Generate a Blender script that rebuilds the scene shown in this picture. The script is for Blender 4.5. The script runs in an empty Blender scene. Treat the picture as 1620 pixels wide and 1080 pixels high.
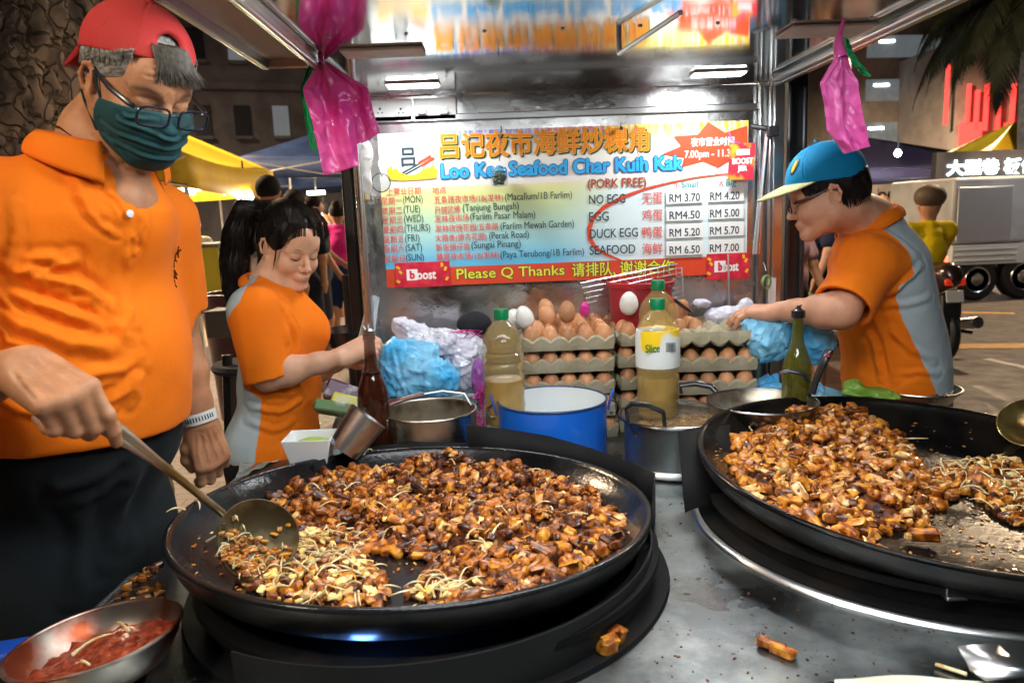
import bpy, math, random, numpy as np
from mathutils import Vector, Matrix, noise as mnoise
SC = bpy.context.scene; COL = SC.collection
# ------------------------------------------------------------------ camera, world, exposure
F_PX = 1200.0; CAM_H = 1.42
_roll, _yaw, _pitch = math.radians(2.2), math.radians(1.0), math.radians(9.5)
cf = np.array([math.sin(_yaw)*math.cos(_pitch), math.cos(_yaw)*math.cos(_pitch), -math.sin(_pitch)])
_r0 = np.array([math.cos(_yaw), -math.sin(_yaw), 0.0]); _u0 = np.cross(_r0, cf)
cr = math.cos(_roll)*_r0 - math.sin(_roll)*_u0; cu = np.cross(cr, cf)
CPOS = np.array([0, 0, CAM_H])
cd = bpy.data.cameras.new("camera"); cam = bpy.data.objects.new("camera", cd); COL.objects.link(cam)
cd.sensor_width = 36.0; cd.lens = 36.0*F_PX/1620.0; cd.clip_start = 0.02; cd.clip_end = 400
M = Matrix.Identity(4)
for i in range(3):
    M[i][0] = cr[i]; M[i][1] = cu[i]; M[i][2] = -cf[i]; M[i][3] = CPOS[i]
cam.matrix_world = M
cd.dof.use_dof = True; cd.dof.focus_distance = 1.6; cd.dof.aperture_fstop = 6.3
SC.camera = cam
def ray(px, py): return cf + (px-810)/F_PX*cr - (py-540)/F_PX*cu
def at(px, py, Y):            # the point at world depth Y seen at that place of the photo
    d = ray(px, py); return Vector(CPOS + d*(Y/d[1]))
def on(px, py, z):            # the point at height z
    d = ray(px, py); return Vector(CPOS + d*((z-CAM_H)/d[2]))
wd = bpy.data.worlds.new("World"); SC.world = wd; wd.use_nodes = True
bg = wd.node_tree.nodes["Background"]
sky = wd.node_tree.nodes.new("ShaderNodeTexSky"); sky.sky_type = 'NISHITA'; sky.sun_disc = False
sky.sun_elevation = math.radians(-4); sky.sun_rotation = math.radians(200)
wd.node_tree.links.new(sky.outputs[0], bg.inputs[0]); bg.inputs[1].default_value = 0.12
SC.view_settings.view_transform = 'Standard'; SC.view_settings.look = 'None'
SC.view_settings.exposure = 1.0; SC.view_settings.gamma = 1.0
SC.render.engine = 'CYCLES'
cy = SC.cycles; cy.use_denoising = True; cy.max_bounces = 7; cy.diffuse_bounces = 3; cy.glossy_bounces = 4
cy.transmission_bounces = 7; cy.transparent_max_bounces = 10; cy.sample_clamp_indirect = 4.0; cy.caustics_reflective = True; cy.caustics_refractive = False

def area_light(name, loc, size, power, color=(1, 1, 1), direction=(0, 0, -1), sy=None, parent=None, spread=180):
    l = bpy.data.lights.new(name, 'AREA'); l.energy = power; l.color = color; l.size = size; l.spread = math.radians(spread)
    if sy: l.shape = 'RECTANGLE'; l.size_y = sy
    o = bpy.data.objects.new(name, l); COL.objects.link(o)
    o.rotation_euler = Vector(direction).to_track_quat('-Z', 'Y').to_euler(); o.location = loc
    return o
def point_light(name, loc, power, color=(1, 1, 1), r=0.05):
    l = bpy.data.lights.new(name, 'POINT'); l.energy = power; l.color = color; l.shadow_soft_size = r
    o = bpy.data.objects.new(name, l); COL.objects.link(o); o.location = loc; return o
ZC = 1.765     # stall ceiling height
LAMPS = [(-0.196, 2.06), (0.60, 2.05), (-0.02, 1.10), (0.62, 1.00), (0.2, 0.45)]
LAMP_W = [1.1, 1.5, 2.5, 2.1, 3.6]
for (x, y), w in zip(LAMPS, LAMP_W):
    area_light("led_light", (x, y, ZC-0.012), .13 if y > 1.5 else .75, w*1.0, (0.93, 0.97, 1.0), sy=0.045 if y > 1.5 else .22)

# ------------------------------------------------------------------ materials
MATS = {}
def srgb(h):
    h = h.lstrip('#'); c = [int(h[i:i+2], 16)/255 for i in (0, 2, 4)]
    return tuple((v/12.92 if v <= .04045 else ((v+.055)/1.055)**2.4) for v in c)
def mat(name, col=(.5, .5, .5), rough=.5, metal=0, col2=None, scale=8, detail=4, bump=0, bscale=40, bdist=.002, trans=0, ior=1.45,
        emit=None, es=0, sss=0, coat=0, alpha=1, spec=.5, r2=None, rscale=6, lo=.4, hi=.6, stretch=None, bstretch=None, sheen=0, kind='noise'):
    if name in MATS: return MATS[name]
    if isinstance(col, str): col = srgb(col)
    if isinstance(col2, str): col2 = srgb(col2)
    m = bpy.data.materials.new(name); m.use_nodes = True; nt = m.node_tree; N = nt.nodes; L = nt.links
    b = N["Principled BSDF"]; I = b.inputs
    I['Base Color'].default_value = (*col, 1); I['Roughness'].default_value = rough; I['Metallic'].default_value = metal
    I['Transmission Weight'].default_value = trans; I['IOR'].default_value = ior; I['Alpha'].default_value = alpha
    I['Specular IOR Level'].default_value = spec; I['Coat Weight'].default_value = coat; I['Coat Roughness'].default_value = .1
    I['Sheen Weight'].default_value = sheen
    if sss: I['Subsurface Weight'].default_value = sss; I['Subsurface Radius'].default_value = (.01, .004, .002); I['Subsurface Scale'].default_value = 1
    if emit: I['Emission Color'].default_value = (*(srgb(emit) if isinstance(emit, str) else emit), 1); I['Emission Strength'].default_value = es
    tc = N.new('ShaderNodeTexCoord')
    def src(st):
        if not st: return tc.outputs['Object']
        mp = N.new('ShaderNodeMapping'); mp.inputs['Scale'].default_value = st; L.new(tc.outputs['Object'], mp.inputs['Vector']); return mp.outputs[0]
    def tex(sc, st, dt=detail, k=kind):
        if k == 'voronoi':
            t = N.new('ShaderNodeTexVoronoi'); t.inputs['Scale'].default_value = sc; L.new(src(st), t.inputs['Vector']); return t.outputs['Distance']
        t = N.new('ShaderNodeTexNoise'); t.inputs['Scale'].default_value = sc; t.inputs['Detail'].default_value = dt
        L.new(src(st), t.inputs['Vector']); return t.outputs['Fac']
    if col2:
        rmp = N.new('ShaderNodeValToRGB'); rmp.color_ramp.elements[0].position = lo; rmp.color_ramp.elements[1].position = hi
        rmp.color_ramp.elements[0].color = (*col, 1); rmp.color_ramp.elements[1].color = (*col2, 1)
        L.new(tex(scale, stretch), rmp.inputs[0]); L.new(rmp.outputs[0], I['Base Color'])
    if r2 is not None:
        mr = N.new('ShaderNodeMapRange'); mr.inputs['From Min'].default_value = .35; mr.inputs['From Max'].default_value = .65
        mr.inputs['To Min'].default_value = rough; mr.inputs['To Max'].default_value = r2
        L.new(tex(rscale, stretch), mr.inputs['Value']); L.new(mr.outputs[0], I['Roughness'])
    if bump:
        bp = N.new('ShaderNodeBump'); bp.inputs['Strength'].default_value = bump; bp.inputs['Distance'].default_value = bdist
        L.new(tex(bscale, bstretch, 5), bp.inputs['Height']); L.new(bp.outputs[0], I['Normal'])
    MATS[name] = m; return m
def nodes(m):
    return m.node_tree.nodes, m.node_tree.links, m.node_tree.nodes["Principled BSDF"]

# ------------------------------------------------------------------ mesh building
class MB:
    def __init__(s): s.v = []; s.f = []; s.m = []
    def add(s, vs, fs, mi=0):
        b = len(s.v); s.v += [tuple(v) for v in vs]; s.f += [tuple(b+i for i in f) for f in fs]; s.m += [mi]*len(fs); return s
    def box(s, c, d, rot=None, mi=0):
        x, y, z = d[0]/2, d[1]/2, d[2]/2
        vs = [Vector(p) for p in [(-x,-y,-z),(x,-y,-z),(x,y,-z),(-x,y,-z),(-x,-y,z),(x,-y,z),(x,y,z),(-x,y,z)]]
        if rot is not None: vs = [rot @ v for v in vs]
        vs = [v+Vector(c) for v in vs]
        return s.add(vs, [(0,3,2,1),(4,5,6,7),(0,1,5,4),(1,2,6,5),(2,3,7,6),(3,0,4,7)], mi)
    def lathe(s, prof, c=(0,0,0), seg=48, rot=None, sx=1, sy=1, mi=0, closed=False, fn=None):
        vs = []; fs = []; n = len(prof); c = Vector(c)
        for k in range(seg):
            a = 2*math.pi*k/seg
            for (r, z) in prof:
                p = Vector((r*math.cos(a)*sx, r*math.sin(a)*sy, z))
                if fn: p = fn(p, a)
                if rot is not None: p = rot @ p
                vs.append(p+c)
        for k in range(seg):
            k2 = (k+1) % seg
            for i in range(n-1 if not closed else n):
                j = (i+1) % n
                fs.append((k*n+i, k2*n+i, k2*n+j, k*n+j))
        if not closed:
            if prof[0][0] > 1e-6: fs.append(tuple(k*n for k in range(seg))[::-1])
            if prof[-1][0] > 1e-6: fs.append(tuple(k*n+n-1 for k in range(seg)))
        return s.add(vs, fs, mi)
    def tube(s, pts, r, seg=8, caps=True, mi=0, flat=1.0, upv=None, loop=False):
        pts = [Vector(p) for p in pts]; n = len(pts)
        rs = r if isinstance(r, (list, tuple)) else [r]*n
        vs = []; fs = []; up = Vector(upv) if upv else None
        for i in range(n):
            if loop: t = pts[(i+1) % n]-pts[i-1]
            else: t = pts[min(i+1, n-1)]-pts[max(i-1, 0)]
            if t.length < 1e-9: t = Vector((0,0,1))
            t.normalize()
            if up is None or abs(t.dot(up)) > .99: up = Vector((0,0,1)) if abs(t.z) < .9 else Vector((1,0,0))
            a = t.cross(up).normalized(); b = a.cross(t).normalized()
            if upv is None: up = b
            for k in range(seg):
                th = 2*math.pi*k/seg
                vs.append(pts[i]+a*(rs[i]*math.cos(th))+b*(rs[i]*flat*math.sin(th)))
        for i in range(n if loop else n-1):
            i2 = (i+1) % n
            for k in range(seg):
                fs.append((i*seg+k, i*seg+(k+1) % seg, i2*seg+(k+1) % seg, i2*seg+k))
        if caps and not loop: fs.append(tuple(range(seg))[::-1]); fs.append(tuple((n-1)*seg+k for k in range(seg)))
        return s.add(vs, fs, mi)
    def prism(s, outline, ex, mi=0):
        o = [Vector(p) for p in outline]; ex = Vector(ex); n = len(o)
        return s.add(o+[p+ex for p in o], [tuple(range(n))[::-1], tuple(range(n, 2*n))]+[(i, (i+1) % n, n+(i+1) % n, n+i) for i in range(n)], mi)
    def grid(s, fn, nu, nv, mi=0):
        vs = [fn(i/nu, j/nv) for j in range(nv+1) for i in range(nu+1)]
        fs = [(j*(nu+1)+i, j*(nu+1)+i+1, (j+1)*(nu+1)+i+1, (j+1)*(nu+1)+i) for j in range(nv) for i in range(nu)]
        return s.add(vs, fs, mi)
    def obj(s, name, mats, parent=None, smooth=40, bevel=0, solid=0, seg=2):
        me = bpy.data.meshes.new(name); me.from_pydata([tuple(v) for v in s.v], [], s.f)
        if not isinstance(mats, (list, tuple)): mats = [mats]
        for m in mats: me.materials.append(m)
        if len(mats) > 1: me.polygons.foreach_set('material_index', s.m)
        me.update(); return link(name, me, parent, smooth, bevel, solid, seg)
def link(name, me, parent=None, smooth=40, bevel=0, solid=0, seg=2):
    if smooth:
        me.polygons.foreach_set('use_smooth', [True]*len(me.polygons))
        if smooth < 180: me.set_sharp_from_angle(angle=math.radians(smooth))
    o = bpy.data.objects.new(name, me); COL.objects.link(o)
    if parent: setpar(o, parent)
    if solid: md = o.modifiers.new('s', 'SOLIDIFY'); md.thickness = solid; md.offset = 0
    if bevel: md = o.modifiers.new('b', 'BEVEL'); md.width = bevel; md.segments = seg; md.limit_method = 'ANGLE'; md.angle_limit = math.radians(40)
    return o
def wloc(o):
    l = Vector(o.location)
    while o.parent: o = o.parent; l = l+Vector(o.location)
    return l
def setpar(o, p): o.location = Vector(o.location)-wloc(p); o.parent = p
def thing(name, label, cat, loc=(0,0,0), group=None):
    o = bpy.data.objects.new(name, None); COL.objects.link(o); o.location = loc; o['label'] = label; o['category'] = cat
    if group: o['group'] = group
    return o
def tag(o, label, cat, group=None):
    o['label'] = label; o['category'] = cat
    if group: o['group'] = group
    return o
def kind(o, k): o['kind'] = k; return o
def dup(root, delta=(0,0,0), label=None, rz=None):
    r = root.copy(); COL.objects.link(r); r.location = Vector(root.location)+Vector(delta)
    if label: r['label'] = label
    if rz is not None: r.rotation_euler = (0, 0, rz)
    for ch in root.children:
        c = ch.copy(); COL.objects.link(c); c.parent = r
        for g in ch.children:
            d = g.copy(); COL.objects.link(d); d.parent = c
    return r
def text_mesh(s, size=1.0, offset=0.0, extrude=0.0):
    cu_ = bpy.data.curves.new('t', 'FONT'); cu_.body = s; cu_.size = size; cu_.offset = offset; cu_.extrude = extrude; cu_.resolution_u = 3
    o = bpy.data.objects.new('t', cu_); COL.objects.link(o)
    dg = bpy.context.evaluated_depsgraph_get(); me = bpy.data.meshes.new_from_object(o.evaluated_get(dg))
    bpy.data.objects.remove(o)
    v = [tuple(p.co) for p in me.vertices]; f = [tuple(p.vertices) for p in me.polygons]
    bpy.data.meshes.remove(me); return v, f
def put_text(mb, s, x0, x1, zb, h, y, offset=0, mi=0, ref=None, flip=False):
    """flat lettering on a vertical plane at depth y, from x0 to x1, baseline zb, capital height h"""
    v, f = text_mesh(s, 1.0, 0.0)
    xs = [p[0] for p in v]; a, b = min(xs), max(xs); k = (x1-x0)/(b-a)
    ys = [p[1] for p in v]; top = max(ys) if ref is None else ref
    kh = h/top
    D = [(0, 0)]+([(math.cos(i*math.pi/4)*offset, math.sin(i*math.pi/4)*offset) for i in range(8)] if offset else [])
    for i, (dx, dz) in enumerate(D): mb.add([(x0+(p[0]-a)*k+dx*kh, y+i*1.2e-5, zb+(p[1]+dz)*kh) for p in v], f, mi)
def nz(p, sc=1.0): return mnoise.noise(Vector(p)*sc)
def rnd(a, b): return random.uniform(a, b)
random.seed(7)
# ------------------------------------------------------------------ the food stall
TZ = 0.82      # counter top height
YB = 2.26      # back wall
def steel(name, col=(.62,.63,.62), rough=.22, **k):
    return mat(name, col, rough, 1.0, **k)
m_ceil = steel('steel_ceiling', (.74,.74,.72), .055, r2=.13, rscale=3, bump=.05, bscale=5, bdist=.01)
m_back = steel('steel_back', (.66,.66,.65), .17, r2=.33, rscale=5, bump=.35, bscale=6, bdist=.02)
m_frame = steel('steel_frame', (.55,.56,.56), .28, bump=.05, bscale=30)
m_rubber = mat('black_rubber', (.015,.016,.018), .45)
m_white = mat('white_plastic', (.72,.72,.69), .35, bump=.02, bscale=60)
m_greyplate = mat('ceiling_plate', (.62,.6,.55), .6, col2=(.5,.48,.44), scale=12)
stall = thing('food_stall', 'stainless steel night market food stall with lit canopy and worktop', 'food stall', (0.2, 1.6, 0))
# worktop with stains
mt = steel('steel_worktop', (.5,.5,.5), .24, r2=.5, rscale=7, bump=.12, bscale=14, bdist=.004)
N, L, B = nodes(mt)
tc = N.new('ShaderNodeTexCoord')
n1 = N.new('ShaderNodeTexNoise'); n1.inputs['Scale'].default_value = 10; n1.inputs['Detail'].default_value = 8; n1.inputs['Roughness'].default_value = .65
n2 = N.new('ShaderNodeTexNoise'); n2.inputs['Scale'].default_value = 60; n2.inputs['Detail'].default_value = 6
L.new(tc.outputs['Object'], n1.inputs['Vector']); L.new(tc.outputs['Object'], n2.inputs['Vector'])
def burn(cx, cy_, r0, w):      # soot ring baked onto the steel round a burner
    vm = N.new('ShaderNodeVectorMath'); vm.operation = 'DISTANCE'; vm.inputs[1].default_value = (cx, cy_, TZ)
    mpv = N.new('ShaderNodeVectorMath'); mpv.operation = 'ADD'; mpv.inputs[1].default_value = (0.2, 1.6, 0)
    L.new(tc.outputs['Object'], mpv.inputs[0]); L.new(mpv.outputs[0], vm.inputs[0])
    ad = N.new('ShaderNodeMath'); ad.operation = 'MULTIPLY_ADD'; ad.inputs[1].default_value = -.22; L.new(n1.outputs['Fac'], ad.inputs[0]); L.new(vm.outputs['Value'], ad.inputs[2])
    mr = N.new('ShaderNodeMapRange'); mr.inputs['From Min'].default_value = r0; mr.inputs['From Max'].default_value = r0+w
    mr.inputs['To Min'].default_value = 1; mr.inputs['To Max'].default_value = 0; mr.clamp = True; L.new(ad.outputs[0], mr.inputs['Value']); return mr.outputs[0]
b1 = burn(-.09, 1.22, .385, .03); b2 = burn(.80, 1.36, .375, .02)
mx = N.new('ShaderNodeMath'); mx.operation = 'MAXIMUM'; L.new(b1, mx.inputs[0]); L.new(b2, mx.inputs[1])
sp = N.new('ShaderNodeMapRange'); sp.inputs['From Min'].default_value = .66; sp.inputs['From Max'].default_value = .70; L.new(n2.outputs['Fac'], sp.inputs['Value'])
m2 = N.new('ShaderNodeMath'); m2.operation = 'MAXIMUM'; L.new(mx.outputs[0], m2.inputs[0]); L.new(sp.outputs[0], m2.inputs[1])
mc = N.new('ShaderNodeMix'); mc.data_type = 'RGBA'; L.new(m2.outputs[0], mc.inputs[0]); pass
n3 = N.new('ShaderNodeTexNoise'); n3.inputs['Scale'].default_value = 3.2; n3.inputs['Detail'].default_value = 9; n3.inputs['Roughness'].default_value = .7; L.new(tc.outputs['Object'], n3.inputs['Vector'])
rb = N.new('ShaderNodeValToRGB'); rb.color_ramp.elements[0].position = .38; rb.color_ramp.elements[0].color = (.15,.165,.165,1); rb.color_ramp.elements[1].position = .62; rb.color_ramp.elements[1].color = (.40,.43,.42,1)
L.new(n3.outputs['Fac'], rb.inputs[0]); L.new(rb.outputs[0], mc.inputs[6])
rc = N.new('ShaderNodeValToRGB'); rc.color_ramp.elements[0].color = (.012,.009,.007,1); rc.color_ramp.elements[1].color = (.09,.045,.015,1); rc.color_ramp.elements[0].position = .4; rc.color_ramp.elements[1].position = .68
L.new(n1.outputs['Fac'], rc.inputs[0]); L.new(rc.outputs[0], mc.inputs[7]); L.new(mc.outputs[2], B.inputs['Base Color'])
im = N.new('ShaderNodeMath'); im.operation = 'SUBTRACT'; im.inputs[0].default_value = 1; L.new(m2.outputs[0], im.inputs[1]); L.new(im.outputs[0], B.inputs['Metallic'])

ov = [(-.655,.55),(1.45,.55),(1.32,1.82),(.86,1.84),(.86,YB),(-.36,YB),(-.36,2.5),(-.48,2.5),(-.635,1.8),(-.66,1.17)]
top = MB().prism([(x,y,TZ-.03) for x,y in ov], (0,0,.03)).obj('worktop', mt, stall, bevel=.003)
MB().tube([(-.657,.55,TZ-.002),(-.662,1.17,TZ-.002),(-.637,1.8,TZ-.002),(-.482,2.5,TZ-.002)], .008).obj('worktop_edge', m_frame, stall)
# cabinet under the worktop
MB().prism([(-.6,.6,.12),(1.25,.6,.12),(1.2,1.75,.12),(.80,1.78,.12),(.80,2.2,.12),(-.3,2.2,.12),(-.58,1.7,.12)], (0,0,TZ-.03-.122)).obj('cabinet', m_frame, stall, bevel=.004)
for (x, y) in [(-.5,.75),(1.25,.75),(-.3,2.1),(.75,2.1)]:
    MB().tube([(x,y,0),(x,y,.13)], .03, 12).obj('leg', m_rubber, stall)
# back wall
MB().box((.22, YB+.012, (TZ+ZC)/2), (1.19, .02, ZC-TZ)).obj('back_panel', m_back, stall, bevel=.002)
MB().box((.22, YB-.006, 1.688+.012), (1.16, .012, .02)).obj('wall_rail', m_frame, stall, bevel=.003)
# side wall (left) narrow
MB().box((-.362, 2.17, (TZ+ZC)/2), (.012, .17, ZC-TZ)).obj('side_panel', m_back, stall, bevel=.001)
# posts
p = MB(); p.box((-.375, 2.245, ZC/2), (.03,.03,ZC)); p.tube([(-.352,2.07,TZ),(-.352,2.07,ZC)], .0075, 10); p.obj('post', m_frame, stall, bevel=.003)
MB().box((-.415, 2.25, .95), (.035,.05,1.75)).obj('rubber_seal', m_rubber, stall, bevel=.008)
p = MB(); p.box((.822, 2.235, (TZ+ZC)/2), (.03,.05,ZC-TZ)); p.box((.80,2.245,(TZ+ZC)/2), (.05,.02,ZC-TZ)); p.tube([(.80,2.218,TZ),(.80,2.218,ZC)], .006, 8); p.obj('post', m_frame, stall, bevel=.003)
p = MB(); p.box((.872,2.24,(TZ+ZC+.03)/2), (.045,.04,ZC-TZ+.05)); p.tube([(.852,2.21,TZ),(.852,2.21,ZC+.05)], .008, 8); p.tube([(.895,2.21,TZ),(.895,2.21,ZC+.05)], .008, 8); p.obj('rubber_seal', m_rubber, stall, bevel=.004)
# gas strut
p = MB(); a, b_ = at(1214,212,2.17), at(1196,402,2.17); p.tube([a, a.lerp(b_,.55)], .007, 10); p.tube([a.lerp(b_,.5), b_], .0105, 12); p.obj('gas_strut', steel('strut_steel',(.75,.78,.8),.3), stall)
p = MB(); p.tube([at(1188,200,2.2), at(1226,206,2.17)], .008, 8); p.box(at(1222,208,2.16), (.03,.02,.03)); p.obj('strut_bracket', m_rubber, stall, bevel=.003)
# canopy
RX0, RX1 = -.37, .80
def rz(y): return ZC
p = MB(); p.box(((RX0+RX1)/2, (YB+.15)/2, ZC+.012), (RX1-RX0, YB-.15, .024)); p.obj('roof_panel', m_ceil, stall, bevel=.001)
m_flap = steel('steel_flap', (.5,.49,.47), .35, r2=.5)
p = MB(); p.box((-.43, .96, ZC+.02), (.11, 1.62, .02)); p.obj('roof_flap', m_flap, stall, bevel=.002)
p = MB(); p.box((-.492, .96, ZC+.012), (.014, 1.64, .04)); p.box((-.43,1.775,ZC+.014),(.12,.012,.04)); p.obj('flap_edge', m_frame, stall, bevel=.003)
p = MB(); p.box((-.372, 1.15, ZC-.004), (.012, 2.0, .03)); p.tube([(-.362,.2,ZC-.02),(-.362,2.2,ZC-.02)], .006, 8); p.obj('canopy_rail', m_frame, stall, bevel=.002)
p = MB(); p.box((.808, 1.15, ZC+.004), (.016, 2.1, .046)); p.box((.79, 1.15, ZC-.012), (.03, 2.0, .008)); p.tube([(.775,.2,ZC-.016),(.775,2.1,ZC-.016)], .004, 8); p.obj('canopy_rail', m_frame, stall, bevel=.002)
p = MB(); p.box((.855, 1.5, ZC+.03), (.08, 1.5, .02)); p.obj('roof_flap', m_flap, stall, bevel=.002)
# ceiling seams
p = MB()
for x in np.linspace(-.3,.74,8): p.lathe([(0,-.003),(.004,-.002),(.0045,0)], (x, 1.52, ZC-.0005), 8)
p.obj('rivets', m_frame, stall)
kind(stall.children[-1], 'stuff')
# cover plates on the ceiling
def plate(x0, x1, y0, y1, name):
    q = MB(); q.box(((x0+x1)/2,(y0+y1)/2,ZC-.004),(x1-x0,y1-y0,.006)); q.obj(name, m_greyplate, stall, bevel=.002)
plate(-.30,-.13,1.62,1.70,'cover_plate'); plate(.60,.77,1.55,1.65,'cover_plate')
# ceiling bar (hinged rod)
p = MB(); p.tube([(.27,1.62,ZC-.03),(.33,1.35,ZC-.02)], .005, 8); p.tube([(.27,1.62,ZC-.03),(.27,1.62,ZC)], .006, 8); p.obj('ceiling_rod', m_frame, stall)
# lamps
m_led = mat('led_diffuser', (.9,.9,.9), .4, emit=(.92,.97,1), es=13)
m_led2 = mat('led_panel', (.9,.9,.9), .4, emit=(.92,.97,1), es=2.2)
for i, (x, y) in enumerate(LAMPS):
    t = thing('ceiling_lamp', ['slim led lamp on the canopy ceiling above the switch sockets','slim led lamp on the canopy ceiling near the steel post with the gas strut','slim led lamp on the canopy ceiling above the wok with the ladle','slim led lamp on the canopy ceiling above the wok without a ladle','slim led lamp at the front edge of the canopy ceiling'][i], 'lamp', (x,y,ZC), 'led lamps under the canopy')
    q = MB(); q.box((x,y,ZC-.003),(.14 if i<2 else .77,.056 if i<2 else .24,.005)); q.obj('housing', m_white, t, bevel=.001)
    q = MB(); q.box((x,y,ZC-.0075),(.13 if i<2 else .75,.048 if i<2 else .22,.004)); q.obj('diffuser', m_led if i<2 else m_led2, t, bevel=.001)
# sockets under the left lamp
t = thing('power_sockets', 'white double switch and socket plates on the steel wall above the sign', 'power socket', (-.22,YB,1.7))
def Z(py, px=700): return at(px, py, YB).z
def X(px, py=300): return at(px, py, YB).x
zt, zb = at(655,157,YB).z, at(655,192,YB).z
for x0, x1 in ((584,652),(654,722)):
    a, b_ = at(x0,175,YB-.01).x, at(x1,175,YB-.01).x
    MB().box(((a+b_)/2,YB-.006,(zt+zb)/2),(b_-a-.001,.012,zt-zb)).obj('socket_plate', m_white, t, bevel=.002)
for i, px in enumerate((601,634,668,702)):
    c = at(px,176,YB-.013)
    if i < 2:
        q = MB(); [q.box((c.x+dx,YB-.0125,c.z+dz),(.004 if dz<0 else .005,.002,.003 if dz<0 else .006)) for dx,dz in ((-.006,-.005),(.006,-.005),(0,.006))]; q.obj('socket_holes', m_rubber, t)
        q = MB(); q.box((c.x+.008,YB-.014,c.z+.009),(.007,.004,.007)); q.obj('switch', m_white, t, bevel=.001)
    else:
        q = MB(); q.box((c.x,YB-.022,c.z-.004),(.024,.02,.012)); q.obj('plug', m_white, t, bevel=.003)
        q = MB(); q.box((c.x+.009,YB-.014,c.z+.009),(.007,.004,.007)); q.obj('switch', m_white, t, bevel=.001)

# ------------------------------------------------------------------ the banner
YS = 2.235
def S(px, py): return at(px, py, YS)
tl, trr, bl, br = S(600,212), S(1180,191), S(607,456), S(1183,433)
SX0, SX1 = -.322, .742; SZ0, SZ1 = 1.221, 1.660
ban = thing('menu_banner', 'colourful printed menu banner with price list and yellow and blue heading', 'banner', (.2,YS,1.22))
m_ban = mat('banner_print', (.8,.8,.8), .45); N, L, B = nodes(m_ban)
B.inputs['Coat Weight'].default_value = .3; B.inputs['Coat Roughness'].default_value = .25
g = N.new('ShaderNodeTexCoord'); sx = N.new('ShaderNodeSeparateXYZ'); L.new(g.outputs['Generated'], sx.inputs[0])
r = N.new('ShaderNodeValToRGB'); r.color_ramp.elements[0].position = 0; r.color_ramp.elements[0].color = (*srgb('3fb4e6'),1)
r.color_ramp.elements[1].position = 1; r.color_ramp.elements[1].color = (*srgb('f8f2e0'),1)
for p_, c_ in ((.14,'5fc2ea'),(.33,'b0e0dc'),(.5,'cfe6b0'),(.60,'e6ec98'),(.645,'f2ecb0'),(.66,'f4f0ea'),(.86,'f6f2e4'),(.95,'f0e8c8')):
    e = r.color_ramp.elements.new(p_); e.color = (*srgb(c_),1)
L.new(sx.outputs['Z'], r.inputs[0])
# right half fades to white; coloured streaks along the top edge
mr = N.new('ShaderNodeMapRange'); mr.interpolation_type = 'SMOOTHSTEP'; mr.inputs['From Min'].default_value = .44; mr.inputs['From Max'].default_value = .68; L.new(sx.outputs['X'], mr.inputs['Value'])
mr3 = N.new('ShaderNodeMapRange'); mr3.inputs['From Min'].default_value = .68; mr3.inputs['From Max'].default_value = .60; L.new(sx.outputs['Z'], mr3.inputs['Value'])
mm = N.new('ShaderNodeMath'); mm.operation='MULTIPLY'; L.new(mr.outputs[0], mm.inputs[0]); L.new(mr3.outputs[0], mm.inputs[1])
mx1 = N.new('ShaderNodeMix'); mx1.data_type='RGBA'; L.new(mm.outputs[0], mx1.inputs[0]); L.new(r.outputs[0], mx1.inputs[6]); mx1.inputs[7].default_value = (*srgb('e2f3f4'),1)
st = N.new('ShaderNodeValToRGB'); st.color_ramp.elements[0].color = (*srgb('b8def0'),1); st.color_ramp.elements[1].color=(*srgb('f0d020'),1)
for p_, c_ in ((.1,'dfe9f4'),(.2,'4a9fd8'),(.26,'8a7cc8'),(.33,'6a70c0'),(.42,'b89ad0'),(.47,'e06060'),(.52,'f0a060'),(.58,'d06080'),(.64,'f0c040'),(.72,'f6e040')):
    e = st.color_ramp.elements.new(p_); e.color = (*srgb(c_),1)
L.new(sx.outputs['X'], st.inputs[0])
mp = N.new('ShaderNodeMapping'); mp.inputs['Scale'].default_value = (90,1,5); L.new(g.outputs['Generated'], mp.inputs[0]); tn = N.new('ShaderNodeTexNoise'); tn.inputs['Scale'].default_value=1; tn.inputs['Detail'].default_value=3; L.new(mp.outputs[0], tn.inputs[0])
mr2 = N.new('ShaderNodeMapRange'); mr2.inputs['From Min'].default_value = .84; mr2.inputs['From Max'].default_value = 1.0; L.new(sx.outputs['Z'], mr2.inputs['Value'])
mu = N.new('ShaderNodeMath'); mu.operation='MULTIPLY'; L.new(mr2.outputs[0], mu.inputs[0]); 
mr4 = N.new('ShaderNodeMapRange'); mr4.inputs['From Min'].default_value=.3; mr4.inputs['From Max'].default_value=.7; mr4.inputs['To Min'].default_value=0; mr4.inputs['To Max'].default_value=1.6; L.new(tn.outputs['Fac'], mr4.inputs['Value']); L.new(mr4.outputs[0], mu.inputs[1]); mu.use_clamp=True
mx2 = N.new('ShaderNodeMix'); mx2.data_type='RGBA'; L.new(mu.outputs[0], mx2.inputs[0]); L.new(mx1.outputs[2], mx2.inputs[6]); L.new(st.outputs[0], mx2.inputs[7])
L.new(mx2.outputs[2], B.inputs['Base Color'])
bp = N.new('ShaderNodeBump'); bp.inputs['Strength'].default_value=.25; bp.inputs['Distance'].default_value=.01; tn2 = N.new('ShaderNodeTexNoise'); tn2.inputs['Scale'].default_value=4; L.new(g.outputs['Object'], tn2.inputs[0]); L.new(tn2.outputs['Fac'], bp.inputs['Height']); L.new(bp.outputs[0], B.inputs['Normal'])
MB().box(((SX0+SX1)/2,YS+.003,(SZ0+SZ1)/2),(SX1-SX0,.004,SZ1-SZ0)).obj('panel', m_ban, ban)
def pm(name, c, rough=.45): return mat('ink_'+name, c, rough)
red, dark, yel, pink, wht = pm('red','e04a28'), pm('dark','2a4048'), pm('yellow','f2ee3c'), pm('pink','e06a60'), pm('white','f4f4f0')
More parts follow.
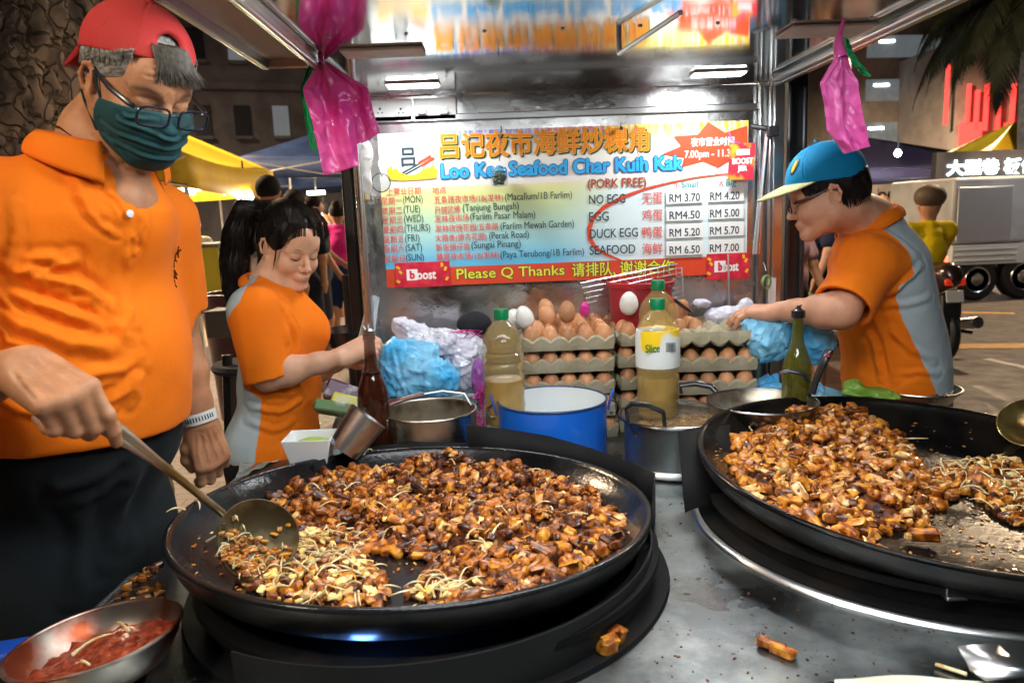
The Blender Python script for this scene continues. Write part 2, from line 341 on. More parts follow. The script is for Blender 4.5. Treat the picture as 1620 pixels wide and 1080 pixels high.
blue, navy, orange, brown = pm('blue','35b0ee'), pm('navy','0a3f8c'), pm('orange','f08418'), pm('brown','b04a38')
green_d = pm('green_dark','20402a'); flame = pm('flame','f8c030')
k = 0.0004
zr = S(607,426).z
MB().box(((SX0+SX1)/2,YS-.0006,(SZ0+zr)/2),(SX1-SX0-.001,.0012,zr-SZ0-.001)).obj('red_strip', red, ban)
def line(specs, name, m, lay=2, off=0.0):
    q = MB()
    for s_, xa, xb, pb, hpx, ref in specs:
        a = S(xa, pb); x1 = S(xb, pb).x; put_text(q, s_, a.x, x1, a.z, hpx*YS/F_PX, YS-k*lay-.0008, off, 0, ref)
    return q.obj(name, m, ban, smooth=0)
# heading
hd = "吕记夜市海鲜炒粿角"
def hdr(dx, dz, off, m, lay, name):
    q = MB(); a = S(697+dx,247+dz); put_text(q, hd, a.x, S(1026+dx,247).x, a.z, 37*YS/F_PX*.94, YS-k*lay-.0008, off, 0, .87); q.obj(name, m, ban, smooth=0)
hdr(2.2,2.2,.034,green_d,1,'heading_shadow'); hdr(0,0,.036,flame,2,'heading_outline'); hdr(0,0,.010,orange,3,'heading_lettering')
nm = "Loo Kee Seafood Char Kuih Kak"
def nmr(off, m, lay, name, dx=0, dz=0):
    q = MB(); a = S(699+dx,282+dz); put_text(q, nm, a.x, S(1079+dx,282).x, a.z, 21*YS/F_PX, YS-k*lay-.0008, off, 0, .70); q.obj(name, m, ban, smooth=0)
nmr(.078,navy,3,'name_outline'); nmr(.040,blue,4,'name_lettering')
line([("(PORK FREE)",930,1022,298,14,.72)],'note_lettering',brown,3,.02)
line([("NO EGG",932,989,323,14,.7),("EGG",932,963,350,14,.7),("DUCK EGG",933,1009,377,14,.7),("SEAFOOD",933,1005,403,14,.7)],'dish_lettering',dark,4,.008)
line([("无蛋",1016,1048,321,16,.86),("鸡蛋",1016,1048,348,16,.86),("鸭蛋",1016,1048,375,16,.86),("海鲜",1016,1048,401,16,.86),
      ("小",1066,1075,297,9,.86),("大",1136,1145,294,9,.86)],'dish_characters',pink,3,.012)
line([("Small",1078,1104,297,10,.72),("Big",1148,1164,294,10,.72)],'size_lettering',pm('teal','4a9a98'),3,.005)
B_ = [323,338.5,353.5,368.5,384,399,414.5]; D_ = ["MON","TUE","WED","THURS","FRI","SAT","SUN"]; W_=[669,665,670,681,664,668,671]
line([("(%s)"%d,638+i*.8,w,b-2,11,.72) for i,(d,w,b) in enumerate(zip(D_,W_,B_))]+
     [("(Macallum/1B Farlim)",799,905,317,11,.72),("(Tanjung Bungah)",732,821,334,11,.72),("(Farlim Pasar Malam)",744,847,348,11,.72),("(Farlim Mewah Garden)",792,908,363,11,.72),
      ("(Perak Road)",774,837,378,11,.72),("(Sungai Pinang)",746,824,393,11,.72),("(Paya Terubong/1B Farlim)",792,924,408,11,.72)],'place_lettering',dark,2,.004)
line([("星期"+c,604+i*.8,636+i*.8,b,11,.86) for i,(c,b) in enumerate(zip("一二三四五六日",B_))]+
     [("上营业日期",612,666,308,10,.86),("地点",684,706,306,10,.86),("五条路夜市场/1B(发林)",687,796,321,10.5,.86),("丹绒武雅",688,728,337,10.5,.86),("发林夜市场",688,742,351,10.5,.86),
      ("发林玫瑰花园/五条路",689,789,366.5,10.5,.86),("大路後(德吉花园)",689,770,381.5,10.5,.86),("新街頭仔角",690,743,396.5,10.5,.86),("壟尾夜市场/1B(发林)",691,790,411.5,10.5,.86)],'place_characters',pink,2,.012)
for off, m_, lay, n_ in ((.055,dark,3,'thanks_outline'),(.014,yel,4,'thanks_lettering')):
    line([("Please Q Thanks",723,893,441,16,.72),("请排队, 谢谢合作",905,1066,436,20,.86)],n_,m_,lay,off)
# starburst
P = [(1120,193),(1147,210),(1182,199),(1183,240),(1150,256),(1136,265),(1112,255),(1078,264),(1082,249),(1048,244),(1078,231),(1066,216),(1104,213)]
MB().prism([S(x,y)+Vector((0,-.0018,0)) for x,y in P],(0,.0010,0)).obj('starburst', red, ban, smooth=0)
line([("夜市营业时间",1093,1161,231,12,.86),("7.00pm - 11.30pm",1083,1178,250,11,.72)],'hours_lettering',wht,4,.018)
# red swoosh round the dishes
pts = [(1183,273,1.2),(1140,276,1.8),(1100,281,2.2),(1060,289,3),(1020,299,4),(985,312,5.5),(955,328,6.5),(938,345,7),(932,362,7.5),(933,378,7),(942,392,6),(958,402,4.5),(985,413,3)]
q = MB(); vs=[]; P3=[S(a,b) for a,b,_ in pts]
for i,(p_,(a,b,w)) in enumerate(zip(P3,pts)):
    t_ = (P3[min(i+1,len(P3)-1)]-P3[max(i-1,0)]).normalized(); n_ = Vector((-t_.z,0,t_.x)); h_ = w*.5*YS/F_PX
    vs += [p_+n_*h_+Vector((0,-.0016,0)), p_-n_*h_+Vector((0,-.0016,0))]
q.add(vs,[(2*i,2*i+1,2*i+3,2*i+2) for i in range(len(pts)-1)]).obj('swoosh', red, ban, smooth=0)
# emblem: bowl disc, character, chopsticks, flames
c0 = S(655,247); R_=S(686,247).x-c0.x
q = MB(); q.prism([(c0.x+R_*math.cos(a),YS-.0014,c0.z+R_*math.sin(a)) for a in np.linspace(0,2*math.pi,48,endpoint=False)],(0,.0006,0)); q.obj('emblem_disc', wht, ban, smooth=0)
line([("吕",636,657,261,27,.86)],'emblem_character',dark,3,.03)
def strip(a,b,w,m_,name,lay):
    a,b=S(*a),S(*b); t_=(b-a).normalized(); n_=Vector((-t_.z,0,t_.x))*w*YS/F_PX*.5; o_=Vector((0,-k*lay-.0012,0))
    return [a+n_+o_,a-n_+o_,b-n_+o_,b+n_+o_]
q = MB(); q.add(strip((637,274),(664,259),3,0,'',1),[(0,1,2,3)]); q.add(strip((640,277),(667,262),3,0,'',1),[(0,1,2,3)]); q.obj('chopstick_tips', dark, ban, smooth=0)
q = MB(); q.add(strip((662,259),(682,247),5,0,'',1),[(0,1,2,3)]); q.add(strip((667,263),(687,250),5,0,'',1),[(0,1,2,3)]); q.obj('chopsticks', red, ban, smooth=0)
fl = [(612,268),(620,262),(621,269),(627,266),(632,273),(645,277),(658,276),(668,270),(670,262),(673,268),(678,262),(680,268),(686,258),(688,266),(692,268),(691,282),(670,284),(640,286),(616,285)]
MB().prism([S(x,y)+Vector((0,-.0022,0)) for x,y in fl],(0,.0004,0)).obj('flames', flame, ban, smooth=0)
# price plates
for (x0,x1),col_ in (((1053,1111),["RM 3.70","RM4.50","RM 5.20","RM 6.50"]),((1120,1176),["RM 4.20","RM 5.00","RM 5.70","RM 7.00"])):
    for j,s_ in enumerate(col_):
        yt = (301 if x0<1100 else 298)+27.2*j
        a,b_ = S(x0,yt), S(x1,yt+20)
        pl = MB().box(((a.x+b_.x)/2,YS-.005,(a.z+b_.z)/2),(b_.x-a.x,.004,a.z-b_.z)).obj('price_plate', wht, ban, bevel=.0008)
        q = MB(); put_text(q, s_, S(x0+4,0).x+.0, S(x1-4,0).x, b_.z+.006, 12*YS/F_PX, YS-.0076, .012, 0, .7); q.obj('price_lettering', dark, pl, smooth=0)
# stickers
def sticker(x0,y0,x1,y1,label,yy):
    a,b_=at(x0,y0,yy),at(x1,y1,yy); t=thing('payment_sticker',label,'sticker',((a.x+b_.x)/2,yy,b_.z),'red payment stickers on the banner')
    ms = mat('sticker_print','c8243c',.35,col2='e0384c',scale=30)
    MB().box(((a.x+b_.x)/2,yy,(a.z+b_.z)/2),(b_.x-a.x,.002,a.z-b_.z)).obj('card', ms, t, bevel=.0006)
    h=a.z-b_.z; w=b_.x-a.x; q=MB()
    put_text(q,"oost",a.x+w*.40,a.x+w*.74,b_.z+h*.32,h*.36,yy-.0016,.03,0,.7); q.box((a.x+w*.31,yy-.0012,b_.z+h*.5),(h*.44,.0008,h*.44)); q.obj('sticker_lettering', wht, t, smooth=0)
    q=MB(); put_text(q,"b",a.x+w*.275,a.x+w*.35,b_.z+h*.36,h*.3,yy-.0024,.05,0,.7); q.obj('sticker_mark', ms, t, smooth=0)
    q=MB()
    for fx,fy in ((.06,.8),(.1,.62),(.05,.25),(.92,.7),(.94,.3),(.86,.86)): q.box((a.x+w*fx,yy-.0013,b_.z+h*fy),(h*.16,.0008,h*.1),Matrix.Rotation(fx*9,3,'Y'))
    q.obj('sticker_confetti', flame, t, smooth=0)
sticker(624,416,713,452,'red payment sticker on the banner below the sunday line',YS-.006)
sticker(1118,402,1185,440,'red payment sticker on the banner below the last price plate',YS-.008)
# hanging payment card
a,b_=at(1153,227,YS-.03),at(1193,284,YS-.03); t=thing('hanging_card','red and orange card hanging by a purple string at the banner corner','card',((a.x+b_.x)/2,YS-.03,b_.z))
mcd=mat('card_print','d83040',.35,col2='f0a030',scale=26,lo=.5,hi=.62)
MB().box(((a.x+b_.x)/2,YS-.03,(a.z+b_.z)/2),(b_.x-a.x,.003,a.z-b_.z),Matrix.Rotation(.05,3,'Y')).obj('card', mcd, t, bevel=.001)
q=MB(); w=b_.x-a.x;h=a.z-b_.z; put_text(q,"BOOST",a.x+w*.14,a.x+w*.92,b_.z+h*.44,h*.15,YS-.033,.05,0,.7); put_text(q,"JER",a.x+w*.35,a.x+w*.7,b_.z+h*.25,h*.14,YS-.033,.05,0,.7); q.box((a.x+w*.55,YS-.0325,b_.z+h*.75),(w*.5,.001,h*.16)); q.obj('card_lettering',wht,t,smooth=0)
q=MB(); q.tube([at(1172,228,YS-.03),at(1158,222,YS-.035),at(1152,205,YS-.03),at(1166,192,YS-.02),at(1172,190,YS-.01)],.0015,6); q.obj('string',mat('purple_string',(.25,.12,.55),.5),t)
# hanging oil lamp-like jar clip and hooks in front of the banner
t=thing('air_freshener','small clear jar with green filling hanging before the banner name','jar',tuple(at(790,278,YS-.05)))
c=at(790,280,YS-.05)
q=MB(); q.lathe([(0,-.027),(.020,-.026),(.023,-.02),(.023,.018),(.020,.026),(0,.027)],c,24); q.obj('jar',mat('clear_film',(.9,.95,.9),.08,trans=.9,ior=1.15),t)
q=MB()
for i in range(60): q.box(c+Vector((rnd(-.013,.013),rnd(-.013,.013),rnd(-.02,.014))),(.008,.003,.006),Matrix.Rotation(rnd(0,6),3,(rnd(-1,1),rnd(-1,1),1)))
kind(q.obj('filling',mat('leaf_green',(.12,.4,.06),.6,col2=(.4,.6,.2),scale=60),t,smooth=0),'stuff')
q=MB(); q.tube([at(790,255,YS-.05),at(791,230,YS-.05),at(793,205,YS-.03),at(793,200,YS+.01)],.0015,6); q.tube([at(788,213,YS-.03),at(792,220,YS-.035),at(796,213,YS-.03)],.003,6); q.obj('hanging_hook',m_rubber,t)
t=thing('red_string_hanging_decoration','red cord with a dark clip hanging over the banner heading','cord',tuple(at(1007,200,YS-.02)))
q=MB(); q.tube([at(1004,195,YS-.01),at(1007,205,YS-.02),at(1005,225,YS-.02),at(1010,247,YS-.02)],.0014,6); q.obj('cord',pm('cordred','c02820'),t)
q=MB(); q.lathe([(0,-.006),(.005,-.003),(.005,.004),(0,.006)],at(983,203,YS-.02),12); q.tube([at(983,203,YS-.02),at(982,194,YS+.0)],.0012,6); q.obj('clip',m_rubber,t)
# ------------------------------------------------------------------ woks
def frame(n):
    n = Vector(n).normalized(); x = Vector((1,0,0)); x = (x-n*x.dot(n)).normalized(); y = n.cross(x)
    return Matrix((x,y,n)).transposed()
m_iron = mat('cast_iron', (.004,.0045,.005), .10, 0, spec=.42, col2=(.012,.012,.013), scale=7, r2=.26, rscale=12, bump=.35, bscale=110, bdist=.002, detail=8)
m_ironout = mat('iron_outside', (.008,.0085,.009), .38, 0, bump=.3, bscale=60, bdist=.001, col2=(.04,.035,.03), scale=14)
m_soot = mat('sooty_steel', (.007,.007,.0075), .62, 0, spec=.15, col2=(.022,.016,.012), scale=10, lo=.55, hi=.8, bump=.3, bscale=40, bdist=.001)
m_iron2 = mat('oily_iron', (.003,.003,.0035), .12, 0, spec=.13, col2=(.010,.008,.006), scale=9, r2=.3, rscale=14, bump=.25, bscale=110, bdist=.002, detail=8)
def wok(cen, nrm, R, label, mi_=None):
    c = Vector(cen); F = frame((nrm[0], nrm[1], 1)); t = thing('wok', label, 'wok', tuple(c-Vector((0,0,.09))))
    inn = [(0,-.078),(.10,-.077),(.20,-.074),(.27,-.068),(.32,-.056),(.355,-.038),(.378,-.018),(.388,-.004),(.392,.002),(.397,.004),(.402,.002)]
    out = [(.403,-.003),(.398,-.016),(.388,-.034),(.366,-.055),(.33,-.072),(.27,-.083),(.1,-.09),(0,-.091)]
    s = R/.395
    q = MB(); q.lathe([(r*s,z) for r,z in inn+[out[0]]], c, 128, F, mi=0); n0=len(q.f)
    q.lathe([(r*s,z) for r,z in out], c, 128, F, mi=1); q.f=[f for f in q.f if len(f)<100]; q.m=q.m[:1]*0+[0]*0+[0 if i<(len(inn))*128 else 1 for i in range(len(q.f))]
    o = q.obj('bowl', [mi_ or m_iron, m_ironout], t, smooth=60)
    return t, c, F, s
W1 = wok((-.154,1.256,.93),(.0227,.0553),.395,'large black iron wok being stirred with a ladle, food heaped at its far side')
W2 = wok((.808,1.357,.926),(.057,-.0576),.425,'large black iron wok at the right with oil pooled beside the fried heap',m_iron2)
def wfloor(W, x, y):
    t, c, F, s = W; d = Vector((x,y,0))-Vector((c.x,c.y,0)); n = F.col[2]
    z0 = c.z-(n.x*d.x+n.y*d.y)/n.z; r = math.hypot(d.x,d.y)/s
    P_ = [(0,-.078),(.20,-.074),(.27,-.068),(.32,-.056),(.355,-.038),(.378,-.018),(.392,.002)]
    for (a,za),(b,zb_) in zip(P_,P_[1:]):
        if r <= b: return z0+za+(zb_-za)*(r-a)/(b-a)
    return z0
# burners
def ring(c, prof, name, m, t, a0=0, a1=360, seg=96):
    q = MB(); n=len(prof); full=(a1-a0)>=360; K=seg if full else seg+1; vs=[]
    for k in range(K):
        a=math.radians(a0+(a1-a0)*k/seg); vs+=[(c[0]+r*math.cos(a),c[1]+r*math.sin(a),z) for r,z in prof]
    fs=[(k*n+i,((k+1)%K)*n+i,((k+1)%K)*n+(i+1)%n,k*n+(i+1)%n) for k in range(K if full else K-1) for i in range(n)]
    if not full: fs+=[tuple(range(n))[::-1],tuple((K-1)*n+i for i in range(n))]
    q.add(vs,fs); return q.obj(name,m,t,smooth=50)
bt = thing('gas_burner', 'black gas burner with blue flame window under the stirred wok', 'burner', (-.12,1.24,TZ), 'gas burners')
c1 = (-.13,1.235); _p = on(524,1040,.845); WA = math.degrees(math.atan2(_p.y-c1[1],_p.x-c1[0]))
ring(c1,[(.355,.822),(.365,.822),(.372,.872),(.362,.872)],'burner_wall',m_soot,bt,WA+7,WA+353)
ring(c1,[(.29,.8215),(.402,.8215),(.400,.828),(.29,.829)],'base_ring',m_soot,bt)
ring(c1,[(.352,.862),(.384,.862),(.384,.874),(.352,.874)],'top_ring',m_soot,bt)
ring((-.16,1.24),[(.398,.822),(.401,.822),(.405,.893),(.402,.893)],'heat_shield',mat('shield_steel',(.010,.0105,.011),.5,.1,spec=.3,col2=(.018,.018,.018),scale=5),bt,158,WA-8)
ring(c1,[(.0,.822),(.33,.822),(.33,.83),(.0,.83)],'drip_tray',m_soot,bt)
# flame behind the window
m_flame = mat('gas_flame',(0,0,0),.5,emit=(.05,.22,1),es=1.6,alpha=.55)
q = MB()
vs=[]; n_=24
for i in range(n_+1):
    a = math.radians(WA-6.5+i*13/n_); w_=.0035*math.sin(i*1.9)+.0025*math.sin(i*4.1)
    for r_,z_ in ((.350,.829),(.347,.840),(.343,.850+w_)): vs.append((c1[0]+r_*math.cos(a),c1[1]+r_*math.sin(a),z_))
q.add(vs,[(i*3+k_,i*3+3+k_,i*3+4+k_,i*3+1+k_) for i in range(n_) for k_ in (0,1)])
q.tube([(c1[0]+.352*math.cos(math.radians(WA-6+i)),c1[1]+.352*math.sin(math.radians(WA-6+i)),.8595) for i in range(13)],.0012,6)
q = MB(); q.box((c1[0]+.335*math.cos(math.radians(WA)),c1[1]+.335*math.sin(math.radians(WA)),.8445),(.075,.012,.026),Matrix.Rotation(math.radians(WA+90),3,'Z')@Matrix.Rotation(.5,3,'X')); q.obj('blue_reflector',mat('flame_blue_steel',(.10,.28,.75),.25,.9),bt)  # the blue glow of the flame is put into the plate colour
point_light('flame_light',(-.20,.90,.85),.35,(.15,.35,1),.02)
# tall splash shield behind wok 1
q = MB(); pl=[at(738,672,1.655),at(800,678,1.66),at(870,690,1.655),at(940,710,1.60),at(1000,732,1.51),at(1036,748,1.42)]
bot=[Vector((p.x,p.y,.822)) for p in pl]
vs=pl+bot; n=len(pl); q.add(vs,[(i,i+1,n+i+1,n+i) for i in range(n-1)])
sh=thing('splash_shield','greasy black sheet metal shield standing behind the stirred wok','splash shield',(.05,1.6,TZ)); q.obj('sheet',m_soot,sh,solid=.002)
q=MB(); pl2=[pl[-1],at(1034,770,1.32),at(1033,800,1.22)]; b2_=[Vector((p.x,p.y,.822)) for p in pl2]; q.add(pl2+b2_,[(0,1,4,3),(1,2,5,4)]); q.obj('side_sheet',m_soot,sh,solid=.002)
q=MB(); pl=[at(740,700,1.655),at(660,699,1.665),at(600,704,1.65),at(540,717,1.60),at(495,731,1.54)]; pl=[p for p in pl]; bot=[Vector((p.x,p.y,.84)) for p in pl]
q.add(pl+bot,[(i,i+1,n_+i+1,n_+i) for n_ in [len(pl)] for i in range(len(pl)-1)]); q.obj('low_sheet',m_soot,sh,solid=.002)
bt2 = dup(bt,(0,0,0),'black gas burner on a steel trim ring under the oily wok')
for ch in list(bt2.children): bpy.data.objects.remove(ch)
bt2.location=(.80,1.36,TZ)
c2=(.806,1.362)
ring(c2,[(.385,.822),(.395,.822),(.40,.868),(.39,.868)],'burner_wall',m_soot,bt2,-200,110)
ring(c2,[(.375,.860),(.41,.860),(.41,.872),(.375,.872)],'top_ring',m_soot,bt2)
ring(c2,[(.32,.821),(.425,.821),(.425,.829),(.32,.829)],'base_ring',m_soot,bt2)
ring(c2,[(.425,.8205),(.440,.8205),(.437,.826),(.428,.828)],'trim_ring',m_frame,bt2)
q=MB(); q.box(on(1172,818,.845),(.05,.035,.045),Matrix.Rotation(.5,3,'Z')); q.obj('wok_rest',m_soot,bt2,bevel=.006)
q=MB(); q.box(at(1512,935,1.0)+Vector((0,.0,0)),(.035,.012,.018)); q.box(at(1512,945,.99),(.03,.01,.006)); q.obj('clip',m_frame,bt2,bevel=.002)
sh2=thing('splash_shield','bent black metal plate standing between the lidded pot and the right wok','splash shield',(.42,1.5,TZ))
q=MB(); A=[at(1073,684,1.50),at(1150,672,1.62),at(1180,660,1.72),at(1176,760,1.50),at(1160,779,1.40),at(1084,810,1.36)]
q.add(A,[(0,1,4,5),(1,2,3,4)]); q.obj('sheet',m_soot,sh2,solid=.003)

# ------------------------------------------------------------------ fried rice cake heaps
def food_mat(name, a, b, rough=.36):
    m = mat(name, a, rough, col2=b, scale=75, detail=5, lo=.40, hi=.60, bump=.5, bscale=160, bdist=.0012, coat=.3, sss=.0)
    return m
FM = [food_mat('cake_yellow','dc9834','9c5016'), food_mat('cake_orange','c87824','74380e'), food_mat('cake_brown','9c5a24','40190a'),
      food_mat('cake_dark','6e3a1c','2a120a'), food_mat('cake_cream','e4bc7c','bc7c30')]
m_sprout = mat('bean_sprout',(.78,.68,.40),.35,col2=(.55,.38,.14),scale=60,coat=.3,sss=.1)
m_egg = mat('cooked_egg',(.85,.55,.12),.4,col2=(.9,.75,.35),scale=80,bump=.4,bscale=120,bdist=.001)
def pt_in(poly, x, y):
    c=False; n=len(poly)
    for i in range(n):
        x1,y1=poly[i]; x2,y2=poly[i-1]
        if (y1>y)!=(y2>y) and x<(x2-x1)*(y-y1)/(y2-y1)+x1: c=not c
    return c
def pdist(poly, x, y):
    d=1e9; n=len(poly)
    for i in range(n):
        x1,y1=poly[i]; x2,y2=poly[i-1]; dx,dy=x2-x1,y2-y1; t=max(0,min(1,((x-x1)*dx+(y-y1)*dy)/(dx*dx+dy*dy+1e-12)))
        d=min(d,math.hypot(x-x1-t*dx,y-y1-t*dy))
    return d
def chunk(q, p, L_, w, h, rot, mi):
    # irregular cut block: a box with chamfered corners and wobbling faces
    vs=[]
    a,b,c=L_/2,w/2,h/2; e=min(a,b,c)*.42
    for sx_ in (-1,1):
        for sy in (-1,1):
            for sz in (-1,1):
                j=Vector((rnd(-.15,.15)*w,rnd(-.15,.15)*w,rnd(-.12,.12)*h))
                for ax in range(3):
                    v=[sx_*a,sy*b,sz*c]
                    for k_ in range(3):
                        if k_!=ax: v[k_]-= (1 if v[k_]>0 else -1)*e*rnd(.7,1.3)
                    vs.append(p+rot@(Vector(v)+j))
    def idx(x,y,z,ax): return ((x*2+y)*2+z)*3+ax
    fs=[]
    for s0 in (0,1):
        f=[idx(s0,0,0,0),idx(s0,1,0,0),idx(s0,1,1,0),idx(s0,0,1,0)]; fs.append(f if s0 else f[::-1])
        f=[idx(0,s0,0,1),idx(0,s0,1,1),idx(1,s0,1,1),idx(1,s0,0,1)]; fs.append(f if s0 else f[::-1])
        f=[idx(0,0,s0,2),idx(1,0,s0,2),idx(1,1,s0,2),idx(0,1,s0,2)]; fs.append(f if s0 else f[::-1])
    for x in (0,1):
        for y in (0,1): fs.append([idx(x,y,0,0),idx(x,y,1,0),idx(x,y,1,1),idx(x,y,0,1)])
    for x in (0,1):
        for z in (0,1): fs.append([idx(x,0,z,0),idx(x,1,z,0),idx(x,1,z,2),idx(x,0,z,2)])
    for y in (0,1):
        for z in (0,1): fs.append([idx(0,y,z,1),idx(1,y,z,1),idx(1,y,z,2),idx(0,y,z,2)])
    for x in (0,1):
        for y in (0,1):
            for z in (0,1): fs.append([idx(x,y,z,0),idx(x,y,z,1),idx(x,y,z,2)])
    q.add(vs,fs,mi)
def sprout(q, p, L_, mi=0, lift=.01, r=.0014):
    a=rnd(0,2*math.pi); k_=rnd(-7,7); pts=[]; d=Vector((math.cos(a),math.sin(a),rnd(-.2,.25))); up=rnd(.2,1)*lift
    for i in range(7):
        u=i/6; pts.append(p+Vector((0,0,math.sin(u*math.pi)*up)))
        p=p+d*(L_/6); d=(Matrix.Rotation(k_*L_/6*rnd(.6,1.5)*4,3,'Z')@d)
    q.tube(pts,[r*1.5,r*1.2,r,r,r*.9,r*.7,r*.3],6,mi=mi)
def heap(W, polypx, zref, hmax, npc, nsp, negg, weights, slope=.55, size=(.014,.030), sc=1):
    poly=[(on(x,y,zref).x,on(x,y,zref).y) for x,y in polypx]
    xs=[p[0] for p in poly]; ys=[p[1] for p in poly]
    pin=lambda p_,x,y: pt_in(p_,x,y) and math.hypot(x-W[1].x,y-W[1].y)<.352*W[3]
    def H(x,y): return min(hmax,pdist(poly,x,y)*slope)*(.62+.55*(nz((x,y,0),14)+.5)) if pin(poly,x,y) else 0
    base=MB(); st=.012; nx=int((max(xs)-min(xs))/st)+2; ny=int((max(ys)-min(ys))/st)+2; idx={}; vs=[]; fs=[]
    for i in range(nx):
        for j in range(ny):
            x=min(xs)+i*st; y=min(ys)+j*st
            if pin(poly,x,y): idx[(i,j)]=len(vs); vs.append((x,y,wfloor(W,x,y)+.002+max(0,H(x,y)-.012)))
    for (i,j) in idx:
        if all(k_ in idx for k_ in ((i+1,j),(i,j+1),(i+1,j+1))): fs.append((idx[(i,j)],idx[(i+1,j)],idx[(i+1,j+1)],idx[(i,j+1)]))
    q=MB(); q.add(vs,fs,3)
    n=0
    while n<npc:
        x,y=rnd(min(xs),max(xs)),rnd(min(ys),max(ys))
        if not pin(poly,x,y): continue
        h=H(x,y); z=wfloor(W,x,y)+max(.006,h-rnd(0,.012)+rnd(0,.006))
        s_=rnd(*size)*sc; w_=rnd(.011,.0175)*sc
        if random.random()<.22: s_=rnd(.030,.040)*sc
        rot=(Matrix.Rotation(rnd(0,6.28),3,'Z')@Matrix.Rotation(random.gauss(0,.42),3,'X')@Matrix.Rotation(random.gauss(0,.35),3,'Y'))
        chunk(q,Vector((x,y,z)),s_,w_,w_*rnd(.75,1.1),rot,random.choices(range(5),weights)[0]); n+=1
    for _ in range(npc*2):   # crumbs filling the gaps
        x,y=rnd(min(xs),max(xs)),rnd(min(ys),max(ys))
        if not pin(poly,x,y): continue
        s_=rnd(.003,.008); rot=Matrix.Rotation(rnd(0,6.28),3,(rnd(-1,1),rnd(-1,1),1))
        chunk(q,Vector((x,y,wfloor(W,x,y)+max(.003,H(x,y)+rnd(-.004,.008)))),s_,s_*.8,s_*.7,rot,random.choices((1,2,3,4),(3,5,6,1))[0])
    e=MB()
    n=0
    while n<nsp:
        x,y=rnd(min(xs),max(xs)),rnd(min(ys),max(ys))
        if not pin(poly,x,y): continue
        sprout(e,Vector((x,y,wfloor(W,x,y)+H(x,y)+rnd(.004,.012))),rnd(.025,.055),0); n+=1
    n=0
    while n<negg:
        x,y=rnd(min(xs),max(xs)),rnd(min(ys),max(ys))
        if not pin(poly,x,y): continue
        s_=rnd(.008,.018); chunk(e,Vector((x,y,wfloor(W,x,y)+H(x,y)+rnd(.002,.008))),s_,s_*.8,s_*.45,Matrix.Rotation(rnd(0,6.28),3,(rnd(-1,1),rnd(-1,1),2)),1); n+=1
    return q,e
def heap_obj(parts, label, loc, cat='fried food'):
    q=MB(); e=MB()
    for a,b in parts:
        n=len(q.v); q.v+=a.v; q.f+=[tuple(i+n for i in f) for f in a.f]; q.m+=a.m
        n=len(e.v); e.v+=b.v; e.f+=[tuple(i+n for i in f) for f in b.f]; e.m+=b.m
    t=thing('fried_rice_cake_heap',label,cat,loc)
    t['kind']='stuff'
    kind(q.obj('rice_cake_pieces',FM,t,smooth=120),'stuff')
    if e.v: kind(e.obj('bean_sprouts',[m_sprout,m_egg],t,smooth=60),'stuff')
    return t
random.seed(11)
A1=heap(W1,[(425,785),(455,762),(520,742),(600,733),(660,722),(720,715),(790,722),(850,725),(885,745),(925,765),(965,772),(985,815),(988,850),(965,872),(930,890),(880,915),(840,935),(770,955),(700,960),(680,950),(705,925),(690,915),(655,905),(668,888),(700,870),(665,855),(600,850),(560,838),(548,862),(500,850),(450,822)],.888,.036,1050,22,8,(2.8,5,7,3.0,1.0),size=(.015,.030),sc=1.04)
A2=heap(W1,[(400,905),(430,885),(470,862),(540,868),(578,880),(600,905),(610,935),(600,966),(540,972),(470,970),(415,960),(385,935)],.87,.018,230,60,90,(3,6,6,2,1.5),slope=.5,size=(.012,.026),sc=1)
A3=heap(W1,[(455,838),(500,828),(560,840),(560,868),(540,888),(480,885),(450,865)],.875,.018,90,40,30,(2,5,4,1,2),sc=1)
A4=heap(W1,[(640,935),(700,930),(760,945),(800,945),(780,958),(700,965),(650,958)],.865,.010,30,26,24,(2,4,4,1,2),sc=.8)
heap_obj([A1,A2,A3,A4],'browned rice cake cubes and bean sprouts frying in the stirred wok',tuple(W1[1]-Vector((0,0,.07))))
B1=heap(W2,[(1150,740),(1165,712),(1200,690),(1240,672),(1300,660),(1370,650),(1395,672),(1440,688),(1455,715),(1500,735),(1515,752),(1480,775),(1462,800),(1410,800),(1395,825),(1400,850),(1370,860),(1320,845),(1260,822),(1210,800),(1172,775)],.895,.046,760,12,4,(8,8,4,1.,2.8),slope=.7,size=(.016,.034),sc=1.05)
B2=heap(W2,[(1440,740),(1500,722),(1560,712),(1610,716),(1660,745),(1680,800),(1600,800),(1570,778),(1530,758),(1490,752)],.88,.018,150,60,24,(6,6,4,2,2),slope=.5,sc=1.05)
heap_obj([B1,B2],'golden sauce coated rice cake pieces piled in the oily right wok',tuple(W2[1]-Vector((0,0,.07))))
# grease specks on the iron
def specks(W,n,label,seed,box):
    random.seed(seed); q=MB()
    x0,x1,y0,y1=box
    k_=0
    while k_<n:
        px,py=rnd(x0,x1),rnd(y0,y1); p=on(px,py,.88)
        t,c,F,s=W
        if math.hypot(p.x-c.x,p.y-c.y)>.375*s: continue
        s_=rnd(.0012,.0042); z=wfloor(W,p.x,p.y)
        chunk(q,Vector((p.x,p.y,z+s_*.2)),s_*rnd(1,2.5),s_,s_*.5,Matrix.Rotation(rnd(0,6),3,'Z'),random.choice((0,1,2,3,3,4,4))); k_+=1
    o=q.obj('food_crumbs',FM,None,smooth=35); kind(o,'stuff'); tag(o,label,'crumbs'); return o
specks(W1,420,'greasy crumbs and sauce specks stuck on the stirred wok',3,(270,1000,720,960))
specks(W2,650,'oily crumbs and specks scattered over the right wok',4,(1130,1800,650,920))
random.seed(5)
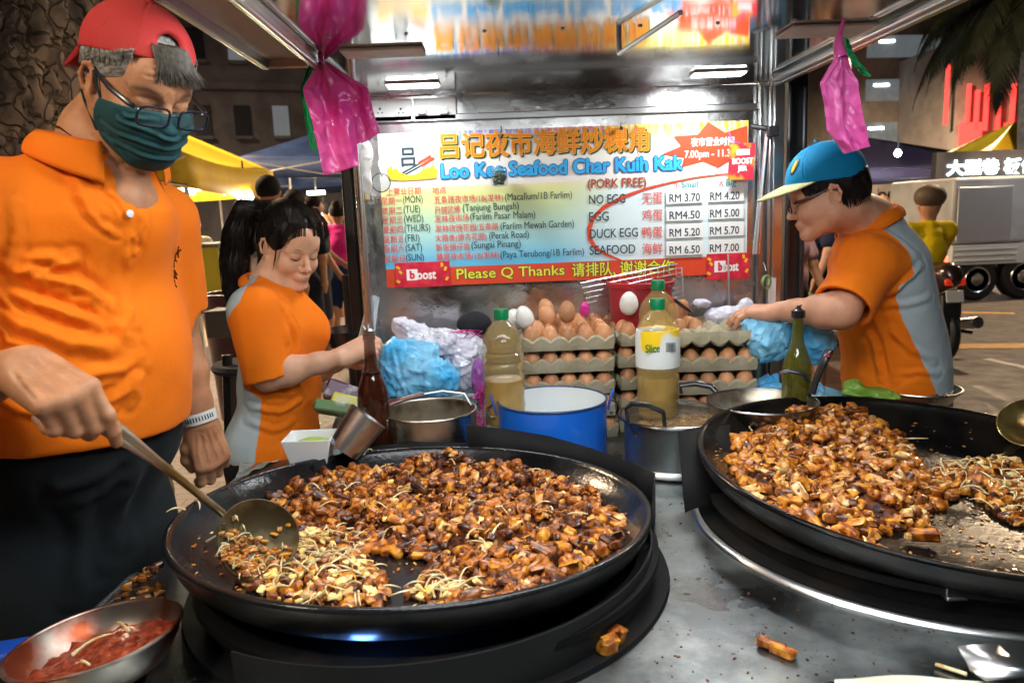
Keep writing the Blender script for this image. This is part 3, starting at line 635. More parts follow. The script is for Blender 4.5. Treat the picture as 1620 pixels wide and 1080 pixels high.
def piece(px,py,z,L_,w,h,rz_,label,mi=0,name='rice_cake'):
    q=MB(); p=on(px,py,z); chunk(q,p,L_,w,h,Matrix.Rotation(rz_,3,'Z'),0); o=q.obj(name,FM[mi],None,smooth=35,bevel=.0015); tag(o,label,'rice cake'); return o
piece(962,1020,TZ+.016,.032,.024,.028,.5,'thick browned rice cake block dropped on the sooty worktop',0)
piece(976,1008,TZ+.015,.022,.020,.03,.9,'smaller rice cake block leaning behind the dropped thick one',1)
o=piece(1222,1020,TZ+.008,.042,.013,.014,-.7,'brown split rice cake strip lying on the clean steel worktop',1)
o=piece(1238,1028,TZ+.008,.035,.013,.014,-.9,'brown rice cake strip touching the split strip on the steel',0)
piece(1460,845,.868,.05,.02,.02,-.1,'orange rice cake strip alone on the oily wok floor',1)
piece(1440,846,.868,.02,.012,.012,.5,'pale curled scrap left of the lone orange strip',4)
for px,py in ((372,870),(560,840)): pass
q=MB(); 
for px,py,L_ in ((300,868,.03),(330,885,.05),(315,850,.04),(522,745,.035),(545,742,.05),(590,742,.03),(430,950,.07),(505,960,.04),(780,870,.05),(740,880,.045),(760,878,.05),(1275,760,.035),(1490,770,.03),(1530,745,.05),(1600,770,.05)):
    W=W1 if px<1050 else W2; p=on(px,py,.872); sprout(q,Vector((p.x,p.y,wfloor(W,p.x,p.y)+(.045 if 740<=px<=800 or px==1275 else .004))),L_,r=.0016)
tag(kind(q.obj('bean_sprouts',m_sprout,None),'stuff'),'loose bean sprouts strewn over both woks','bean sprouts')
# debris left of the burner
q=MB(); random.seed(9)
for _ in range(90):
    px=rnd(175,255); py=rnd(880,960); p=on(px,py,TZ)
    if p.x<-.65: continue
    s_=rnd(.005,.018); chunk(q,Vector((p.x,p.y,TZ+s_*.3)),s_,s_*.7,s_*.6,Matrix.Rotation(rnd(0,6),3,'Z'),random.choice((1,2,3,4)))
for _ in range(170):
    px=rnd(1030,1500); py=rnd(790,1078); p=on(px,py,TZ); s_=rnd(.001,.003); chunk(q,Vector((p.x,p.y,TZ+s_*.3)),s_*1.5,s_,s_*.6,Matrix.Rotation(rnd(0,6),3,'Z'),3)
tag(kind(q.obj('food_scraps',FM,None,smooth=35),'stuff'),'fried scraps and crumbs spilled on the worktop round the burners','food scraps')

# ------------------------------------------------------------------ vessels
def vessel(name,label,cat,c,r,h,mo,mi_,prof=None,wall=.002,rimr=.003,group=None,tilt=None,rimm=None):
    """open pot: c = base centre on the worktop"""
    t=thing(name,label,cat,tuple(c),group)
    prof=prof or [(0,0),(r*.93,0),(r*.98,.008),(r,.025),(r,h)]
    inn=[(max(0,a-wall),b+wall if b<h*.5 else b) for a,b in reversed(prof)]
    q=MB(); q.lathe(prof+inn,c,72,tilt); nf=len(prof)
    q.m=[1 if (i% (len(prof)+len(inn)-1))>=len(prof)-1 else 0 for i in range(len(q.f))]
    q.obj('body',[mo,mi_],t,smooth=45)
    top=prof[-1][0]; q=MB(); pts=[]
    for k_ in range(64):
        a=2*math.pi*k_/64; p=Vector((top*math.cos(a),top*math.sin(a),h)); pts.append((tilt@p if tilt else p)+Vector(c))
    q.tube(pts,rimr,8,loop=True); q.obj('rim',rimm or mo,t)
    return t
m_pot=steel('pot_steel',(.6,.57,.5),.22,r2=.4,rscale=14,bump=.08,bscale=20,col2=(.38,.33,.25),scale=9,lo=.5,hi=.8)
m_potin=mat('pot_inside',(.42,.38,.3),.35,.8,col2=(.12,.08,.04),scale=16,lo=.45,hi=.7)
m_en=mat('blue_enamel',(.01,.13,.62),.22,coat=.5,col2=(.008,.10,.5),scale=5); m_enw=mat('white_enamel',(.78,.82,.83),.3,coat=.3,col2=(.7,.75,.75),scale=6)
m_blk=mat('black_bakelite',(.018,.018,.02),.25,coat=.4)
# blue enamel pot
def base_at(px,py_rim,zrim): p=on(px,py_rim,zrim); return p
def dep(p): return float((np.array(p)-CPOS)@cf)
h=.155; p=on(873,631,TZ+h); r=86*dep(p)/F_PX; c=Vector((p.x,p.y,TZ))
t=vessel('enamel_pot','blue enamel pot with white inside standing before the egg trays','pot',c,r,h,m_en,m_enw,wall=.003,rimm=mat('enamel_rim',(.02,.05,.15),.3))
bluec=c
for s_ in (-1,1):
    q=MB(); b_=c+Vector((s_*(r+.002),0,h-.02)); q.prism([b_+Vector((0,-.01,-.012)),b_+Vector((0,.01,-.012)),b_+Vector((s_*.012,.010,.038)),b_+Vector((s_*.012,-.010,.038))],(s_*.004,0,0)); q.obj('bracket',m_en,t,bevel=.002)
    q=MB(); q.tube([b_+Vector((s_*.010,0,.012)),b_+Vector((s_*.022,0,.005)),b_+Vector((s_*.020,-.006,-.014)),b_+Vector((s_*.006,-.01,-.018))],.0025,8); q.obj('bail_end',m_blk,t)
# steel saucepan with brown handle
h=.085; p=on(680,648,TZ+h+.06); r=73*dep(p)/F_PX; c=Vector((p.x,p.y,TZ+.06)); 
t=vessel('saucepan','steel saucepan with brown swing handle beside the dark sauce bottle','saucepan',c,r,h,m_pot,m_potin)
MB().lathe([(r*.8,0),(r*.9,0),(r*.9,.06),(r*.8,.06)],c-Vector((0,0,.0595)),48,closed=True).obj('foot_ring',m_frame,t)
q=MB(); hp=[c+Vector((-r,-.03,h)),c+Vector((-r-.004,-.01,h+.012)),at(622,632,c.y+.0),at(665,622,c.y+.04),at(700,618,c.y+.06),at(740,622,c.y+.07),c+Vector((r*.8,.06,h))]
q.tube([c+Vector((-r,-.01,h)),at(613,640,c.y),at(640,630,c.y+.02),at(670,623,c.y+.04)],[.007,.010,.009,.008],10,flat=.7); q.obj('handle_grip',mat('brown_plastic',(.12,.03,.02),.3,coat=.3),t)
q=MB(); q.tube([at(670,623,c.y+.04),at(700,618,c.y+.05),at(735,622,c.y+.05),c+Vector((r*.9,.03,h))],.004,8,flat=.6); q.obj('handle_wire',m_frame,t)
q=MB(); q.prism([c+Vector((-r-.004,-.015,h)),c+Vector((-r*.8,-.075,h)),c+Vector((-r*.8-.002,-.07,h-.035)),c+Vector((-r-.002,-.015,h-.03))],(-.004,-.004,0)); q.obj('handle_socket',m_frame,t,bevel=.002)
# lidded stock pot
h=.125; p=on(1066,655,TZ+h); r=85*dep(p)/F_PX; c=Vector((p.x,p.y,TZ)); potc=c
m_dsteel=steel('dull_steel',(.5,.53,.55),.3,r2=.45,col2=(.28,.3,.3),scale=6)
t=vessel('stock_pot','steel stock pot with black handle and fried garlic under its glass lid','pot',c,r,h,m_dsteel,m_potin,prof=[(0,0),(r*.9,0),(r*.98,.006),(r*.96,.016),(r*.92,.02),(r*.92,h-.004),(r,h)],rimr=.0045,rimm=steel('dark_rim',(.2,.2,.21),.25))
q=MB(); q.lathe([(0,.022),(r*.6,.016),(r*.95,.002),(r*.97,0)],c+Vector((0,0,h+.004)),64); q.obj('glass_lid',mat('lid_glass',(.9,.95,.95),.03,trans=.97,ior=1.08,alpha=.22),t)
q=MB(); q.tube([at(990,646,c.y-.06),at(1000,638,c.y-.075),at(1025,641,c.y-.085),at(1050,652,c.y-.085)],[.006,.008,.008,.007],10,flat=.8); q.obj('handle',m_blk,t)
q=MB(); q.tube([at(990,646,c.y-.06),at(994,668,c.y-.07),at(1007,690,c.y-.06)],.004,8); q.tube([at(1050,652,c.y-.085),at(1052,676,c.y-.085),at(1055,690,c.y-.08)],.0045,8); q.lathe([(0,-.006),(.006,-.004),(.006,.004),(0,.006)],at(1056,692,c.y-.09),12); q.obj('handle_bracket',m_blk,t)
q=MB(); random.seed(21)
for _ in range(900):
    a=rnd(0,6.28); rr=r*.86*math.sqrt(random.random()); x_,y_=rr*math.cos(a),rr*math.sin(a)
    s_=rnd(.004,.008); chunk(q,c+Vector((x_,y_,h-.028+.012*(x_/r)-.012*(y_/r)+rnd(0,.004))),s_,s_*.8,s_*.6,Matrix.Rotation(rnd(0,6),3,(rnd(-1,1),rnd(-1,1),1)),0)
o=q.obj('fried_garlic',mat('garlic_bits',(.62,.42,.18),.45,col2=(.35,.17,.05),scale=60),None,smooth=30); kind(o,'stuff'); tag(o,'golden fried garlic bits heaped inside the lidded steel pot','fried garlic')
# black frying pan behind
h=.05; p=on(1205,634,TZ+h+.09); r=84*dep(p)/F_PX; c=Vector((p.x,p.y,TZ+.09))
t=vessel('frying_pan','dark frying pan with looped lid handle behind the right wok','frying pan',c,r,h,steel('pan_steel',(.25,.25,.26),.3),m_potin,prof=[(0,0),(r*.75,0),(r*.92,.02),(r,h)])
q=MB(); q.lathe([(r*.5,-.09),(r*.55,-.09),(r*.55,-.0005),(r*.5,-.0005)],c,40,closed=True); q.obj('pan_stand',m_soot,t)
q=MB(); q.tube([at(1078,622,c.y-.02),at(1076,609,c.y-.02),at(1100,606,c.y-.03),at(1125,611,c.y-.05),at(1133,620,c.y-.06)],[.006,.008,.009,.008,.006],10,flat=.7); q.obj('handle',m_blk,t)
q=MB(); q.tube([at(1235,605,c.y-.05),at(1234,590,c.y-.05),at(1250,586,c.y-.06),at(1272,592,c.y-.07),at(1278,604,c.y-.07)],[.005,.006,.0065,.006,.005],10,flat=.6); q.obj('loop_handle',m_blk,t)
# upright black handle of a cleaver/ladle lying in it
tl_=thing('long_handle','black grip sticking up in front of the tall green bottle','utensil',tuple(at(1285,625,c.y-.05)))
q=MB(); q.tube([at(1284,622,c.y-.07),at(1290,604,c.y-.07),at(1300,580,c.y-.07),at(1311,556,c.y-.07),at(1314,552,c.y-.07)],[.012,.010,.0115,.014,.010],12,flat=.7); q.obj('grip',m_blk,tl_)
q=MB(); q.lathe([(.003,-.003),(.006,0),(.003,.003)],at(1310,562,c.y-.085),12,Matrix.Rotation(1.5,3,'X'),closed=True); q.obj('hang_ring',mat('red_ring',(.35,.04,.06),.3),tl_)
# bowl with chilli paste, front left
p=on(157,1008,.89); r=127*dep(p)/F_PX; h=.062; c=Vector((p.x,p.y,.89-h))
m_bowl=steel('bowl_steel',(.45,.40,.34),.3,col2=(.3,.07,.03),scale=11,lo=.46,hi=.62,r2=.5)
Rt=Matrix.Rotation(math.radians(-3),3,'X')@Matrix.Rotation(math.radians(-6),3,'Y')
t=vessel('chilli_bowl','steel bowl of red chilli paste at the near corner of the worktop','bowl',c,r,h,m_bowl,m_bowl,prof=[(0,0),(r*.5,.002),(r*.78,.018),(r*.95,.045),(r,h)],rimr=.0028,tilt=Rt)
MB().lathe([(0,-.05),(r*.55,-.05),(r*.45,.0),(0,.0)],c,32).obj('stand',m_soot,t)
q=MB(); 
q.grid(lambda u,v:(lambda rr,a: c+Rt@Vector((rr*math.cos(a),rr*math.sin(a), .037+.010*(rr*math.cos(a)/r)-.004*(rr*math.sin(a)/r)+.007*nz((rr*math.cos(a),rr*math.sin(a),3),60)+.004*nz((rr*math.cos(a),rr*math.sin(a),1),150))))(r*.93*v,2*math.pi*u),90,36)
o=q.obj('chilli_paste',mat('chilli_paste',(.15,.018,.008),.35,col2=(.34,.06,.02),scale=80,bump=.8,bscale=220,bdist=.0015,coat=.6),None,smooth=180); tag(o,'coarse red chilli paste in the steel bowl','chilli paste'); kind(o,'stuff')
q=MB(); 
for px,py,L_ in ((115,1040,.05),(205,1003,.035),(130,1050,.04)):
    sprout(q,on(px,py,.86)+Vector((0,0,.004)),L_,r=.002)
tag(kind(q.obj('bean_sprouts',m_sprout,None),'stuff'),'few bean sprouts dropped in the chilli paste bowl','bean sprouts')
o=MB().box(on(10,1040,.84)+Vector((-.02,0,0)),(.12,.05,.03),Matrix.Rotation(.25,3,'Z')).obj('gas_hose_cover',mat('blue_plastic',(.01,.06,.35),.3),None,bevel=.008); tag(o,'blue plastic edge behind the chilli bowl at the frame corner','plastic tray')
# steel bowl at the right back
p=on(1452,613,TZ+.115); r=62*dep(p)/F_PX; c=Vector((p.x,p.y,TZ+.06)); tag(MB().box((p.x,p.y,TZ+.0305),(.09,.09,.058)).obj('foam_block',m_greyplate,None,bevel=.004),'small grey block under the far right scrap bowl','block')
t=vessel('mixing_bowl','small steel bowl of chopped scraps at the far right of the worktop','bowl',c,r,.055,m_pot,m_potin,prof=[(0,0),(r*.45,0),(r*.75,.022),(r,.055)])
q=MB(); random.seed(4)
for _ in range(260):
    a=rnd(0,6.28); rr=r*.8*math.sqrt(random.random()); s_=rnd(.006,.014); chunk(q,c+Vector((rr*math.cos(a),rr*math.sin(a),.042+rnd(0,.006))),s_,s_*.7,s_*.3,Matrix.Rotation(rnd(0,6),3,(rnd(-1,1),rnd(-1,1),1)),random.choice((0,1,1,2)))
o=q.obj('chopped_scraps',[m_sprout,mat('char_scrap',(.12,.07,.04),.5),mat('pale_scrap',(.6,.55,.45),.5)],None,smooth=30); kind(o,'stuff'); tag(o,'pale and charred chopped scraps in the far right bowl','food scraps')
# tilted steel cup
p=at(560,690,1.60); 
t=thing('steel_cup','grey steel cup lying tipped between the foam box and saucepan','cup',tuple(p)); Rc=Matrix.Rotation(math.radians(-18),3,'X')@Matrix.Rotation(math.radians(38),3,'Y')
cc=at(543,712,1.58); q=MB(); q.lathe([(0,0),(.035,0),(.045,.09),(.0435,.09),(.033,.003),(0,.003)],cc,48,Rc); q.obj('body',m_dsteel,t)
q=MB(); q.lathe([(0,.066),(.0405,.066),(.0405,.0655),(0,.0655)],cc,32,Rc); q.obj('cup_residue',mat('residue',(.4,.3,.15),.5,col2=(.15,.1,.05),scale=70,bump=.5,bscale=120),t)
# foam box with green leaf
t=thing('foam_box','open white foam box with a green slice beside the tipped cup','foam box',tuple(at(490,720,1.58)))
m_foam=mat('foam',(.8,.82,.80),.5,bump=.05,bscale=200); c=at(492,702,1.60); c.z=max(c.z,.86)
def tub(q,c,w,d,h,k_=.8,wall=.003):
    z=Vector((0,0,1)); o_=[Vector((sx_*w/2,sy*d/2,0)) for sx_,sy in ((-1,-1),(1,-1),(1,1),(-1,1))]
    B0=[c+v*k_ for v in o_]; T0=[c+v+z*h for v in o_]; Ti=[c+v*(1-2*wall/w)+z*h for v in o_]; Bi=[c+v*(k_-2*wall/w)+z*wall for v in o_]
    vs=B0+T0+Ti+Bi; fs=[(3,2,1,0)]
    for i in range(4):
        j=(i+1)%4; fs+=[(i,j,4+j,4+i),(4+i,4+j,8+j,8+i),(8+i,8+j,12+j,12+i)]
    fs.append((12,13,14,15)); q.add(vs,fs); return q
q=tub(MB(),c-Vector((0,0,.035)),.105,.09,.055,.75); q.obj('box',m_foam,t,bevel=.003)
q=MB(); q.grid(lambda u,v:c+Vector(((u-.5)*.07,(v-.5)*.05,.004+.008*math.sin(u*3.1)-.004*v)),8,6); q.obj('leaf_slice',mat('green_slice',(.35,.55,.04),.4),t,solid=.003)
# scraper at the lower right and paper
t=thing('steel_scraper','flat steel scraper blade lying near the lower right corner','scraper',tuple(on(1570,1050,TZ)))
A=[on(1514,1022,TZ+.03),on(1640,1012,TZ+.03),on(1660,1052,TZ+.012),on(1535,1060,TZ+.012)]
q=MB(); q.add(A+[on(1560,1075,TZ+.012),on(1700,1062,TZ+.012)],[(0,1,2,3),(3,2,5,4)]); q.obj('blade',m_frame,t,solid=.003)
q=MB(); q.tube([on(1480,1050,TZ+.004),on(1530,1066,TZ+.006)],.0025,6); tag(q.obj('bean_sprout',m_sprout,None),'single bean sprout by the steel scraper blade','bean sprout')
m_paper=mat('greasy_paper',(.62,.62,.52),.55,col2=(.5,.48,.36),scale=7,bump=.3,bscale=9,bdist=.01)
q=MB(); q.grid(lambda u,v:(lambda p:p+Vector((0,0,.002+.004*abs(nz((p.x,p.y,0),9)))))(on(1320+260*u,1078-38*(1-v)+60*(1-v)+(-6*math.sin(u*4)),TZ)),20,6); tag(q.obj('paper_sheet',m_paper,None),'pale greasy paper sheet at the bottom edge of the steel worktop','paper')
# big scoop on the right edge
t=thing('scoop','brass coloured oily scoop resting on the right wok rim','scoop',tuple(at(1612,680,1.52)))
q=MB(); q.lathe([(0,-.03),(.03,-.026),(.05,-.014),(.06,0),(.058,.001),(.048,-.011),(.028,-.023),(0,-.027)],at(1628,668,1.55),40,Matrix.Rotation(.6,3,'X')@Matrix.Rotation(-.5,3,'Y')); q.obj('scoop_bowl',mat('oily_brass',(.45,.36,.12),.25,.8,col2=(.2,.12,.04),scale=20),t)
q=MB(); q.tube([at(1660,650,1.6),at(1760,610,1.9)],.006,8); q.obj('handle',m_frame,t)

# ------------------------------------------------------------------ bottles
def bottle(name,label,px,ptop,depth,h,prof,mg,ml,level,cap=None,capm=None):
    p=at(px,ptop,depth); c=Vector((p.x,p.y,p.z-h)); t=thing(name,label,'bottle',tuple(c))
    q=MB(); q.lathe([(0,0)]+prof,c,48); q.obj('glass',mg,t)
    inner=[(max(0,r-.002),z) for r,z in prof if z<level]; 
    if ml: q=MB(); q.lathe([(0,.003)]+[(r,max(z,.003)) for r,z in inner]+[(inner[-1][0],level),(0,level)],c,40); q.obj('liquid',ml,t)
    if cap: q=MB(); q.lathe([(a,b+h) for a,b in cap],c,28); q.obj('cap',capm,t)
    return t,c
beer=[(.035,0),(.037,.008),(.037,.125),(.034,.15),(.024,.178),(.0165,.20),(.014,.225),(.0125,.262),(.0145,.264),(.0145,.275),(.012,.277)]
m_bg=mat('brown_glass',(.055,.012,.005),.05,coat=.9,alpha=.66,spec=.8); m_sauce=mat('dark_sauce',(.016,.006,.004),.15)
t,c=bottle('sauce_bottle','brown glass bottle of dark sauce with pour spout beside the saucepan',583,524,1.72,.283,beer,m_bg,m_sauce,.19)
q=MB(); q.lathe([(.0,0),(.0145,0),(.0145,.008),(.006,.012),(.004,.022),(0,.022)],c+Vector((0,0,.277)),20); q.tube([c+Vector((-.006,0,.285)),c+Vector((-.012,0,.296))],.0025,6); q.obj('pour_spout',m_frame,t)
m_gg=mat('green_glass',(.10,.10,.010),.05,coat=.9,alpha=.75,spec=.8); m_liq=mat('amber_liquid',(.10,.055,.004),.15)
t,c=bottle('glass_bottle','tall green brown glass bottle with black spout before the right blue bag',1263,495,1.80,.262,[(r*.95,z*.95) for r,z in beer],m_gg,m_liq,.12)
q=MB(); q.lathe([(0,-.016),(.0165,-.016),(.0165,0),(.008,.004),(.004,.012),(0,.012)],c+Vector((0,0,.268)),20); q.tube([c+Vector((-.008,0,.272)),c+Vector((.008,0,.281))],.002,6); q.obj('pour_spout',m_blk,t)
R5=.052
oil=[(.046,0),(.050,.006)]+[(R5-(.002 if i%2 else 0),.014+i*.018) for i in range(6)]+[(R5,.125),(R5-.003,.130),(R5,.136),(R5-.001,.155),(R5-.004,.159),(R5,.163),(R5,.18),(R5-.004,.184),(R5,.188),(R5-.002,.205),(.045,.225),(.034,.243),(.019,.258),(.016,.262),(.016,.270)]
m_oilp=mat('clear_pet',(.52,.38,.13),.06,alpha=.36,coat=.9,spec=.8); m_oil=mat('cooking_oil_fill',(.26,.13,.018),.1,col2=(.40,.22,.04),scale=18,coat=.6,alpha=.9)
capp=[(0,.018),(.0165,.018),(.018,.015),(.018,-.006),(.016,-.008),(0,-.008)]; m_cap=mat('green_cap',(.0,.22,.07),.35)
t,c=bottle('oil_bottle','clear ribbed oil bottle with green cap left of the egg trays',793,500,1.83,.27,oil,m_oilp,m_oil,.115,capp,m_cap)
t,c=bottle('oil_bottle','oil bottle with green cap and yellow fruit label before the middle eggs',1040,484,1.80,.27,oil,m_oilp,m_oil,.10,capp,m_cap)
m_lab=mat('bottle_label',(.9,.62,.02),.35,col2=(.75,.8,.78),scale=9,detail=1,lo=.46,hi=.5)
q=MB(); q.lathe([(R5+.001,.125),(R5+.0016,.13),(R5+.0016,.20),(R5-.001,.215)],c,48); q.obj('label',m_lab,t)
q=MB()
for i in range(9): q.box(c+Vector(((.006+i*.003),-R5-.0005,.178)),(.0014,.0012,.022))
q.obj('label_bars',pm('dark2','1c2a30'),t,smooth=0)
q=MB(); put_text(q,"Slice",c.x-.040,c.x-.006,c.z+.168,.018,c.y-R5-.0012,.02); q.obj('label_lettering',pm('lettering_green','1f7a38'),t,smooth=0)
t,c=bottle('oil_bottle','oil bottle standing behind the one with a yellow fruit label',1041,454,1.98,.27,oil,m_oilp,m_oil,.12,capp,m_cap)

# ------------------------------------------------------------------ eggs and trays
m_tray=mat('egg_carton',(.44,.39,.27),.85,col2=(.36,.31,.20),scale=12,bump=.5,bscale=180,bdist=.0008)
m_egb=mat('brown_shell',(.56,.24,.10),.38,col2=(.64,.31,.15),scale=14,spec=.4); m_egw=mat('white_shell',(.78,.78,.72),.35)
PIT=.0475
def tray_mesh():
    q=MB(); nx,ny=5,6; W_,D_=nx*PIT,ny*PIT; K=4
    def hf(x,y):   # cup bottoms low, posts high
        u=math.cos(2*math.pi*x/PIT); v=math.cos(2*math.pi*y/PIT)   # x,y from a cup edge
        a=.5-.25*(u+v)  # 0 at posts .. 1 at cup centre
        return .040-.036*(a**.8) if a>0 else .04
    def P_(i,j):
        x=i*PIT/K/2; y=j*PIT/K/2; z=hf(x,y)
        return Vector((x-W_/2,y-D_/2,z))
    NX,NY=nx*K*2,ny*K*2
    q.grid(lambda u,v:P_(round(u*NX),round(v*NY)),NX,NY)
    # scalloped skirt
    def side(a,b,n):
        a=Vector(a);b=Vector(b);d=(b-a); nrm=Vector((d.y,-d.x,0)).normalized(); vs=[];fs=[]; M_=n*8
        for i in range(M_+1):
            u=i/M_; ph=(u*n)%1; e=abs(math.cos(math.pi*ph)) ; top=.040-.013*(1-e)**1.0; p=a+d*u
            bow=.004*math.sin(math.pi*ph)
            vs+=[p+Vector((0,0,top)),p+nrm*(.003+bow)+Vector((0,0,top-.006)),p-nrm*(-.001-bow)+Vector((0,0,.014)),p-nrm*(.003-bow)+Vector((0,0,.001))]
        for i in range(M_):
            for k_ in range(3): fs.append((i*4+k_,i*4+k_+1,i*4+5+k_,i*4+4+k_))
        q.add(vs,fs)
    w,d=W_/2,D_/2
    side((-w,-d,0),(w,-d,0),nx); side((w,-d,0),(w,d,0),ny); side((w,d,0),(-w,d,0),nx); side((-w,d,0),(-w,-d,0),ny)
    me=bpy.data.meshes.new('egg_tray'); me.from_pydata([tuple(v) for v in q.v],[],q.f); me.materials.append(m_tray); return me
TME=tray_mesh()
def egg_mesh(m,s=1.0):
    q=MB(); prof=[]
    for i in range(17):
        a=-math.pi/2+math.pi*i/16; z=math.sin(a)*.029; r=.0222*math.cos(a)*(1-.09*math.sin(a)); prof.append((max(r*s,0),z*s))
    q.lathe(prof,(0,0,0),24); me=bpy.data.meshes.new('egg'); me.from_pydata([tuple(v) for v in q.v],[],q.f); me.materials.append(m); me.polygons.foreach_set('use_smooth',[True]*len(me.polygons)); return me
_N,_L,_B=nodes(m_egb); _s=_B.inputs['Base Color'].links[0].from_socket; _oi=_N.new('ShaderNodeObjectInfo'); _h=_N.new('ShaderNodeHueSaturation'); _mr=_N.new('ShaderNodeMapRange'); _mr.inputs['To Min'].default_value=.72; _mr.inputs['To Max'].default_value=1.22
_L.new(_oi.outputs['Random'],_mr.inputs['Value']); _L.new(_mr.outputs[0],_h.inputs['Value']); _L.new(_s,_h.inputs['Color']); _L.new(_h.outputs[0],_B.inputs['Base Color'])
EGB,EGW=egg_mesh(m_egb),egg_mesh(m_egw,1.13)
def egg(p,label,group,me=None,tilt=(0,0,0)):
    o=bpy.data.objects.new('egg',me or EGB); COL.objects.link(o); o.location=p; o.rotation_euler=tilt; tag(o,label,'egg',group); s_=rnd(.95,1.05); o.scale=(s_,s_,s_*rnd(.97,1.03)); return o
ORN=['first','second','third','fourth','fifth','sixth']; ORD=['lowest','second','third','fourth','fifth','topmost']
def stack(cx,cy,rzd,levels,where,zt,skew=.004,flip_top=False,dz=.042):
    """zt: height of the worktop"""
    random.seed(int(cx*100)+50)
    for l in range(levels):
        z=zt+l*dz*1.0; a=math.radians(rzd+rnd(-1.5,1.5)); ox,oy=rnd(-skew,skew),rnd(-skew,skew)
        o=bpy.data.objects.new('egg_tray',TME); COL.objects.link(o)
        top=l==levels-1
        o.location=(cx+ox,cy+oy,z); o.rotation_euler=(0,0,a); 
        md=o.modifiers.new('s','SOLIDIFY'); md.thickness=.0018
        if top and flip_top: o.rotation_euler=(math.pi,0,a); o.location.z=z+.046
        tag(o,('upturned empty' if top and flip_top else ORD[-1] if top else ORD[l])+' grey pulp egg tray of the stack '+where,'egg tray','pulp egg trays')
        if top and flip_top: continue
        for i in range(5):
            for j in range(6):
                if not top and j>0: continue
                if top and where.startswith('behind the labelled') and j>4: continue
                x=(i+.5-2.5)*PIT; y=(j+.5-3)*PIT
                p=Vector((cx+ox+x*math.cos(a)-y*math.sin(a),cy+oy+x*math.sin(a)+y*math.cos(a),z+(.036 if top else .030)))
                egg(p,('brown egg %s from left in %s row of the top tray '%(ORN[i],ORN[j]) if top else 'brown egg %s from left peeking from the %s tray '%(ORN[i],ORD[l]))+where,'eggs in the trays '+where,tilt=(rnd(-.15,.15),rnd(-.15,.15),0))
L1='behind the blue pot'; L2='behind the labelled bottle'; L3='by the right blue bag'
def lv(px,py,Y): return (at(px,py,Y).z-.040-TZ)/4
f1=at(903,600,1.95); stack(f1.x,f1.y+.15,0,5,L1,TZ,dz=lv(905,531,1.95)); 
f2=at(1036,600,1.99); stack(f2.x+.012,f2.y+.16,5,5,L2,TZ,dz=lv(1035,523,2.0))
f3=at(1122,600,1.90); stack(f3.x+.012,f3.y+.15,-2,5,L3,TZ,flip_top=True,dz=lv(1128,528,1.9))
zt=TZ+4*.0375+.036+.034
for px,py,dy,w,lab in ((830,502,.05,EGW,'large white egg nearest the plastic bags atop the left trays'),(815,505,.12,EGW,'large white egg half hidden behind the green capped bottle'),(850,523,.03,EGB,'loose brown egg in front of the white eggs on the left trays'),
                   (866,500,.08,EGB,'loose brown egg in the middle of the pile on the left trays'),(897,493,.06,EGB,'topmost loose brown egg at the right of the left trays'),(864,488,.14,EGB,'loose brown egg at the back of the left trays')):
    p=at(px,py,1.97+dy); egg(p,lab,None,w,tilt=(rnd(-.6,.6),rnd(-.5,.5),0))
egg(at(995,480,2.03),'big white egg standing alone on the middle tray',None,EGW,(0.1,0,0))
for px,py,dy,lb in ((1068,493,.04,'front loose brown egg right of the labelled bottle neck'),(1078,488,.10,'rear loose brown egg right of the labelled bottle neck')): egg(at(px,py,2.04+dy),lb,None,EGB,(.3,.2,0))
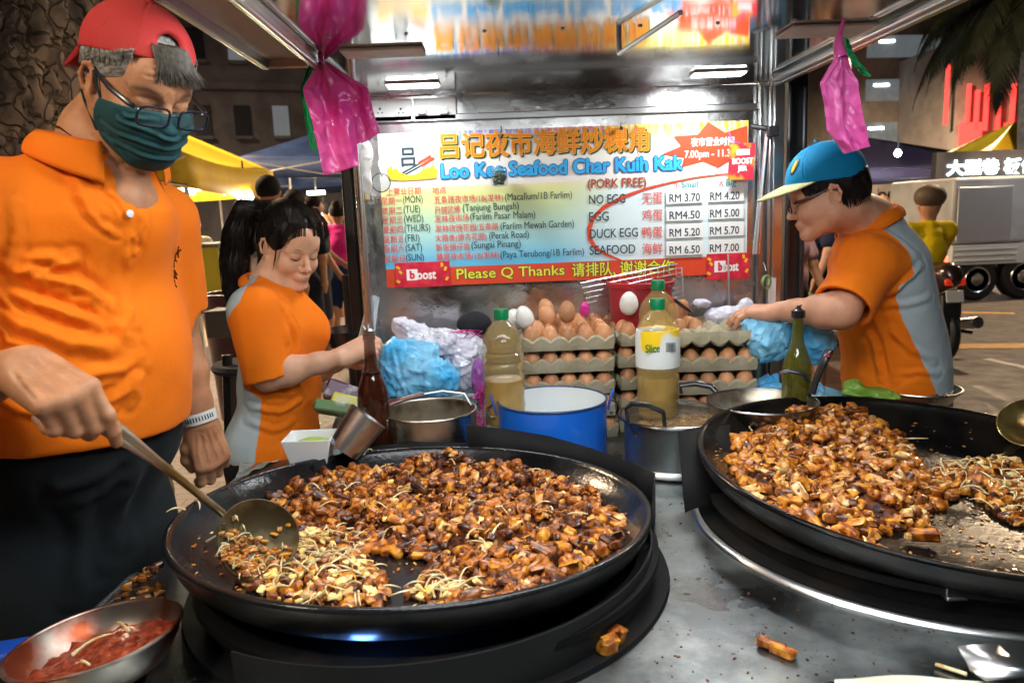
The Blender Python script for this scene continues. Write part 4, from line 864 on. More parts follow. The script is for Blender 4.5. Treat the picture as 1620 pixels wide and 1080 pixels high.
# ------------------------------------------------------------------ sculpting: smooth unions of tapered shapes, meshed by surface nets
def V3(*a): return np.array(a, float)
class Sculpt:
    def __init__(s, k=.02): s.ops = []; s.k = k
    def cap(s, a, b, ra, rb=None, k=None, sub=False, flat=None):
        """tapered capsule; flat=(axis, factor) squashes the section along that axis"""
        a, b = np.array(a, float), np.array(b, float); rb = ra if rb is None else rb
        s.ops.append(('c', a, b, ra, rb, s.k if k is None else k, sub, flat)); return s
    def chain(s, pts, rs, k=None, sub=False, flat=None):
        for i in range(len(pts)-1): s.cap(pts[i], pts[i+1], rs[i], rs[i+1], k, sub, flat)
        return s
    def ell(s, c, r, R=None, k=None, sub=False):
        R = np.eye(3) if R is None else np.array(R, float)
        s.ops.append(('e', np.array(c, float), np.array(r, float), R, 0, s.k if k is None else k, sub, None)); return s
    def half(s, p, n, k=.004):     # cut away everything on the n side of p
        n = np.array(n, float); n /= np.linalg.norm(n)
        s.ops.append(('h', np.array(p, float), n, 0, 0, k, True, None)); return s
    def xform(s, M3, t, scale=1.0, start=0):
        M3 = np.array(M3, float); t = np.array(t, float); o2 = []
        for i, o in enumerate(s.ops):
            if i < start: o2.append(o); continue
            if o[0] == 'c': o2.append(('c', M3@o[1]*scale+t, M3@o[2]*scale+t, o[3]*scale, o[4]*scale, o[5]*scale, o[6], None if o[7] is None else (M3@np.array(o[7][0]), o[7][1])))
            elif o[0] == 'e': o2.append(('e', M3@o[1]*scale+t, o[2]*scale, M3@o[3], 0, o[5]*scale, o[6], None))
            else: o2.append(('h', M3@o[1]*scale+t, M3@o[2], 0, 0, o[5]*scale, True, None))
        s.ops = o2; return s
    @staticmethod
    def prim(o, P):
        if o[0] == 'c':
            a, b, ra, rb = o[1:5]; ba = b-a; L2 = ba@ba+1e-12; pa = P-a
            h = np.clip(pa@ba/L2, 0, 1); q = pa-h[:, None]*ba; rr = ra+(rb-ra)*h
            if o[7] is not None:
                ax, f = o[7]; ax = np.array(ax)/np.linalg.norm(ax); c = q@ax; q = q+np.outer(c*(1/f-1), ax)
                d = np.sqrt((q*q).sum(1)); return (d-rr)*(f+(1-f)*.5)
            return np.sqrt((q*q).sum(1))-rr
        if o[0] == 'e':
            q = (P-o[1])@o[3]; k0 = np.sqrt(((q/o[2])**2).sum(1)); k1 = np.sqrt(((q/o[2]**2)**2).sum(1))+1e-9
            return k0*(k0-1)/k1
        return -((P-o[1])@o[2])
    def eval(s, P, keep=None):
        d = np.full(len(P), 1.0)
        for i, o in enumerate(s.ops):
            if keep is not None and not keep[i]: continue
            di = s.prim(o, P); k = max(o[5], 1e-5)
            if o[6]:
                di = -di; h = np.clip(.5-.5*(d-di)/k, 0, 1); d = d+(di-d)*h+k*h*(1-h)
            else:
                h = np.clip(.5+.5*(d-di)/k, 0, 1); d = d+(di-d)*h-k*h*(1-h)
        return d
    def bounds(s):
        lo = np.full(3, 1e9); hi = -lo
        for o in s.ops:
            if o[6]: continue
            if o[0] == 'c': pts = [(o[1], o[3]), (o[2], o[4])]
            else: pts = [(o[1], max(o[2]))]
            for p, r in pts: lo = np.minimum(lo, p-r-.02); hi = np.maximum(hi, p+r+.02)
        return lo, hi
    def mesh(s, res=.004, B=14, post=None, disp=None):
        lo, hi = s.bounds(); nb = np.ceil((hi-lo)/(res*B)).astype(int)
        ctr = np.stack(np.meshgrid(*[np.arange(n) for n in nb], indexing='ij'), -1).reshape(-1, 3)
        cc = lo+(ctr+.5)*B*res; rad = B*res*.9
        D = np.stack([s.prim(o, cc) for o in s.ops], 1); sub = np.array([o[6] for o in s.ops]); kk = np.array([o[5] for o in s.ops])
        m = np.where(sub, 9, D).min(1); kmax = kk[~sub].max()
        act = np.abs(m) < rad*1.35+kmax*.6+ .01
        inside = (m < -(rad*1.35+.03)) & ~np.any((D < rad*1.3) & sub, 1)
        act = (m < rad*1.35+kmax*.6) & ~inside
        gv = {}; NV = nb*B+2
        keys_all = []; pos_all = []; quads = []
        g = np.stack(np.meshgrid(*[np.arange(-1, B+2)]*3, indexing='ij'), -1).reshape(-1, 3); n = B+3
        for bi in np.nonzero(act)[0]:
            keep = np.where(sub, np.abs(D[bi]) < rad*1.3+kk+.02, D[bi] < max(m[bi], -rad)+2.6*rad+kk*1.2)
            hp = np.array([o[0] == 'h' for o in s.ops]); keep |= hp
            P = lo+(ctr[bi]*B+g)*res
            d = s.eval(P, keep).reshape(n, n, n)
            if disp is not None: d = d-disp(P).reshape(n, n, n)
            if d.min() > 0 or d.max() < 0: continue
            sg = d < 0
            c8 = [d[i:n-1+i, j:n-1+j, k:n-1+k] for i in (0, 1) for j in (0, 1) for k in (0, 1)]
            s8 = np.stack([c < 0 for c in c8], -1); cnt = s8.sum(-1); mx = (cnt > 0) & (cnt < 8)
            if not mx.any(): continue
            ci = np.argwhere(mx)
            acc = np.zeros((len(ci), 3)); w = np.zeros(len(ci))
            vals = np.stack([c[mx] for c in c8], -1)
            corners = [(i, j, k) for i in (0, 1) for j in (0, 1) for k in (0, 1)]
            for a in range(8):
                for ax in range(3):
                    if corners[a][ax] == 0:
                        b = a+(4, 2, 1)[ax]; va, vb = vals[:, a], vals[:, b]; cr_ = (va < 0) != (vb < 0)
                        t = np.where(cr_, va/(va-vb+1e-20), 0); p = np.tile(np.array(corners[a], float), (len(ci), 1)); p[:, ax] += t
                        acc += p*cr_[:, None]; w += cr_
            pos = lo+((ctr[bi]*B)+ci-1+acc/w[:, None])*res
            gi = ctr[bi]*B+ci   # global cell index (+1 shift)
            key = (gi[:, 0]*NV[1]*2+gi[:, 1])*NV[2]*2+gi[:, 2]
            keys_all.append(key); pos_all.append(pos)
            idm = -np.ones((n-1,)*3, np.int64); idm[mx] = key
            for ax in range(3):   # grid edges owned by this block: lattice points 1..B
                sl = [slice(1, B+1)]*3; a0 = sg[tuple(sl)]; sl2 = list(sl); sl2[ax] = slice(2, B+2); a1 = sg[tuple(sl2)]
                e = np.argwhere(a0 != a1)+1
                if not len(e): continue
                u, v = [(1, 2), (2, 0), (0, 1)][ax]
                def cell(du, dv):
                    q = e.copy(); q[:, u] += du; q[:, v] += dv; return idm[q[:, 0], q[:, 1], q[:, 2]]
                Q = np.stack([cell(-1, -1), cell(0, -1), cell(0, 0), cell(-1, 0)], 1)
                fl = ~sg[e[:, 0], e[:, 1], e[:, 2]]; Q[fl] = Q[fl][:, ::-1]; quads.append(Q)
        K = np.concatenate(keys_all); Pp = np.concatenate(pos_all); uq, ix = np.unique(K, return_index=True); V = Pp[ix]
        Q = np.concatenate(quads); Q = Q[(Q >= 0).all(1)]; F = np.searchsorted(uq, Q); ok = (uq[np.clip(F, 0, len(uq)-1)] == Q).all(1); F = F[ok]
        if post is not None: V = post(V)
        return V, F
def npmesh(name, V, F, mats, parent=None, attrs=None, smooth=180):
    me = bpy.data.meshes.new(name); me.vertices.add(len(V)); me.vertices.foreach_set('co', V.astype(np.float32).ravel())
    me.loops.add(F.size); me.loops.foreach_set('vertex_index', F.astype(np.int32).ravel())
    me.polygons.add(len(F)); me.polygons.foreach_set('loop_start', (np.arange(len(F))*F.shape[1]).astype(np.int32)); 
    me.update(calc_edges=True); me.validate()
    for m in (mats if isinstance(mats, (list, tuple)) else [mats]): me.materials.append(m)
    for k, a in (attrs or {}).items():
        at_ = me.attributes.new(k, 'FLOAT', 'POINT'); at_.data.foreach_set('value', a.astype(np.float32))
    return link(name, me, parent, smooth)
def vnorm(V, F):
    n = np.cross(V[F[:, 2]]-V[F[:, 0]], V[F[:, 3]]-V[F[:, 1]]); N_ = np.zeros_like(V)
    for i in range(4): np.add.at(N_, F[:, i], n)
    return N_/(np.linalg.norm(N_, axis=1)[:, None]+1e-12)
def relax(V, F, it=2, lam=.5):
    for _ in range(it):
        S_ = np.zeros_like(V); c = np.zeros(len(V))
        for a, b in ((0, 1), (1, 2), (2, 3), (3, 0)):
            np.add.at(S_, F[:, a], V[F[:, b]]); np.add.at(S_, F[:, b], V[F[:, a]]); np.add.at(c, F[:, a], 1); np.add.at(c, F[:, b], 1)
        V = V+lam*(S_/np.maximum(c, 1)[:, None]-V)
    return V
def segdist(V, pts):
    d = np.full(len(V), 9.); pts = [np.array(p, float) for p in pts]
    for a, b in zip(pts, pts[1:]):
        ba = b-a; h = np.clip((V-a)@ba/(ba@ba+1e-12), 0, 1); d = np.minimum(d, np.linalg.norm(V-a-h[:, None]*ba, axis=1))
    return d
def wrinkle(V, F, folds, amp=1.0):
    """push cloth along its normals: folds = (points, height, width); snapped onto the surface"""
    N_ = vnorm(V, F); off = np.zeros(len(V))
    for pts, h, w in folds:
        P_ = []
        pts = [np.array(p, float) for p in pts]
        for a, b in zip(pts, pts[1:]):
            for t in np.linspace(0, 1, 7)[:-1]: P_.append(a+(b-a)*t)
        P_.append(pts[-1]); P_ = [V[np.argmin(((V-p)**2).sum(1))] for p in P_]
        d = segdist(V, P_); L_ = len(P_)
        # taper towards both ends
        ends = np.minimum(np.linalg.norm(V-P_[0], axis=1), np.linalg.norm(V-P_[-1], axis=1)); tp = np.clip(ends/(w*2.5), .25, 1)
        off += h*amp*tp*(np.exp(-(d/w)**2)-.55*np.exp(-((d-w*1.7)/(w*.9))**2))
    return V+N_*off[:, None]
def rotm(*ax):
    """columns = F, L, U frame from forward and up vectors"""
    f, u = np.array(ax[0], float), np.array(ax[1], float); f /= np.linalg.norm(f); l = np.cross(u, f); l /= np.linalg.norm(l); u = np.cross(f, l)
    return np.stack([f, l, u], 1)
def head_sdf(s, female=False, chub=0.0, mouth_open=0):
    k = s.k; c = chub
    s.ell((-.014, 0, .030), (.097, .076, .088), k=.02)
    s.ell((.026, 0, -.030), (.066, .061+c*.008, .082), k=.03)
    for sg in (-1, 1):
        s.cap((.000, sg*(.052+c*.004), -.052), (.072, sg*.013, -.100), .018+c*.004, .016, k=.03)
        s.ell((.058, sg*(.036+c*.003), -.038), (.026+c*.004, .024+c*.004, .026), k=.022)
        s.cap((.082, sg*.012, .016), (.066, sg*.046, .012), .010 if not female else .008, .009, k=.016)
    s.ell((.084, 0, -.100), (.015, .019, .015), k=.018)
    s.ell((.070, 0, .045), (.026, .05, .04), k=.03)
    for sg in (-1, 1):
        s.ell((.099, sg*.031, -.004), (.016, .020, .013), k=.014, sub=True)
        s.ell((.0725, sg*.031, -.005), (.0165, .0175, .0140), k=.006)
        s.cap((.0865, sg*.018, .003), (.082, sg*.044, .001), .004, .0035, k=.005)
    s.cap((.090, 0, .006), (.112, 0, -.034), .0065, .0095, k=.010)
    s.ell((.110, 0, -.036), (.011, .0105, .0095), k=.006)
    for sg in (-1, 1):
        s.ell((.100, sg*.0125, -.040), (.010, .0072, .0075), k=.006)
        s.ell((.106, sg*.0065, -.0465), (.004, .0035, .003), k=.002, sub=True)
    s.ell((.088, 0, -.068), (.014, .026, .017), k=.012)
    s.chain([(.088, -.024, -.069), (.1005, -.008, -.0635), (.1015, 0, -.065), (.1005, .008, -.0635), (.088, .024, -.069)], [.002, .0040, .0034, .0040, .002], k=.004)
    s.chain([(.087, -.022, -.071), (.0965, -.007, -.0745), (.0965, .007, -.0745), (.087, .022, -.071)], [.002, .0050, .0050, .002], k=.004)
    s.chain([(.092, -.027, -.067), (.105, -.008, -.0690), (.106, 0, -.0695), (.105, .008, -.0690), (.092, .027, -.067)], [.0012, .0014, .0014, .0014, .0012], k=.0025, sub=True)
    for sg in (-1, 1):   # ears
        E = rotm((1, sg*.35, .15), (-.18, 0, 1))
        s.ell((-.010, sg*.078, -.008), (.017, .0055, .030), E, k=.006)
        s.ell((-.004, sg*.074, -.034), (.010, .006, .011), E, k=.005)
        s.ell((-.007, sg*.086, -.008), (.010, .006, .018), E, k=.004, sub=True)
        s.chain([(.004, sg*.078, .012), (-.006, sg*.083, .023), (-.020, sg*.086, .016), (-.026, sg*.087, -.004), (-.018, sg*.083, -.028)], [.003, .0038, .004, .0038, .003], k=.004)
        s.cap((.003, sg*.076, -.012), (.003, sg*.077, -.020), .004, .0035, k=.003)
    return s
def hand_sdf(s, wrist, fwd, up, side, fingers, thumb, sc=1.0, k=.006, wr=(.028, .021)):
    """wrist point; fwd along the metacarpals; up = back of the hand; side +1 thumb on L (=up x fwd) side.
    fingers: 4 x (knuckle, middle, tip bend, spread) in degrees, index first; thumb: list of three points in palm frame"""
    R = rotm(fwd, up); w = np.array(wrist, float); st = len(s.ops)
    def T(p): return w+R@(np.array(p, float)*sc)
    ys = [side*.027, side*.009, -side*.009, -side*.026]; ln = [(.088, .040, .025, .020), (.091, .045, .028, .021), (.087, .041, .026, .020), (.080, .033, .020, .018)]
    rr = [.0096, .0098, .0092, .0082]
    for y, l, r in zip(ys, ln, rr):
        s.cap(T((.004, y*.62, -.001)), T((l[0], y, .001)), .0165*sc, .0125*sc, k=.014*sc)
    s.cap(T((.02, side*.018, -.010)), T((.055, side*.020, -.010)), .017*sc, .012*sc, k=.014*sc)
    s.cap(T((.02, -side*.018, -.010)), T((.06, -side*.020, -.009)), .015*sc, .012*sc, k=.014*sc)
    tips = []
    for (a1, a2, a3, spd), y, l, r in zip(fingers, ys, ln, rr):
        p = T((l[0], y, 0)); a = 0; sp_ = math.radians(spd)*side
        for j, (bend, L_) in enumerate(((a1, l[1]), (a2, l[2]), (a3, l[3]))):
            a += math.radians(bend); d = R@np.array([math.cos(a)*math.cos(sp_), math.cos(a)*math.sin(sp_), -math.sin(a)])
            r0, r1 = r*(1.08-.1*j), r*(.98-.1*j); q = p+d*L_*sc
            s.cap(p, q, r0*sc*1.03, r1*sc, k=(.006 if j == 0 else .003)*sc)
            if j < 2: s.ell(q+R@np.array([0, 0, .0]), (r1*1.07*sc,)*3, k=.003)
            p = q
        tips.append((p, d, R))
    tp = [T(q) for q in thumb]; s.chain([T((.018, side*.020, -.008))]+tp, [.016*sc, .0135*sc, .0115*sc, .0098*sc][:1+len(tp)], k=.009*sc)
    return tips
def arm_sdf(s, sh, el, wr, r=(.05, .040, .038, .026), k=.02):
    sh, el, wr = map(lambda a: np.array(a, float), (sh, el, wr)); m1 = sh+(el-sh)*.5; m2 = el+(wr-el)*.28
    s.chain([sh, m1, el], [r[0], r[1]*1.06, r[1]*.97], k=k); s.chain([el, m2, el+(wr-el)*.72, wr], [r[1]*.98, r[2]*1.05, r[3]*1.12, r[3]], k=k)
def skin(name, a, b, lip='8a3a34'):
    m = mat(name, a, .42, col2=b, scale=26, detail=8, lo=.38, hi=.64, bump=.45, bscale=230, bdist=.0009, sss=.10, spec=.5, r2=.6, rscale=30)
    N, L, B = nodes(m); src_ = B.inputs['Base Color'].links[0].from_socket
    at_ = N.new('ShaderNodeAttribute'); at_.attribute_name = 'lip'; mx = N.new('ShaderNodeMix'); mx.data_type = 'RGBA'
    L.new(at_.outputs['Fac'], mx.inputs[0]); L.new(src_, mx.inputs[6]); mx.inputs[7].default_value = (*srgb(lip), 1)
    at2 = N.new('ShaderNodeAttribute'); at2.attribute_name = 'brow'; mx2 = N.new('ShaderNodeMix'); mx2.data_type = 'RGBA'
    L.new(at2.outputs['Fac'], mx2.inputs[0]); L.new(mx.outputs[2], mx2.inputs[6]); mx2.inputs[7].default_value = (.03, .02, .015, 1)
    at3 = N.new('ShaderNodeAttribute'); at3.attribute_name = 'nail'; mx3 = N.new('ShaderNodeMix'); mx3.data_type = 'RGBA'
    L.new(at3.outputs['Fac'], mx3.inputs[0]); L.new(mx2.outputs[2], mx3.inputs[6]); mx3.inputs[7].default_value = (.72, .42, .34, 1)
    L.new(mx3.outputs[2], B.inputs['Base Color']); return m
def nails(V, tips, sc=1.0):
    o = np.zeros(len(V))
    for p, d, R in tips:
        up = R[:, 2]-d*(R[:, 2]@d); up = up/(np.linalg.norm(up)+1e-9)
        if up@R[:, 0] < -.2: pass
        c = p-d*.003*sc+up*.0075*sc; q = V-c; o = np.maximum(o, np.exp(-((q@d/.0062)**4+(np.linalg.norm(q-np.outer(q@d, d), axis=1)/.0050)**4)))
    return o
def handlines(w, fwd, up, side, sc=1.0):
    R = rotm(fwd, up); T = lambda p: np.array(w, float)+R@(np.array(p, float)*sc); out = []
    for y in (.027, .009, -.009, -.026): out.append(([T((.02, side*y*.6, .018)), T((.05, side*y*.85, .017)), T((.082, side*y, .015))], .0014, .0032))
    out.append(([T((.015, side*.012, .018)), T((.04, 0, .018)), T((.06, side*.018, .017))], .0012, .0016)); out.append(([T((.03, -side*.02, .017)), T((.055, -side*.012, .017)), T((.07, -side*.018, .015))], .0012, .0016))
    return out
def cloth(name, a, b=None, panel=None, rough=.8, fb=.25):
    m = mat(name, a, rough, col2=b or a, scale=5, bump=fb*1.6, bscale=170, bdist=.0016, sheen=.03, lo=.3, hi=.7, spec=.2)
    N, L, B = nodes(m)
    if panel:
        src_ = B.inputs['Base Color'].links[0].from_socket; cur = src_
        for an, pc in panel.items():
            at_ = N.new('ShaderNodeAttribute'); at_.attribute_name = an; gt = N.new('ShaderNodeMapRange'); gt.inputs['From Min'].default_value = -.0006; gt.inputs['From Max'].default_value = .0006
            L.new(at_.outputs['Fac'], gt.inputs['Value']); mx = N.new('ShaderNodeMix'); mx.data_type = 'RGBA'; L.new(gt.outputs[0], mx.inputs[0]); L.new(cur, mx.inputs[6])
            mx.inputs[7].default_value = (*(srgb(pc) if isinstance(pc, str) else pc), 1); cur = mx.outputs[2]
        L.new(cur, B.inputs['Base Color'])
    return m
def lipbrow(V, O, R, lips=True, brows=True, mask=None):
    """attributes from head-frame coordinates"""
    q = (V-O)@R
    lip = np.exp(-(((q[:, 0]-.098)/.016)**2+(q[:, 1]/.021)**4+((q[:, 2]+.0695)/.0092)**4)) if lips else np.zeros(len(V))
    br = np.zeros(len(V))
    if brows:
        zc = .0215-.25*np.abs(np.abs(q[:, 1])-.032)
        br = .85*np.exp(-(((np.abs(q[:, 1])-.032)/.019)**4+((q[:, 2]-zc)/.0042)**2))*(q[:, 0] > .05)
    return {'lip': np.clip(lip, 0, 1), 'brow': np.clip(br, 0, 1)}
# ------------------------------------------------------------------ people
def polysd(V, poly, ax=(0, 2)):
    """signed distance (positive inside) to a polygon seen along one world axis"""
    P = V[:, ax]; n = len(poly); poly = np.array(poly, float); ins = np.zeros(len(P), bool); d = np.full(len(P), 9.)
    for i in range(n):
        a, b = poly[i], poly[i-1]; ba = b-a; h = np.clip((P-a)@ba/(ba@ba+1e-12), 0, 1); d = np.minimum(d, np.linalg.norm(P-a-h[:, None]*ba, axis=1))
        c = (a[1] > P[:, 1]) != (b[1] > P[:, 1]); xx = (b[0]-a[0])*(P[:, 1]-a[1])/(b[1]-a[1]+1e-12)+a[0]; ins ^= c & (P[:, 0] < xx)
    return np.where(ins, d, -d)
def creased(P, sc, seed, n=3):
    rs = np.random.RandomState(seed); o = np.zeros(len(P))
    for i in range(n):
        w = rs.normal(size=3)*sc; w2 = rs.normal(size=3)*sc*.6; o += (1-np.abs(np.sin(P@w+rs.uniform(0, 6)+1.6*np.sin(P@w2+rs.uniform(0, 6)))))**2
    return o/n-.3
def fnoise(V, sc, seed=0):     # cheap smooth noise on arrays
    rs = np.random.RandomState(seed); o = np.zeros(len(V))
    for i in range(6):
        w = rs.normal(size=3)*sc; o += np.sin(V@w+rs.uniform(0, 6.28)+1.7*np.sin(V@(rs.normal(size=3)*sc*.6)+rs.uniform(0, 6)))
    return o/6
A = lambda px, py, Y: np.array(at(px, py, Y))
ORANGE, GREYP = 'f06a10', 'a4b0b4'
m_shirt = cloth('orange_polo', srgb('f27c14'), srgb('ea7410'), {'grey': 'a9b6ba'})
m_shirt2 = cloth('orange_polo_plain', srgb('f27c14'), srgb('ea7410'))
m_apron = cloth('black_apron', (.008, .011, .013), (.013, .017, .019), rough=.85)
m_hair = mat('black_hair', (.006, .005, .005), .48, col2=(.018, .014, .012), scale=60, bump=.3, bscale=160, bdist=.0015, bstretch=(1, 1, .15), spec=.22)
m_hair2 = mat('grey_hair', (.30, .29, .27), .5, col2=(.10, .09, .075), scale=200, stretch=(.3, 1, 1), bump=.5, bscale=200, bdist=.001)
m_navyf = mat('glasses_frame', (.006, .008, .018), .3, coat=.2)
m_lens = mat('lens', (.8, .85, .9), .02, alpha=.02, spec=.5)
def strands(q, pts0, n, spread, r=.0009, jit=.004):
    """bundles of hair along a guide"""
    for _ in range(n):
        o = Vector((random.gauss(0, 1), random.gauss(0, 1), random.gauss(0, 1))).normalized()*random.random()**.4; p = []; k_ = len(pts0)
        for i, g in enumerate(pts0):
            w = spread[i] if isinstance(spread, (list, tuple)) else spread
            p.append(Vector(g)+o*w+Vector((rnd(-1, 1), rnd(-1, 1), rnd(-1, 1)))*jit)
        q.tube(p, [r]*(k_-1)+[r*.3], 4, caps=False)
def glasses(t, O, R, sc, m, w=.052, h=.032, f=.108, u=-.006, gap=.018, tilt=0):
    def G(p): return Vector(O+R@(np.array(p, float)*sc))
    def rr(cy_, n=28):
        pts = []
        for i in range(n):
            a = 2*math.pi*i/n; x = abs(math.cos(a))**.55*math.copysign(1, math.cos(a))*w/2; z = abs(math.sin(a))**.55*math.copysign(1, math.sin(a))*h/2
            pts.append(G((f-.10*abs(cy_+x)**1.35*1.2, cy_+x, u+z)))
        return pts
    g = bpy.data.objects.new('glasses', None); COL.objects.link(g); g.location = G((f, 0, u)); setpar(g, t)
    q = MB()
    for s_ in (-1, 1): q.tube(rr(s_*(w/2+gap/2)), .0023*sc, 8, loop=True)
    q.tube([G((f-.001, -gap/2, u+.004)), G((f+.002, 0, u+.007)), G((f-.001, gap/2, u+.004))], .0018*sc, 8)
    q.obj('frame', m, g)
    for s_ in (-1, 1):
        e = s_*(w+gap/2); q = MB(); q.tube([G((f-.014, e, u+.010)), G((f-.022, e+s_*.006, u+.011)), G((.05, s_*.078, u+.014)), G((.005, s_*.080, .014)), G((-.02, s_*.084, .004))], [.0025*sc, .0028*sc, .0024*sc, .002*sc, .002*sc], 8, flat=1.6); q.obj('temple', m, g)
    q = MB()
    for s_ in (-1, 1): q.add(rr(s_*(w/2+gap/2)), [tuple(range(28))])
    q.obj('lens', m_lens, g)
    return g
def collar(t, c, axis, fwd, r, h, m, drop=.05, open_=28, flare=.02, res=48, sy=1.0):
    R = rotm(fwd, axis); c = np.array(c, float)
    def P(u, v):
        th = math.radians(open_+(360-2*open_)*u); fr = max(0, math.cos(th))**2*1.0; k_ = abs(math.cos(th/2))**4
        d = np.array([math.cos(th), math.sin(th)*sy, 0])
        if v < .4: w = v/.4; p = d*(r-.002)+np.array([0, 0, -h*.4+h*1.4*w-.6*h*k_*1.0])
        else: w = (v-.4)/.6; p = d*(r+flare*w+.006*math.sin(w*3.14))+np.array([0, 0, h-(h*1.15+drop*k_)*w-.6*h*k_])
        return Vector(c+R@p)
    q = MB(); q.grid(P, res, 12); return q.obj('collar', m, t, smooth=180, solid=.0025)

# ================================================================== the cook
random.seed(31)
man = thing('person', 'man in orange polo, backward red cap, glasses and dark mask stirring the wok', 'person', (-.72, 1.28, 0))
mF = np.array([.866, -.5, 0.]); mL = np.array([.5, .866, 0.])
a_, t_ = math.radians(36), math.radians(31)
hF = np.array([math.cos(a_)*math.cos(t_), -math.sin(a_)*math.cos(t_), -math.sin(t_)]); HR = rotm(hF, (.0, 0.02, 1)); hs = .87
HO = A(143, 127, 1.185)-HR@(np.array([-.008, -.078, -.008])*hs)
skm = skin('skin_man', srgb('c08862'), srgb('a87452'))
body = Sculpt(.02); head_sdf(body, chub=.6); body.xform(HR, HO, hs)
NB = A(158, 238, 1.275)
body.cap(HO+HR@np.array([-.030, 0, -.045]), NB+np.array([.01, 0, .03]), .052, .060, k=.03)
body.cap(HO+HR@np.array([.02, 0, -.075]), NB+np.array([.04, -.02, .0]), .028, .034, k=.04)
body.cap(NB, NB+np.array([-.03, 0, -.25]), .055, .07, k=.03); body.cap(NB, NB+np.array([.038,-.022,-.085]), .05, .055, k=.03)
Rs, Ls = np.array([-.80, 1.115, 1.485]), np.array([-.615, 1.44, 1.435])
Re, Rw = np.array([-.85, 1.02, 1.185]), A(38, 580, .985)
arm_sdf(body, Rs, Re, Rw, (.05, .043, .042, .028))
Le, Lw = A(283, 555, 1.50), A(318, 668, 1.50)
arm_sdf(body, Ls, Le, Lw, (.05, .041, .040, .027))
body.cap(Rs, NB-np.array([0, 0, .13]), .045, .05); body.cap(Ls, NB-np.array([0, 0, .13]), .045, .05)
fw = A(112, 628, .945)-A(45, 580, .985)
tipR = hand_sdf(body, Rw, fw, (.30, -.56, .77), 1, [(52, 28, 10, -2), (66, 62, 35, 0), (72, 78, 45, 0), (74, 80, 45, 0)], [(.045, .034, -.030), (.072, .030, -.048), (.092, .018, -.056)], sc=1.06)
tipL = hand_sdf(body, Lw, (.20, -.03, -1), (.55, -.80, .1), -1, [(30, 45, 25, 3), (38, 50, 30, 1), (42, 52, 30, -1), (45, 55, 30, -3)], [(.045, -.036, -.018), (.070, -.042, -.028), (.092, -.036, -.036)], sc=.98)
V, F_ = body.mesh(.0028)
hq = lambda *p: HO+HR@(np.array(p, float)*hs)
wl = handlines(Rw, fw, (.30, -.56, .77), 1, 1.06)+handlines(Lw, (.20, -.03, -1), (.55, -.80, .1), -1, .98)
for u_ in (.050, .062, .073): wl.append(([hq(.085, -.045, u_-.004), hq(.097, -.02, u_), hq(.098, .01, u_), hq(.088, .042, u_-.003)], -.0011, .0022))
for u_ in (-.004, .004, .012): wl.append(([hq(.078, -.052, u_*.5), hq(.062, -.062, u_*1.8)], -.0009, .0018))
wl.append(([hq(.098, -.008, .014), hq(.097, -.006, .026)], -.0014, .002)); wl.append(([hq(.098, .008, .014), hq(.097, .006, .026)], -.0014, .002))
for dz in (0, .018, .036): wl.append(([hq(.01, -.055, -.085-dz), hq(.035, -.03, -.10-dz), hq(.045, .0, -.105-dz)], -.0022, .004))
V = wrinkle(V, F_, wl)
at_ = lipbrow(V, HO, HR/1.0, lips=False); at_['nail'] = nails(V, tipR+tipL)
npmesh('body', V, F_, skm, man, at_)
# shirt
def sleeve(S_, a, b, r0, r1, hole, k=.03):
    a, b = np.array(a, float), np.array(b, float); d = (b-a)/np.linalg.norm(b-a)
    S_.cap(a, b+d*.03, r0, r1, k=k); S_.ell(b+d*.16, (.16, .16, .16), k=.003, sub=True); S_.cap(b-d*.018, b+d*.1, hole, hole*1.04, k=.002, sub=True)
sh = Sculpt(.05); BR = rotm(mF, (0, 0, 1)); dL = (Ls*0+Le-Ls)/np.linalg.norm(Le-Ls)
sleeve(sh, Rs, Rs+(Re-Rs)*.85, .068, .074, .060); sleeve(sh, Ls, Ls+dL*.165, .062, .064, .051)
cx = np.array([-.712, 1.285, 0.])
sh.ell(cx+(0, 0, 1.38), (.118, .185, .15), BR, k=.05)
sh.ell(cx+mF*.01+(0, 0, 1.215), (.152, .182, .165), BR, k=.06)
sh.ell(cx-mF*.01+(0, 0, 1.09), (.142, .178, .13), BR, k=.06)
sh.cap(Rs+(.02, .02, -.005), Ls+(-.02, -.02, -.005), .062, .062, k=.05)
sh.cap(NB+(0, 0, -.03), NB-(0, 0, .1), .078, .10, k=.06)
sh.half(cx+(0, 0, 1.082), (-.05, .0, -1), k=.006)
hem = cx+(0, 0, 1.07)
sh.ell(NB+mF*.02+(0, 0, .05), (.062, .058, .075), BR, k=.01, sub=True); sh.cap(NB+mF*.10+mL*.01+(0, 0, .02), NB+mF*.135+mL*.012-(0, 0, .085), .024, .005, k=.004, sub=True)
def mdisp(P): return .0014*fnoise(P*np.array([1, 1, 1.6]), 26, 3)+.0018*creased(P*np.array([.8,.8,1.5]), 17, 11)+.0008*creased(P, 55, 4)
V, F_ = sh.mesh(.0045, disp=mdisp)
Y_ = 1.16
def FL(h, w, *p): return ([A(x, y, Y_) for x, y in p], h, w)
